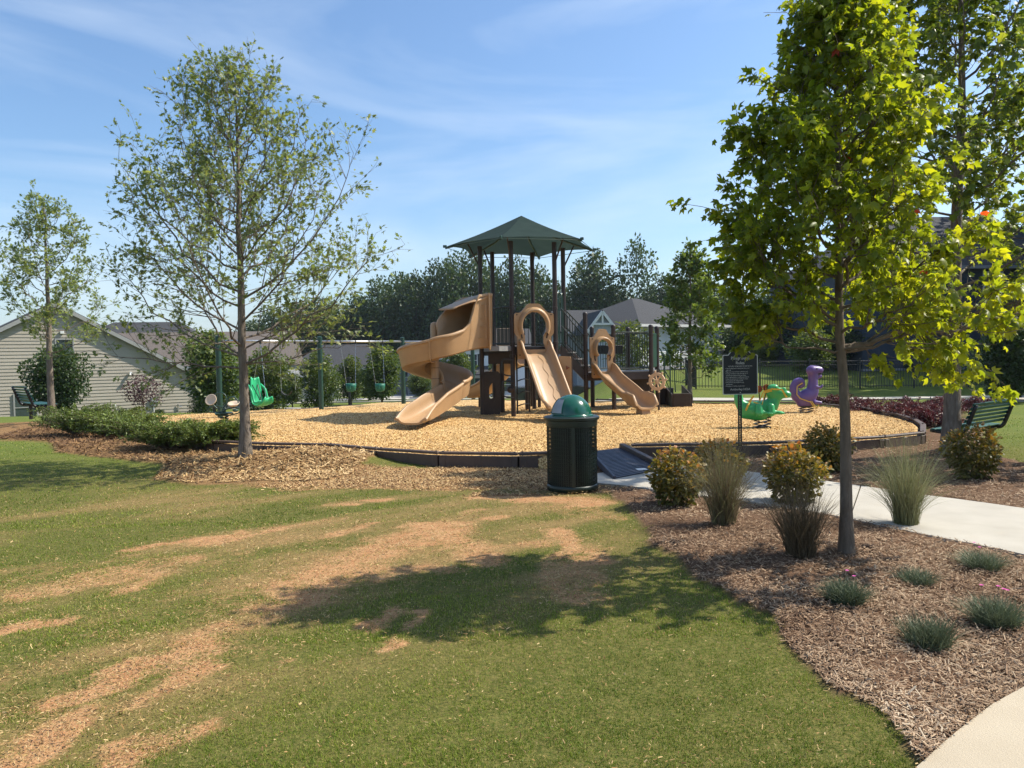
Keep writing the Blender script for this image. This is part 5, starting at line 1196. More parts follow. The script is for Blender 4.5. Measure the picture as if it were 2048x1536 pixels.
# ================================================================== SWING SET
sw_p = []
Y0 = 20.8
for i, px in enumerate((438, 641, 806, 946)): Yi = Y0 * (1 + .117 * i); sw_p.append(P(px, 750, Yi))
swg = thing('swing_set', 'long green single beam swing set with four posts left of the play tower', 'swing set', (sw_p[1][0], sw_p[1][1], SZ))
BZ = 2.22
for p in sw_p:
    b = B(); b.cyl((p[0], p[1], -.3), (p[0], p[1], BZ + .10), .072, 16); b.lathe([(.076, BZ + .10), (.076, BZ + .13), (.03, BZ + .15), (.001, BZ + .15)], (p[0], p[1], 0), 16); b.obj('post', M_dgreen, swg, ang=R(40))
for i in range(3): B().tube([(*sw_p[i][:2], BZ), (*sw_p[i + 1][:2], BZ)], .036, 14).obj('beam', M_steel, swg, smooth=True)
def on_beam(px):
    k = 0
    for i in range(3):
        if px > (438, 641, 806)[i]: k = i
    a, c = sw_p[k], sw_p[k + 1]; u = (px - 1024) / FPX; t = (u * a[1] - a[0]) / ((c[0] - a[0]) - u * (c[1] - a[1])); return a + (c - a) * t
def chain(p0, p1, parent, n=None):
    p0 = np.asarray(p0, float); p1 = np.asarray(p1, float); L_ = np.linalg.norm(p1 - p0); n = int(L_ / .05); b = B(); d = (p1 - p0) / L_
    for i in range(n):
        a = p0 + d * (L_ * i / n); c = p0 + d * (L_ * (i + 1.15) / n); r = np.stack([np.cross([0, 1, 0], d), [0, 1, 0], d], 1); 
        b.box((a + c) / 2, (.018, .005, .05) if i % 2 else (.005, .018, .05), r)
    return b.obj('chain', M_steel, parent)
def hanger(p, parent): B().box((p[0], p[1], BZ - .02), (.05, .10, .11), None, .01).obj('hanger', M_black, parent)
M_seat = pbr('bright green plastic', (.035, .42, .19), (.03, .36, .16), scale=4, rough=.38, bump=.02)
M_teal = pbr('teal green rubber', (.022, .15, .11), (.018, .125, .09), scale=5, rough=.5)
# high back moulded swing
h0 = on_beam(523); h1 = h0
sx, sy = P(519, 790, h0[1])[0], h0[1]
hb = thing('high_back_swing', 'bright green moulded high back swing seat hanging by two chains next to the oak trunk', 'swing', (sx, sy, 1.0))
hanger(h0, hb)
b = B(); V = []; F = []; nu, nv = 11, 16
prof = [(-.24, 1.48, .15), (-.235, 1.42, .17), (-.225, 1.30, .185), (-.21, 1.15, .20), (-.20, 1.0, .215), (-.18, .85, .225), (-.14, .74, .23), (-.05, .69, .235), (.06, .68, .24), (.16, .71, .235), (.24, .76, .21), (.29, .84, .17), (.31, .92, .12)]
for (dx, z, w) in prof:
    for j in range(nu):
        u = -1 + 2 * j / (nu - 1); V.append((dx + .07 * abs(u) ** 2.5, w * u, z + .04 * abs(u) ** 3))
for i in range(len(prof) - 1):
    for j in range(nu - 1): F.append((i * nu + j, i * nu + j + 1, (i + 1) * nu + j + 1, (i + 1) * nu + j))
V = np.array(V) @ rotm(0, 0, R(-28)).T + np.array([sx, sy, -.30]); b.add(V, F); o = b.obj('seat_shell', M_seat, hb, smooth=True); md = o.modifiers.new('shell', 'SOLIDIFY'); md.thickness = .035
rz = rotm(0, 0, R(-28)); loc = lambda x, y, z: rz @ np.array([x, y, z]) + np.array([sx, sy, -.30])
B().tube(smooth_line([loc(-.2, -.24, 1.30), loc(-.05, -.26, 1.16), loc(.02, -.26, .95), loc(.1, -.27, .80), loc(.26, -.2, .84)], 4), .035, 8).obj('side_bolster', M_seat, hb, smooth=True)
B().tube(smooth_line([loc(-.2, .24, 1.30), loc(-.05, .26, 1.16), loc(.02, .26, .95), loc(.1, .27, .80), loc(.26, .2, .84)], 4), .035, 8).obj('side_bolster', M_seat, hb, smooth=True)
B().tube([loc(-.17, .1, 1.3), loc(.0, .04, .95), loc(.08, .0, .74)], .012, 6).obj('harness', M_black, hb)
B().tube([loc(-.17, -.1, 1.3), loc(.0, -.04, .95), loc(.08, .0, .74)], .012, 6).obj('harness', M_black, hb)
chain((h0[0], h0[1], BZ - .06), loc(-.20, .0, 1.42), hb); chain((h0[0], h0[1], BZ - .06), loc(.30, -.05, .93), hb)
for px1, px2, lb, pxs in ((683, 713, 'teal bucket swing hanging in the middle bay nearer the middle post', 702), (740, 767, 'teal bucket swing hanging in the middle bay nearer the right post', 760)):
    a, c = on_beam(px1), on_beam(px2); s = P(pxs, 770, a[1]); bz = P(pxs, 776, a[1])[2]
    bs = thing('bucket_swing', lb, 'swing', (s[0], a[1], bz), 'toddler bucket swings')
    hanger(a, bs); hanger(c, bs); x, y = s[0], a[1]
    b = B(); b.lathe([(.09, bz - .10), (.13, bz - .06), (.15, bz + .06), (.155, bz + .14), (.165, bz + .14), (.16, bz + .05), (.14, bz - .08), (.09, bz - .115), (.001, bz - .115)], (x, y, 0), 16); b.obj('bucket', M_teal, bs, smooth=True)
    B().box((x, y - .02, bz + .02), (.06, .30, .14), None, .02).obj('leg_divider', M_teal, bs)
    chain((a[0], a[1], BZ - .06), (x - .14, y, bz + .14), bs); chain((c[0], c[1], BZ - .06), (x + .14, y, bz + .14), bs)
a, c = on_beam(561), on_beam(592); bs = thing('belt_swing', 'black rubber belt swing hanging from the left bay of the swing set', 'swing', ((a[0] + c[0]) / 2, a[1], .6))
hanger(a, bs); hanger(c, bs); zb = P(576, 790, a[1])[2]
chain((a[0], a[1], BZ - .06), (a[0] + .02, a[1], zb + .12), bs); chain((c[0], c[1], BZ - .06), (c[0] - .02, c[1], zb + .12), bs)
V = []; F = []
for i in range(11):
    t = -1 + i / 5; x = (a[0] + c[0]) / 2 + t * (c[0] - a[0] - .04) / 2; z = zb + .12 * t * t
    V += [(x, a[1] - .07, z), (x, a[1] + .07, z), (x, a[1] + .07, z - .012), (x, a[1] - .07, z - .012)]
for i in range(10):
    for j in range(4): k = (j + 1) % 4; F.append((i * 4 + j, (i + 1) * 4 + j, (i + 1) * 4 + k, i * 4 + k))
B().add(V, F).obj('belt', M_rubber, bs)

# ================================================================== SPRING RIDERS
def blob(name, parts, mat, parent, voxel=.018):
    """parts: chains [(x,y,z,r)...] merged into one smooth skin with a voxel remesh"""
    b = B()
    for ch in parts:
        ch = np.asarray(ch, float)
        if len(ch) > 1:
            q = smooth_line(ch, 6)
        else: q = ch
        for p_ in q: b.sphere(p_[:3], p_[3], 10)
        if len(q) > 1: b.tube(q[:, :3], q[:, 3], 12)
    o = b.obj(name, mat, parent, world=True, smooth=True)
    m1 = o.modifiers.new('skin', 'REMESH'); m1.mode = 'VOXEL'; m1.voxel_size = voxel; m1.use_smooth_shade = True
    m2 = o.modifiers.new('soft', 'SMOOTH'); m2.factor = .7; m2.iterations = 6
    return o
def zspring(x, y, z0, z1, r, parent, n=3, mat=None, yaw=0.0):
    """the flat leaf spring pair of a rocker: two facing zigzag leaves"""
    b = B(); h = (z1 - z0) / n; rz = rotm(0, 0, yaw)
    for s in (-1, 1):
        for i in range(n):
            za = z0 + i * h
            for (u0, v0, u1, v1) in ((0.05, za + h * .5, 1, za + h * .05), (.05, za + h * .5, 1, za + h * .95)):
                p0 = rz @ np.array([s * u0 * r, 0, 0]) + [x, y, v0]; p1 = rz @ np.array([s * u1 * r, 0, 0]) + [x, y, v1]
                d = p1 - p0; L_ = np.linalg.norm(d); d /= L_; w = rz @ np.array([0, 1, 0]); b.box((p0 + p1) / 2, (L_, .09, .016), np.stack([d, w, np.cross(d, w)], 1))
    b.box((x, y, z1), (r * 1.9, .2, .025), rz); b.box((x, y, z0), (r * 1.9, .2, .025), rz); b.cyl((x, y, z0 - .2), (x, y, z0), .06, 8)
    return b.obj('spring', mat or M_black, parent)
M_ride = pbr('rider green plastic', (.045, .36, .115), (.04, .31, .10), scale=3, rough=.33, bump=.02, spec=.5)
M_purp = pbr('rider purple plastic', (.13, .075, .24), (.11, .06, .20), scale=3, rough=.33, bump=.02, spec=.5)
M_yel = pbr('yellow tape', (.74, .50, .07), (.68, .45, .06), scale=9, rough=.5, trans=.2)
M_red = pbr('red striped disc', (.33, .06, .025), (.24, .045, .02), scale=9, rough=.5)
gx, gy = P(1524, 800, 15.5)[0], 15.5
gr = thing('spring_rider', 'bright green reptile spring rider with raised tail and yellow tape round its tail and snout', 'spring rider', (gx, gy, SZ))
Q = lambda x, y, z, r: (gx + x, gy + y, z, r)
blob('body', [[Q(-.42, .02, .64, .10), Q(-.30, 0, .52, .155), Q(-.08, 0, .50, .19), Q(.14, 0, .56, .165), Q(.24, -.01, .70, .12), Q(.30, -.02, .80, .12)],
              [Q(-.36, .02, .54, .13), Q(-.45, .03, .68, .10), Q(-.47, .03, .80, .085)],
              [Q(.20, -.02, .84, .13), Q(.32, -.03, .84, .12), Q(.44, -.05, .82, .085), Q(.50, -.06, .81, .07)],
              [Q(.16, -.10, .94, .085), Q(.22, -.11, .95, .08)], [Q(.42, -.08, .92, .045)],
              [Q(-.35, 0, .45, .12), Q(-.05, 0, .44, .15), Q(.15, 0, .47, .11)]], M_ride, gr)
for sx_, yy in ((-.12, -.19), (.12, -.18)):
    blob('leg', [[Q(sx_, yy, .58, .075), Q(sx_ - .01, yy - .03, .46, .08)], [Q(sx_ + .02, yy - .03, .47, .05), Q(sx_ + .20, yy - .05, .46, .035)], [Q(sx_ + .16, yy - .09, .45, .02), Q(sx_ + .24, yy - .10, .45, .018)], [Q(sx_ + .16, yy - .03, .45, .02), Q(sx_ + .25, yy - .02, .46, .018)]], M_ride, gr, .014)
for sx_, yy in ((-.12, .19), (.12, .18)): blob('leg', [[Q(sx_, yy, .58, .075), Q(sx_, yy + .03, .46, .08)], [Q(sx_ + .02, yy + .03, .47, .05), Q(sx_ + .20, yy + .05, .46, .035)]], M_ride, gr, .016)
zspring(gx + .0, gy, .16, .36, .16, gr)
B().tube([Q(-.335, -.02, .44, 0)[:3], Q(-.36, -.14, .53, 0)[:3], Q(-.33, -.15, .62, 0)[:3], Q(-.24, -.04, .69, 0)[:3]], .02, 6).obj('tape_band', M_yel, gr)
for p0, p1, w in (((-.30, -.13, .68), (-.21, -.15, .80), .018), ((-.22, -.15, .68), (-.05, -.16, .62), .012), ((-.10, -.16, .70), (-.02, -.16, .88), .010), ((-.02, -.16, .88), (.16, -.19, .94), .016), ((.0, -.17, .86), (.14, -.19, .90), .012), ((.16, -.19, .93), (.34, -.17, .92), .016), ((.34, -.16, .93), (.42, -.145, .80), .016), ((.42, -.14, .80), (.46, -.12, .76), .018), ((-.05, -.16, .62), (-.0, -.17, .84), .008)):
    a_, c_ = np.array([gx, gy, 0]) + p0, np.array([gx, gy, 0]) + p1; d = c_ - a_; L_ = np.linalg.norm(d); d /= L_; n_ = np.cross(d, [0, -1, 0]); n_ /= np.linalg.norm(n_)
    B().box((a_ + c_) / 2, (L_, .004, w * 2), np.stack([d, np.cross(n_, d), n_], 1)).obj('tape_strip', M_yel, gr)
for dx, dz in ((-.075, .93), (.075, .955)):
    B().cyl((gx + dx, gy - .05, dz), (gx + dx, gy - .03, dz), .068, 20).obj('hand_disc', M_red, gr)
    for k in range(4): B().box((gx + dx - .04 + k * .027, gy - .053, dz), (.008, .004, .10)).obj('disc_stripe', M_yel if k == 1 else M_dbrown, gr)
    B().cyl((gx + dx, gy - .04, dz), (gx + dx * .6, gy, .66), .012, 6).obj('handle_stem', M_dbrown, gr)
# purple
vx, vy = P(1612, 800, 18.9)[0], 18.9
pr = thing('spring_rider', 'purple dinosaur spring rider with curled tail and open mouth behind the green rider', 'spring rider', (vx, vy, SZ))
Q = lambda x, y, z, r: (vx + x, vy + y, z, r)
blob('body', [[Q(-.10, 0, .52, .17), Q(.02, 0, .56, .19), Q(.14, 0, .66, .16), Q(.17, 0, .85, .125), Q(.17, 0, 1.02, .115), Q(.16, 0, 1.16, .125)],
              [Q(-.10, 0, .50, .16), Q(-.25, 0, .60, .13), Q(-.30, 0, .78, .10), Q(-.24, 0, .92, .085), Q(-.13, 0, .95, .075), Q(-.08, 0, .86, .065), Q(-.13, 0, .80, .05)],
              [Q(.14, 0, 1.19, .135), Q(.26, 0, 1.20, .11), Q(.34, 0, 1.20, .09)], [Q(.18, 0, 1.06, .09), Q(.28, 0, 1.04, .06), Q(.36, 0, 1.05, .045)],
              [Q(.10, 0, .45, .15), Q(-.10, 0, .44, .15)]], M_purp, pr, .016)
blob('foot', [[Q(.16, -.14, .42, .06), Q(.30, -.16, .41, .04)]], M_purp, pr, .016); blob('foot', [[Q(.16, .14, .42, .06), Q(.30, .16, .41, .04)]], M_purp, pr, .016)
blob('arm', [[Q(.20, -.10, .80, .045), Q(.30, -.13, .78, .035), Q(.35, -.13, .83, .03)]], M_purp, pr, .014)
B().sphere((vx + .22, vy - .125, 1.24), .018, 8).obj('eye', M_black, pr)
B().box((vx + .30, vy, 1.115), (.13, .15, .035), None, .01).obj('mouth', M_black, pr)
zspring(vx, vy, .15, .32, .17, pr)
for p0, p1 in (((-.12, -.1, .90), (-.26, -.12, .82)), ((-.26, -.12, .82), (-.28, -.15, .62)), ((-.28, -.15, .62), (-.20, -.18, .52)), ((-.20, -.18, .52), (.02, -.2, .44)), ((.02, -.2, .46), (.12, -.2, .30)), ((.06, -.2, .46), (.18, -.2, .28)), ((.16, -.2, .26), (.24, -.2, .36))):
    a_, c_ = np.array([vx, vy, 0]) + p0, np.array([vx, vy, 0]) + p1; d = c_ - a_; L_ = np.linalg.norm(d); d /= L_; n_ = np.cross(d, [0, -1, 0]); n_ /= np.linalg.norm(n_)
    B().box((a_ + c_) / 2, (L_, .004, .022), np.stack([d, np.cross(n_, d), n_], 1)).obj('tape_strip', M_yel, pr)
# four seat spring rider with loops, left of the oak
fx, fy = P(447, 800, 18.9)[0], 18.9
fr2 = thing('spring_rider', 'spring rider with green pipe loops and tan dish seats left of the oak trunk', 'spring rider', (fx, fy, SZ))
b = B(); th = np.linspace(0, 8 * math.pi, 80); b.tube(np.stack([fx + .095 * np.cos(th), fy + .095 * np.sin(th), .12 + th / (8 * math.pi) * .26], -1), .018, 6); b.obj('spring', M_black, fr2, smooth=True)
M_dish = pbr('pale tan plastic', (.62, .50, .38), (.56, .45, .34), scale=5, rough=.4)
for dx, dz, rx, ry in ((-.28, .73, 1.15, -.25), (.26, .62, .35, .0)):
    b = B(); b.lathe([(.001, -.05), (.09, -.04), (.135, .0), (.145, .03), (.135, .035), (.08, -.01), (.001, -.02)], (0, 0, 0), 20); V = b.v[0] @ rotm(rx, ry, 0).T + np.array([fx + dx, fy - .05, dz]); q = B().add(V, b.f); q.obj('dish_seat', M_dish, fr2, smooth=True)
loops = [((-.42, .46), (-.40, .54), (-.20, .57), (.0, .50), (-.10, .42), (-.36, .42), (-.42, .46)), ((.02, .44), (-.12, .42), (-.14, .37), (.1, .35), (.30, .38), (.42, .42), (.44, .50), (.30, .54), (.1, .5), (.02, .44)),
         ((-.18, .50), (-.30, .66), (-.22, .86), (-.06, .90), (.04, .80), (.03, .62), (-.06, .50)), ((.10, .52), (.14, .74), (.26, .80), (.37, .72), (.39, .58))]
for i, l_ in enumerate(loops): B().tube(smooth_line([(fx + x, fy + (-.12 if i % 2 else .1) * (1 if i < 2 else .6), z) for x, z in l_], 5), .016, 8).obj('pipe_loop', M_dgreen, fr2, smooth=True)
B().box((fx, fy, .40), (.42, .34, .03), rotm(0, 0, .4), .01).obj('seat_plate', M_dgreen, fr2)
B().cyl((fx, fy, .38), (fx, fy, .52), .05, 10).obj('hub', M_dgreen, fr2)
B().sphere((fx + .33, fy - .12, .47), .07, 10, (1, 1, .6)).obj('foot_pad', M_dgreen, fr2)

# ================================================================== TRASH CAN
tx, ty = P(1145, 980, 9.55)[0], 9.55
tc_ = thing('trash_can', 'dark green expanded metal trash can with shiny dome lid in front of the ramp', 'trash can', (tx, ty, 0))
M_lid = pbr('glossy green dome', (.008, .085, .055), (.007, .075, .048), scale=3, rough=.16, spec=.6, bump=.01)
M_can = pbr('green plastisol', (.008, .020, .014), (.006, .015, .011), scale=7, rough=.4, spec=.5)
M_liner = pbr('black liner', (.010, .010, .010), scale=9, rough=.6)
rb, h0_, h1_ = .300, .035, .845; b = B(); cols, rows = 64, 34; V = []; F = []
wd = .0048
for s_ in (-1, 1):                                           # two families of crossing strands
    for c_ in range(cols):
        base_ = len(V)
        for r_ in range(rows + 1):
            # strand zigzags: adjacent strands touch at the nodes of the diamonds
            a = 2 * math.pi * (c_ + .5 + s_ * .25 * (1 if r_ % 2 else -1)) / cols; z = h0_ + (h1_ - h0_) * r_ / rows; rr_ = rb + .002 * s_
            for dz in (-1, 1):
                aa = a + dz * wd / rb; V.append((rr_ * math.cos(aa), rr_ * math.sin(aa), z))
        for r_ in range(rows): k = base_ + r_ * 2; F.append((k, k + 1, k + 3, k + 2))
b.add(np.array(V) + [tx, ty, 0], F); o = b.obj('mesh_body', M_can, tc_, kind='stuff'); o.modifiers.new('wire', 'SOLIDIFY').thickness = .004
B().lathe([(.262, .06), (.262, .84)], (tx, ty, 0), 28).obj('liner', M_liner, tc_, smooth=True)
for k in range(4):
    a = k * math.pi / 2 - math.pi / 2 - .03; c_, s_ = math.cos(a), math.sin(a)
    B().box((tx + c_ * .306, ty + s_ * .306, .44), (.008, .045, .82), rotm(0, 0, a)).obj('rib_strap', M_can, tc_)
B().lathe([(.300, .012), (.315, .015), (.318, .07), (.306, .085), (.298, .085)], (tx, ty, 0), 40).obj('base_band', M_can, tc_, smooth=True)
B().lathe([(.300, .80), (.318, .805), (.322, .845), (.322, .875), (.345, .885), (.348, .915), (.335, .925), (.24, .93), (.001, .93)], (tx, ty, 0), 48).obj('top_rim', M_can, tc_, ang=R(40))
B().lathe([(.001, .016), (.28, .016), (.28, .03), (.001, .03)], (tx, ty, 0), 28).obj('base_plate', M_can, tc_)
dome = [(.252 * math.cos(t), .935 + .255 * math.sin(t)) for t in np.linspace(0, math.pi / 2 - .01, 18)]
lid = B().lathe([(.272, .925), (.272, .94), (.256, .945)] + dome, (tx, ty, 0), 48).obj('dome_lid', M_lid, tc_, smooth=True)
V, F = [], []; nn = 9                                           # push flap on the left front of the dome
for i in range(nn + 1):
    for j in range(nn + 1):
        az = R(-166 + 44 * i / nn); el = R(7 + 45 * j / nn); r_ = .2585; V.append((tx + r_ * math.cos(el) * math.cos(az), ty + r_ * math.cos(el) * math.sin(az), .938 + r_ * math.sin(el)))
for i in range(nn):
    for j in range(nn): k = i * (nn + 1) + j; F.append((k, k + nn + 1, k + nn + 2, k + 1))
B().add(V, F).obj('push_flap', pbr('grey aluminium flap', (.34, .34, .35), (.28, .28, .29), scale=6, rough=.4, metal=.3), lid, smooth=True)
V = np.array(V).reshape(nn + 1, nn + 1, 3); ctr = np.array([tx, ty, .938]); loop = list(V[:, 0]) + list(V[-1, 1:]) + list(V[::-1, -1][1:]) + list(V[0, ::-1][1:])
B().tube([ctr + (q - ctr) * 1.006 for q in loop], .005, 5).obj('flap_frame', M_lid, lid)

# ================================================================== RULES SIGN
gp = G(1469, 908, 0); sx, sy = gp[0], 12.35
sg = thing('rules_sign', 'black playground rules sign with cream border and arched top on a perforated post', 'sign', (sx, sy, 0))
b = B(); 
for dx in (-.020, .020): b.box((sx + dx, sy, .48), (.018, .030, 1.1 + .1))
for i in range(44): b.box((sx, sy, -.08 + i * .0262), (.024, .028, .0135))
b.obj('perforated_post', pbr('black green post', (.022, .026, .022), rough=.5), sg)
zc0, zc1 = P(1469, 789, sy)[2], P(1469, 697, sy)[2]; Wd = 70 / FPX * sy; Hh = zc1 - zc0
# outline: rectangle with rounded corners and a segmental arch on top
def outline(w, h, arch_h, r=.02):
    o = []; sh = h - arch_h; hw = w / 2
    for cx, cy, a0 in ((hw - r, r, -90), (hw - r, sh - r, 0)):
        for k in range(4): a = R(a0 + 30 * k); o.append((cx + r * math.cos(a), cy + r * math.sin(a)))
    ch = hw * .69; Rr = (ch ** 2 + arch_h ** 2) / (2 * arch_h); cy = h - Rr; a1 = math.asin(ch / Rr)
    for k in range(19): a = a1 - 2 * a1 * k / 18; o.append((Rr * math.sin(a), cy + Rr * math.cos(a)))
    for cx, cy, a0 in ((-hw + r, sh - r, 90), (-hw + r, r, 180)):
        for k in range(4): a = R(a0 + 30 * k); o.append((cx + r * math.cos(a), cy + r * math.sin(a)))
    return o
ah = Hh * .135; Mx = np.stack([[1, 0, 0], [0, 0, 1], [0, -1, 0]], 1); M_cream = pbr('cream paint', (.60, .58, .48), rough=.5); M_face = pbr('black green face', (.012, .016, .016), (.010, .013, .013), scale=4, rough=.38)
oo = outline(Wd, Hh, ah); io = outline(Wd - .022, Hh - .022, ah); io = [(x, y + .011) for x, y in io]
B().prism(oo, 0, .010, Mx, (sx, sy - .02, zc0)).obj('sign_board', M_face, sg)
B().ring(oo, io, .0105, .016, Mx, (sx, sy - .02, zc0)).obj('sign_border', M_cream, sg)
def text(body, size, x, z, align='CENTER', mat=M_cream, space=1.0):
    cu = bpy.data.curves.new('lettering', 'FONT'); cu.body = body; cu.size = size; cu.align_x = align; cu.extrude = .0012; cu.space_character = space; cu.resolution_u = 3
    o = bpy.data.objects.new('lettering', cu); C.objects.link(o); cu.materials.append(mat); dg = bpy.context.evaluated_depsgraph_get(); me_ = bpy.data.meshes.new_from_object(o.evaluated_get(dg)); bpy.data.objects.remove(o); bpy.data.curves.remove(cu)
    if not me_.materials: me_.materials.append(mat)
    o = bpy.data.objects.new('lettering', me_); C.objects.link(o); o.parent = sg
    o.rotation_euler = (R(90), 0, 0); o.location = (x, -.0325, z); return o
U = Hh / 92
zt = lambda py: zc0 + (789 - py) * U
text('Playground', .066, 0, zt(719)); text('Rules', .066, 0, zt(728.5)); text('HOURS 07:00 AM TO 09:00 PM', .0275, 0, zt(733.6), space=1.05)
lines = [(737.4, '\u2022 Use of playground equipment is at your'), (741.0, '  own risk.'), (744.4, '\u2022 Play area reserved for residents only.'), (748.0, '\u2022 Young residents under the age of 12'), (751.6, '  must be accompanied by an adult.'), (755.0, '\u2022 No rough playing or pulling permitted.'),
         (758.6, '\u2022 Only one person per swing at a time.'), (762.2, '\u2022 No jumping off sliding board.'), (765.6, '\u2022 No pets are permitted on any'), (769.2, '  equipment.'), (772.8, '\u2022 No glass or bottles in play area.')]
for py, s in lines: text(s, .0235, -Wd * .43, zt(py), 'LEFT')
text('Amberley HOA', .050, 0, zt(780.5))
for s_ in (-1, 1):                                            # scroll ornament at the top
    for cx, cz_, r_ in ((.030, 0, .017), (.068, .001, .011)):
        th = np.linspace(0, 5.2, 14); B().tube([(sx + s_ * (cx + r_ * (1 - t / 9) * math.cos(t)), sy - .0335, zt(702.5) + cz_ + r_ * (1 - t / 9) * math.sin(t)) for t in th], .0026, 5).obj('scroll', M_cream, sg)
B().sphere((sx, sy - .034, zt(702)), .014, 8, (1, .3, 1.2)).obj('scroll', M_cream, sg)
for py in (785, 705.5): B().cyl((sx, sy - .03, zt(py)), (sx, sy - .038, zt(py)), .008, 8).obj('bolt', M_cream, sg)

# ================================================================== BENCHES
def bench(name, label, cx, cy, z, yaw, L_=1.8, group='green slatted park benches'):
    t = thing(name, label, 'bench', (cx, cy, z), group); rz = rotm(0, 0, yaw)     # local +y = facing direction
    M_b = pbr('bench green', (.012, .085, .065), (.010, .07, .055), scale=7, rough=.4) if 'bench green' not in bpy.data.materials else bpy.data.materials['bench green']
    W3 = lambda x, y, zz: rz @ np.array([x, y, zz])
    for i in range(5):
        y = .30 - i * .098; B().box(W3(0, y - .02, .455), (L_, .078, .028), rz, .01).obj('seat_slat', M_b, t, world=False)
    for i in range(6):
        k = i / 5; y = -.21 - .17 * k; zz = .55 + .37 * k; B().box(W3(0, y, zz), (L_, .022, .058), rz @ rotm(R(22), 0, 0), .008).obj('back_slat', M_b, t, world=False)
    for sx_ in (-.46, .46):
        x = sx_ * L_
        pr_ = smooth_line([(x, .34, .43), (x, .05, .405), (x, -.14, .405), (x, -.215, .44), (x, -.27, .55), (x, -.40, .92)], 5)
        b = B(); pts = [W3(*p) for p in pr_]
        b.tube(pts, .036, 8); b.obj('side_frame', M_black, t, world=False, smooth=True)
        B().box(W3(x, .02, .20), (.06, .09, .44), rz, .006).obj('leg', M_black, t, world=False)
    return t
bp = P(1942, 895, 12.5)
bench('park_bench', 'dark green slatted bench beside the thick trunk, seen from behind at the right edge', bp[0], 12.5, gz(bp[0], 12.5) + .0, R(38)).scale = (.90, .90, .88)
lbp = P(74, 850, 21.3)
bench('park_bench', 'green slatted bench in front of the grey sided house behind the thin oak', lbp[0] + .0, 21.3, gz(lbp[0], 21.3) + .08, R(-46), 1.6)
# ================================================================== HOUSES, STREET, CARS, FENCE
M_side = pbr('grey green siding', (.36, .325, .27), (.335, .30, .25), scale=1.2, rough=.7, bump=.05, bscale=60, spec=.25)
M_trimg = pbr('grey trim', (.30, .30, .29), (.27, .27, .26), scale=2, rough=.6)
M_roof = pbr('dark shingle', (.060, .061, .066), (.036, .037, .040), scale=14, rough=.9, bump=.5, bscale=30, stretch=(1, 1, 3))
M_roofb = pbr('brown shingle', (.15, .125, .11), (.095, .08, .07), scale=14, rough=.9, bump=.5, bscale=30, stretch=(1, 1, 3))
M_white = pbr('white siding', (.72, .74, .76), (.68, .70, .72), scale=1.5, rough=.6)
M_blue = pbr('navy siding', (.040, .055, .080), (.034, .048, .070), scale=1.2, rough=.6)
M_beige = pbr('beige siding', (.42, .40, .35), (.38, .36, .32), scale=1.5, rough=.7)
M_gray2 = pbr('grey siding', (.26, .27, .29), (.23, .24, .26), scale=1.5, rough=.7)
M_glass = pbr('window glass', (.05, .07, .075), (.035, .05, .055), scale=.8, rough=.06, spec=.8)
M_wtrim = pbr('white trim', (.75, .75, .73), rough=.5)

def local(o, ux):
    ux = np.array([ux[0], ux[1], 0.]) / np.hypot(*ux); un = np.array([ux[1], -ux[0], 0.])     # un faces the viewer
    return lambda s, d, z: np.array([o[0], o[1], 0]) + ux * s - un * d + np.array([0, 0, z]), ux, un
def window(parent, T, ux, un, s, z0, z1, w, trim, out_=.05, split=True, glass=None):
    rr = np.stack([ux, -un, [0, 0, 1.]], 1); b = B(); t = .07; zc = (z0 + z1) / 2
    for ds, dz, a, c in ((0, z1 - zc + t / 2, w + 2 * t, t), (0, z0 - zc - t / 2, w + 2 * t, t), (-w / 2 - t / 2, 0, t, z1 - z0), (w / 2 + t / 2, 0, t, z1 - z0)):
        b.box(T(s + ds, -out_, zc + dz), (a, .06, c), rr)
    if split: b.box(T(s, -out_ + .01, zc), (w, .04, .045), rr)
    f = b.obj('window', trim, parent)
    B().box(T(s, -out_ + .035, zc), (w, .02, z1 - z0), rr).obj('pane', glass or M_glass, f); return f
def boards(parent, T, ux, un, s0, s1, z0, z1, roofz, mat, expo=.178, single=True, name='siding_board', merge=False):
    """lap siding: every course its own tilted board, cut to the gable line"""
    n = int((z1 - z0) / expo); bb = B()
    for i in range(n + 1):
        z = z0 + i * expo; zt = z + expo
        # clip to gable
        a, c = s0, s1
        while a < c and roofz(a) < zt: a += .03
        while c > a and roofz(c) < zt: c -= .03
        if c - a < .2: break
        q = [T(a, -.035, z), T(c, -.035, z), T(c, -.008, zt + .004), T(a, -.008, zt + .004), T(a, 0, z), T(c, 0, z), T(c, 0, zt), T(a, 0, zt)]
        b = bb if merge else B(); b.add(q, [(0, 1, 2, 3), (4, 7, 6, 5), (0, 4, 5, 1), (3, 2, 6, 7), (0, 3, 7, 4), (1, 5, 6, 2)])
        if not merge: b.obj(name, mat, parent)
    if merge: bb.obj(name, mat, parent, kind='stuff')

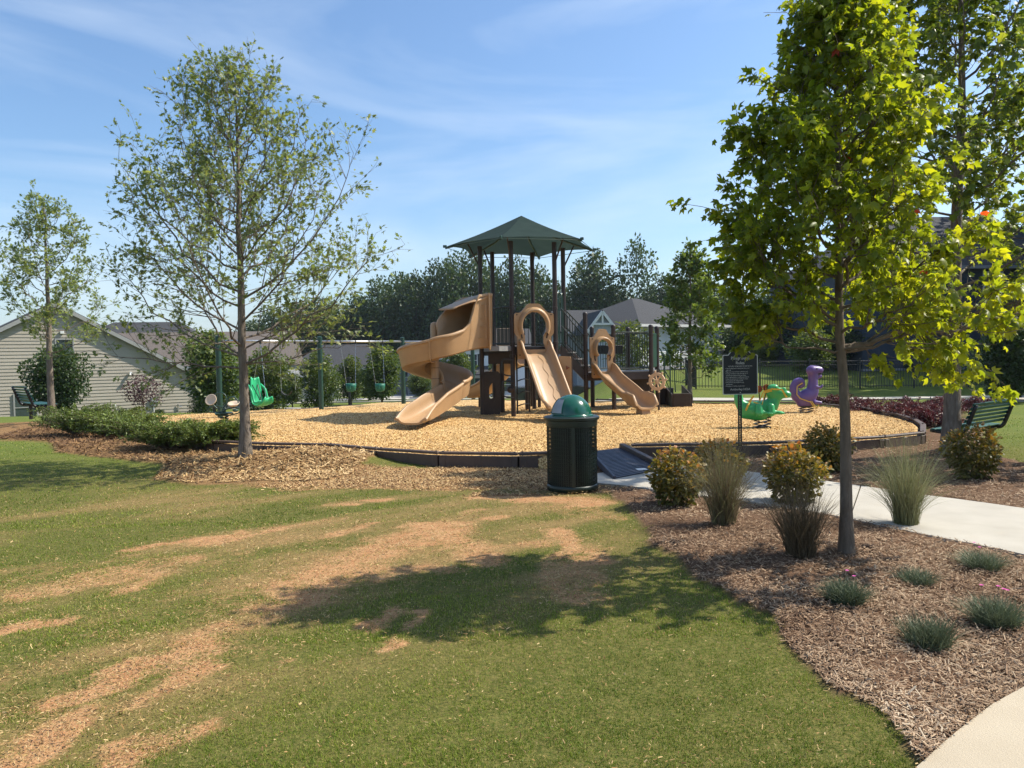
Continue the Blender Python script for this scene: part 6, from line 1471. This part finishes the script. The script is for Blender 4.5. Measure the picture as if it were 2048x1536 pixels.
# ---- grey sided house on the left
U1 = np.array([.78, .62]); U1 /= np.linalg.norm(U1); O1 = np.array([-24.06, 40.75]); T1, ux, un = local(O1, U1)
h1 = thing('house', 'grey green lap sided house with a wide gable at the left edge', 'house', (O1[0], O1[1], -1.9))
rz1 = 4.8; half = 7.3; eave1 = .75; slope = (rz1 - eave1) / half
rf = lambda s: rz1 - abs(s) * slope
poly = [(-half, -1.9), (half, -1.9), (half, eave1), (0, rz1), (-half, eave1)]
V = [T1(s, .012, z) for s, z in poly] + [T1(s, 11, z) for s, z in poly]
B().add(V, [(0, 1, 2, 3, 4), (9, 8, 7, 6, 5), (0, 5, 6, 1), (1, 6, 7, 2), (4, 3, 8, 9), (0, 4, 9, 5)]).obj('wall', M_side, h1)
boards(h1, T1, ux, un, -half, half, -1.9, rz1, rf, M_side)
for sg_ in (-1, 1):
    a = (0, rz1 + .14); c = (sg_ * (half + .45), eave1 - .45 * slope + .14); t = .16
    V = [T1(a[0], -.30, a[1]), T1(c[0], -.30, c[1]), T1(c[0], 11.4, c[1]), T1(a[0], 11.4, a[1])]; V2 = [v - np.array([0, 0, t]) for v in V]
    B().add(V + V2, [(0, 1, 2, 3), (4, 7, 6, 5), (0, 4, 5, 1), (1, 5, 6, 2), (2, 6, 7, 3), (0, 3, 7, 4)]).obj('roof', M_roof, h1)
    V = [T1(a[0], -.33, a[1] - .03), T1(c[0], -.33, c[1] - .03), T1(c[0], -.305, c[1] - .03), T1(a[0], -.305, a[1] - .03)]; V2 = [v - np.array([0, 0, .22]) for v in V]
    B().add(V + V2, [(0, 1, 2, 3), (4, 7, 6, 5), (0, 4, 5, 1), (1, 5, 6, 2), (2, 6, 7, 3), (0, 3, 7, 4)]).obj('rake_board', M_trimg, h1)
    V = [T1(a[0], -.30, a[1] - t - .01), T1(c[0], -.30, c[1] - t - .01), T1(c[0], .0, c[1] - t - .01), T1(a[0], .0, a[1] - t - .01)]
    B().add(V, [(0, 1, 2, 3)]).obj('soffit', M_trimg, h1)
window(h1, T1, ux, un, .40, 1.75, 2.95, .75, M_trimg, .07); window(h1, T1, ux, un, -1.45, -1.2, .12, .95, M_trimg, .07)
rr = np.stack([ux, -un, [0, 0, 1.]], 1)
B().box(T1(-3.05, -.12, .98), (.20, .20, .14), rr, .01).obj('vent_hood', M_wtrim, h1); B().box(T1(.30, -.10, 3.35), (.18, .12, .16), rr, .01).obj('vent_hood', M_wtrim, h1)
B().box(T1(.05, -.08, -1.15), (.22, .1, .2), rr, .01).obj('outlet_box', M_wtrim, h1); B().box(T1(-2.6, -.08, -1.1), (.22, .1, .2), rr, .01).obj('outlet_box', M_wtrim, h1)
mt_ = B().box(T1(4.75, -.10, -.55), (.34, .14, .50), rr, .01).obj('electric_meter', M_trimg, h1); B().cyl(T1(4.73, -.17, -.55), T1(4.73, -.28, -.55), .09, 12).obj('meter_glass', M_steel, mt_); B().cyl(T1(4.7, -.1, -.8), T1(4.7, -.1, -1.6), .03, 8).obj('conduit', M_wtrim, mt_)
fl = B().box(T1(3.55, -.15, 1.12), (.12, .16, .10), rr).obj('flood_light', M_wtrim, h1)
for k in (-.07, .08): B().tube([T1(3.55, -.18, 1.08), T1(3.55 + k, -.32, .98)], [.03, .055], 8).obj('lamp_head', M_wtrim if k < 0 else M_black, fl)
B().tube([T1(6.0, -.1, -1.5), T1(6.0, -.1, -.75), T1(6.1, -.12, -.9), T1(6.2, -.12, -.9)], .03, 6).obj('pipe', M_steel, h1)
B().tube([T1(2.6, -.1, -1.4), T1(2.75, -.14, -.9), T1(2.72, -.14, -.6)], .03, 6).obj('pipe', M_wtrim, h1)
B().box(T1(half + .02, -.03, -.55), (.12, .10, 2.5), rr).obj('downspout', M_gray2, h1)

def gable_house(name, label, O, ux_, w, d, z0, ze, zr, wall, roof, over=.35, ridge='x', trim=None, hip=0.0, wins=(), parts=True, courses=True):
    """simple house: front wall through O, ridge parallel ('x') or perpendicular ('y') to the front"""
    T, ux, un = local(O, ux_); t = thing(name, label, 'house', (O[0], O[1], z0)); h = w / 2
    V = [T(s, dd, z) for z in (z0, ze) for s, dd in ((-h, 0), (h, 0), (h, d), (-h, d))]
    B().add(V, [(0, 1, 5, 4), (1, 2, 6, 5), (2, 3, 7, 6), (3, 0, 4, 7), (0, 3, 2, 1)]).obj('wall', wall, t)
    if courses:
        boards(t, T, ux, un, -h, h, z0, ze - .05, lambda s: ze + 9, wall, .22, merge=True, name='siding_boards')
    o = over; e = ze - .02
    if ridge == 'x':
        A = [T(-h - o, -o, e), T(h + o, -o, e), T(h + o, d + o, e), T(-h - o, d + o, e)]; Rg = [T(-h - o + hip, d / 2, zr), T(h + o - hip, d / 2, zr)]
        F = [(0, 1, 5, 4), (2, 3, 4, 5), (1, 2, 5), (3, 0, 4), (0, 3, 2, 1)]
    else:
        A = [T(-h - o, -o, e), T(h + o, -o, e), T(h + o, d + o, e), T(-h - o, d + o, e)]; Rg = [T(0, -o + hip, zr), T(0, d + o - hip, zr)]
        F = [(0, 1, 4), (1, 2, 5, 4), (2, 3, 5), (3, 0, 4, 5), (0, 3, 2, 1)]
    if hip > 0 or ridge == 'x':
        B().add(A + Rg, F).obj('roof', roof, t)
    else:
        dn = np.array([0, 0, .12])
        for k in (0, 1):
            q = [A[0], A[3], Rg[1], Rg[0]] if k == 0 else [Rg[0], Rg[1], A[2], A[1]]
            B().add([v + dn for v in q] + q, [(0, 3, 2, 1), (4, 5, 6, 7), (0, 1, 5, 4), (1, 2, 6, 5), (2, 3, 7, 6), (3, 0, 4, 7)]).obj('roof', roof, t)
        B().add([T(-h, 0, ze), T(h, 0, ze), T(0, 0, ze + (zr - ze) * h / (h + o)), T(-h, d, ze), T(h, d, ze), T(0, d, ze + (zr - ze) * h / (h + o))], [(0, 1, 2), (3, 5, 4)]).obj('gable', wall, t)
    rr = np.stack([ux, -un, [0, 0, 1.]], 1)
    if ridge == 'x' or hip: B().box(T(0, -o - .03, e - .06), (w + 2 * o, .06, .16), rr).obj('fascia', trim or M_wtrim, t)
    for s, a, c, ww in wins: window(t, T, ux, un, s, a, c, ww, M_wtrim, .06)
    return t, T, ux, un
# brown roofed wing behind it
gable_house('house', 'house with a large brown shingle roof behind the grey gable', P(345, 700, 54)[:2], (.985, .17), 15, 11, -2.2, 1.35, 3.95, M_gray2, M_roofb, hip=0, courses=False)
gable_house('house', 'house with a dark hipped roof peeking over the brown roof at the left', P(262, 700, 66)[:2], (.98, .2), 14, 11, -2.4, 2.5, 5.4, M_gray2, M_roof, hip=4.5, courses=False)

# ---- white house
Ow = P(1364, 700, 50)[:2]; 
wh, Tw, ux, un = gable_house('house', 'white sided house with a dark hipped roof behind the low deck', Ow, (.81, .586), 7.6, 8.4, -1.3, 3.50, 5.5, M_white, M_roof, hip=4.0, over=.5, courses=False)
boards(wh, Tw, ux, un, -3.8, 3.8, -1.3, 3.4, lambda s: 99, M_white, .19)
rr = np.stack([ux, -un, [0, 0, 1.]], 1)
B().box(Tw(3.82, -.05, 1.1), (.12, .12, 4.8), rr).obj('corner_trim', M_gray2, wh); B().box(Tw(-3.82, -.05, 1.1), (.12, .12, 4.8), rr).obj('corner_trim', M_wtrim, wh)
M_wing = pbr('pale siding with painted shade', (.40, .43, .47), (.36, .39, .43), scale=2, rough=.6)  # pale wing siding, darkened and blued so its shade sits in the colour
# wing with the small gable
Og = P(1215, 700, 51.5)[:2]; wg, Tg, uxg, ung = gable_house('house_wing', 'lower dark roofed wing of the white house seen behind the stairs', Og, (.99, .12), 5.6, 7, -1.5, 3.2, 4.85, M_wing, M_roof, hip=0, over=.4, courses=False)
og2 = P(1204, 700, 46.8); Tq, uq, nq = local(og2[:2], (.99, .12)); ga = bpy.data.objects.new('front_gable', None); C.objects.link(ga); ga.parent = wg; 
M_bb = pbr('blue grey board and batten', (.42, .47, .52), (.38, .43, .48), scale=3, rough=.6)
zb_, zp_ = 3.1, 4.15; hw_ = .84
B().add([Tq(-hw_, 0, -1.5), Tq(hw_, 0, -1.5), Tq(hw_, 0, zb_), Tq(0, 0, zp_), Tq(-hw_, 0, zb_), Tq(-hw_, 1.2, -1.5), Tq(hw_, 1.2, -1.5), Tq(hw_, 1.2, zb_), Tq(0, 1.2, zp_), Tq(-hw_, 1.2, zb_)], [(0, 1, 2, 3, 4), (1, 6, 7, 2), (0, 4, 9, 5)]).obj('gable_wall', M_bb, wg)
rq = np.stack([uq, -nq, [0, 0, 1.]], 1)
for k in range(9): s = -hw_ + .1 + k * (2 * hw_ - .2) / 8; zt_ = zb_ + (zp_ - zb_) * (1 - abs(s) / hw_) - .35; B().box(Tq(s, -.02, (zb_ - .7 + zt_) / 2), (.035, .03, zt_ - zb_ + .7), rq).obj('batten', M_bb, wg)
for sg_ in (-1, 1):
    a, c = Tq(0, -.25, zp_ + .12), Tq(sg_ * (hw_ + .28), -.25, zb_ - .28); d = c - a; L_ = np.linalg.norm(d); d /= L_; nn_ = np.cross(d, -nq); B().box((a + c) / 2, (L_, .08, .16), np.stack([d, -nq, np.cross(d, -nq)], 1)).obj('barge_board', M_wtrim, wg)
    a2, c2 = a + np.array([0, 0, .1]), c + np.array([0, 0, .1]); q = [a2, c2, c2 - nq * 4.5, a2 - nq * 4.5]; q2 = [v - np.array([0, 0, .07]) for v in q]
    B().add(q + q2, [(0, 1, 2, 3), (4, 7, 6, 5), (0, 4, 5, 1), (1, 5, 6, 2), (2, 6, 7, 3), (0, 3, 7, 4)]).obj('gable_roof', M_roof, wg)
B().box(Tq(0, -.24, zb_ + .42), (1.0, .07, .12), rq).obj('collar_beam', M_wtrim, wg); B().box(Tq(0, -.24, zb_ + .75), (.10, .07, .6), rq).obj('king_post', M_wtrim, wg)

# ---- dark house on the right
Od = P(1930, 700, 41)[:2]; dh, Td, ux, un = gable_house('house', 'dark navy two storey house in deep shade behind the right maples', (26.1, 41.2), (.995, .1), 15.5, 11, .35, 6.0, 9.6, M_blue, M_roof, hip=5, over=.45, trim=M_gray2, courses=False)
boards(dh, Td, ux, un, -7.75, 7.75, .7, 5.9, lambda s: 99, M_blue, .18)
for px, a, c, w in ((1984, 4.25, 5.65, 1.0), (1897, 4.05, 5.55, .95)):
    u = (px - 1024) / FPX; s = 0
    for s in np.arange(-7.5, 7.5, .02):
        q = Td(s, 0, 0)
        if q[0] / q[1] > u: break
    window(dh, Td, ux, un, s, a, c, w, M_wtrim, .06)
B().box(Td(0, -.06, .62), (15.6, .10, .12), np.stack([ux, -un, [0, 0, 1.]], 1)).obj('base_trim', M_gray2, dh)

# ---- far houses across the street
FH = [('beige house with a grey roof and one window, left of the middle swing post', 582, 78, 9.5, 8, -2.3, .1, 1.75, M_beige, M_roof, 'x', 3.0, ((1.3, -1.2, -.1, 1.0),)),
      ('house with a big plain grey roof behind the first bucket swing', 678, 92, 12, 10, -3, 0.5, 3.5, M_gray2, M_roof, 'x', 3.5, ()),
      ('tan roofed house behind the second bucket swing', 738, 96, 8, 10, -3, .6, 2.5, M_beige, M_roofb, 'x', 0, ()),
      ('pale gabled house seen left of the spiral slide', 812, 92, 6, 9, -3, .5, 3.3, M_gray2, M_roof, 'y', 0, ((0, -.6, .6, .9),)),
      ('white two storey house with dark shutters seen below the spiral slide hood', 978, 78, 8.5, 9, -2.6, 2.6, 4.6, M_white, M_roof, 'x', 0, ((-1.6, .7, 1.9, .8), (.9, .7, 1.9, .8), (-1.4, -1.9, -.5, .9), (1.8, -1.9, -.5, .9))),
      ('grey house with a blank wall behind the column of the spiral slide', 880, 84, 7, 9, -2.8, 1.6, 3.4, M_gray2, M_roof, 'x', 0, ((0, -1.6, -.4, .9),)),
      ('small house with a grey roof low behind the trees left of the swing', 500, 84, 8, 9, -2.8, .2, 1.9, M_gray2, M_roof, 'x', 2.5, ())]
for lb, px, Yd, w, d, z0, ze, zr, wl, rf_, rg, hp_, wn_ in FH:
    p = P(px, 750, Yd); t, T, ux, un = gable_house('house', lb, p[:2], (.995, .08), w, d, z0 - .5, ze, zr, wl, rf_, .4, rg, None, hp_, wn_)
    if 'shutters' in lb:
        rr = np.stack([ux, -un, [0, 0, 1.]], 1)
        for s in (-2.2, -1.0, .3, 1.5): B().box(T(s, -.06, 1.3), (.3, .05, 1.3), rr).obj('shutter', M_black, t)
        V = [T(-4, -1.6, -.05), T(.5, -1.6, -.05), T(.2, 0, .75), T(-3.7, 0, .75)]; V2 = [v - np.array([0, 0, .12]) for v in V]; B().add(V + V2, [(0, 1, 2, 3), (4, 7, 6, 5), (0, 4, 5, 1), (1, 5, 6, 2), (2, 6, 7, 3), (0, 3, 7, 4)]).obj('porch_roof', M_roof, t)
        for s in (-3.8, -1.8, .2): B().box(T(s, -1.5, -1.5), (.18, .18, 2.9), rr).obj('porch_post', M_wtrim, t)

# ---- street, walks, drive, verge (each lies on the falling ground)
M_asph = pbr('asphalt', (.16, .16, .165), (.13, .13, .135), scale=4, rough=.9)
def strip(name, pts, w, mat, dz=.02, kerb=0):
    p = smooth_line(pts, 8); d = np.gradient(p[:, :2], axis=0); d /= np.linalg.norm(d, axis=1)[:, None]; nrm = np.stack([-d[:, 1], d[:, 0]], -1); V = []; F = []; n = len(p); m = 5
    for i in range(n):
        for j in range(m): q = p[i, :2] + nrm[i] * w * (j / (m - 1) - .5); V.append((q[0], q[1], gz(q[0], q[1]) + dz))
    for i in range(n - 1):
        for j in range(m - 1): k = i * m + j; F.append((k, k + 1, k + m + 1, k + m))
    V2 = [(x, y, z - .15) for x, y, z in V]; b = B(); b.add(V, F)
    nn = len(V); E = [(i * m, (i + 1) * m) for i in range(n - 1)] + [((i + 1) * m + m - 1, i * m + m - 1) for i in range(n - 1)]
    b.add(V + V2, [(a, c, c + nn, a + nn) for a, c in E]); return b.obj(name, mat, kind='structure')
strip('road', [(-60, 66), (-32, 68), (-18, 69), (-6, 72), (6, 80), (14, 96), (18, 125)], 7.5, M_asph, .03)
strip('sidewalk', [(-60, 59), (-32, 60.5), (-18, 61), (-5, 63), (8, 70), (20, 88)], 1.6, M_conc, .08)
strip('sidewalk', [(-60, 54), (-30, 53), (-16, 50), (-9, 44), (-5, 38), (0, 32.5), (6, 29.8), (12, 28.3), (24, 27.6), (45, 27.5)], 1.35, M_conc, .05)
strip('driveway', [(-11, 66), (-13, 90)], 4, M_conc, .06); strip('driveway', [(-22, 66), (-25, 84)], 4, M_conc, .06); strip('driveway', [(4, 56), (7.5, 49), (9, 44)], 4.5, M_asph, .05)
strip('lane', [(14, 24.6), (20, 24.2), (30, 24.0), (45, 24.0)], 1.6, M_conc, .04)

# ---- cars
def car(label, px, Yd, L_, yaw, paint, suv=False, truck=False):
    p = P(px, 780, Yd); z = gz(p[0], Yd) + .05; t = thing('parked_car', label, 'car', (p[0], Yd, z)); W_ = 1.82; H_ = 1.46 if not suv else 1.72; rz = rotm(0, 0, yaw); h = L_ / 2
    wr = .34 if not suv else .38; bl = .62 * H_ if not suv else .60 * H_
    low = [(-h, .35), (-h + .05, bl - .12), (-h + .2, bl - .02), (-h + 1.0, bl), (h - 1.25, bl), (h - .25, bl - .16), (h, bl - .3), (h, .32), (h - .1, .22), (-h + .1, .22)]
    cab = [(-h + (.25 if suv else .75), bl - .02), (-h + (.55 if suv else 1.35), H_ - .03), (-h + (1.2 if suv else 1.9), H_), (.25, H_), (.55, H_ - .04), (h - 1.25, bl - .02)]
    if truck: cab = [(-.6, bl - .02), (-.5, H_), (.5, H_), (h - 1.5, bl - .02)]
    Mx = rz @ np.stack([[1, 0, 0], [0, 0, 1], [0, -1, 0]], 1)
    def sec(poly, w0, w1, name, mat, cut=None):
        c = np.mean(poly, 0); b = B(); n = len(poly); V = []
        for y, f in ((-w0, .94), (-w0 * .96 + 0, 1), (w0 * .96, 1), (w0, .94)):
            for x, zz in poly:
                k = w1 / w0 if zz > c[1] + .05 else 1; V.append(Mx @ np.array([c[0] + (x - c[0]) * f, c[1] + (zz - c[1]) * f, -y * k]))
        F = [tuple(range(n)), tuple(range(3 * n, 4 * n))[::-1]]
        for r_ in range(3):
            for i in range(n): j = (i + 1) % n; F.append((r_ * n + i, (r_ + 1) * n + i, (r_ + 1) * n + j, r_ * n + j))
        b.add(V, F); return b.obj(name, mat, t, world=False)
    body = sec(low, W_ / 2, W_ / 2, 'body', paint); sec(cab, W_ / 2 - .05, W_ / 2 - .22, 'cabin', M_glass)
    rp_ = [(cab[1][0] + .05, H_ - .01), (cab[-2][0] - .1, H_ - .01)]; B().box(rz @ np.array([(cab[1][0] + cab[-2][0]) / 2, 0, H_ - .005]), (abs(cab[-2][0] - cab[1][0]) - .1, W_ * .72, .05), rz, .02).obj('roof', paint, t, world=False)
    for y in (-1, 1):
        for xx in (cab[0][0] + .55, 0.05, cab[-1][0] - .45): B().tube([rz @ np.array([xx, y * (W_ / 2 - .06), bl]), rz @ np.array([xx * .8, y * (W_ / 2 - .20), H_ - .03])], .035, 4).obj('pillar', paint, t, world=False)
        for xx in (-h + .85, h - .9):
            c = rz @ np.array([xx, y * (W_ / 2 - .02), wr]); ax = rz @ np.array([0, y * 1., 0]); w = B().cyl(c - ax * .2, c + ax * .02, wr, 16).obj('wheel', M_rubber, t, world=False)
            B().cyl(c + ax * .02, c + ax * .03, wr * .6, 12).obj('rim', M_steel, w, world=False)
        B().box(rz @ np.array([h - .08, y * .65, bl - .28]), (.1, .32, .12), rz, .02).obj('headlight', M_wtrim, t, world=False)
    return t
P_black = pbr('black car paint', (.02, .02, .024), rough=.18, spec=.7); P_white = pbr('white car paint', (.75, .76, .78), rough=.2, spec=.6); P_dark = pbr('charcoal car paint', (.05, .05, .055), rough=.2, spec=.7)
car('dark sedan parked across the street left of the spiral slide', 834, 98, 4.8, R(8), P_black)
car('white hatchback parked behind the first bucket swing', 685, 96, 4.3, R(185), P_white, suv=True)
car('dark pickup truck parked by the stairs of the play tower', 1112, 47, 5.2, R(5), P_dark, suv=True, truck=True)
car('white car seen right of the spiral slide column', 862, 112, 4.4, R(10), P_white)

# ---- black picket fence on the right
fa = [(P(1300, 780, 38)[0], 38.0), (P(1372, 780, 35)[0], 35.0), (P(1392, 780, 33.5)[0], 33.5), (P(1520, 780, 33)[0], 33.0), (P(1720, 780, 32.5)[0], 32.5), (26, 32.3)]
fn = thing('picket_fence', 'long black metal picket fence on the lawn behind the sign and riders', 'fence', (fa[2][0], fa[2][1], 0))
def fence_run(a, c, fn):
    a, c = np.array(a), np.array(c); L_ = np.linalg.norm(c - a); n = max(1, round(L_ / 2.3)); H_ = 1.22
    for i in range(n):
        p, q = a + (c - a) * i / n, a + (c - a) * (i + 1) / n; zp, zq = gz(*p), gz(*q)
        B().box((p[0], p[1], zp + .62), (.06, .06, 1.34), None, .006).obj('post', M_black, fn)
        for h in (.12, H_ - .20, H_ - .04): B().tube([(p[0], p[1], zp + h), (q[0], q[1], zq + h)], .016, 4).obj('rail', M_black, fn)
        b = B(); m = 20
        for k in range(1, m): t = k / m; r = p + (q - p) * t; z = zp + (zq - zp) * t; b.box((r[0], r[1], z + .62), (.018, .018, 1.16))
        b.obj('pickets', M_black, fn, kind='stuff')
for i in range(1, len(fa) - 1): fence_run(fa[i], fa[i + 1], fn)
fb = thing('picket_fence', 'shorter black picket fence up the slope beside the white house', 'fence', (fa[1][0], 36, 0))
p1, p2 = P(1362, 760, 44), P(1450, 750, 47); fence_run(p1[:2], p2[:2], fb)

for c_ in ((fa[0], fa[1]),): fence_run(c_[0], c_[1], fn)
# street lamp-less utility stub and a mail box post on the verge
u_ = P(699, 800, 52); ut = thing('marker_post', 'thin dark post on the verge below the first bucket swing', 'post', (u_[0], 52, gz(u_[0], 52)))
B().box((u_[0], 52, gz(u_[0], 52) + .9), (.16, .16, 1.9), None, .01).obj('shaft', M_black, ut); B().box((u_[0], 52, gz(u_[0], 52) + 1.9), (.3, .3, .12), None, .02).obj('cap', M_black, ut)
# garage door on the wing
B().box(Tg(-.9, -.06, .15), (2.4, .08, 2.1), np.stack([uxg, -ung, [0, 0, 1.]], 1), .01).obj('garage_door', M_wtrim, wg)

# ---------------------------------------------------------------- thin air haze added over the whole place to stand in for lens veil
hm = bpy.data.materials.new('haze'); hm.use_nodes = True; nt = hm.node_tree; nt.nodes.clear()
ho = nt.nodes.new('ShaderNodeOutputMaterial'); pv = nt.nodes.new('ShaderNodeVolumePrincipled'); pv.inputs['Color'].default_value = (.80, .88, 1, 1); pv.inputs['Density'].default_value = .00022; pv.inputs['Anisotropy'].default_value = .35
nt.links.new(pv.outputs[0], ho.inputs['Volume'])
B().box((0, 430, 10), (1900, 1120, 48)).obj('haze', hm, kind='stuff')
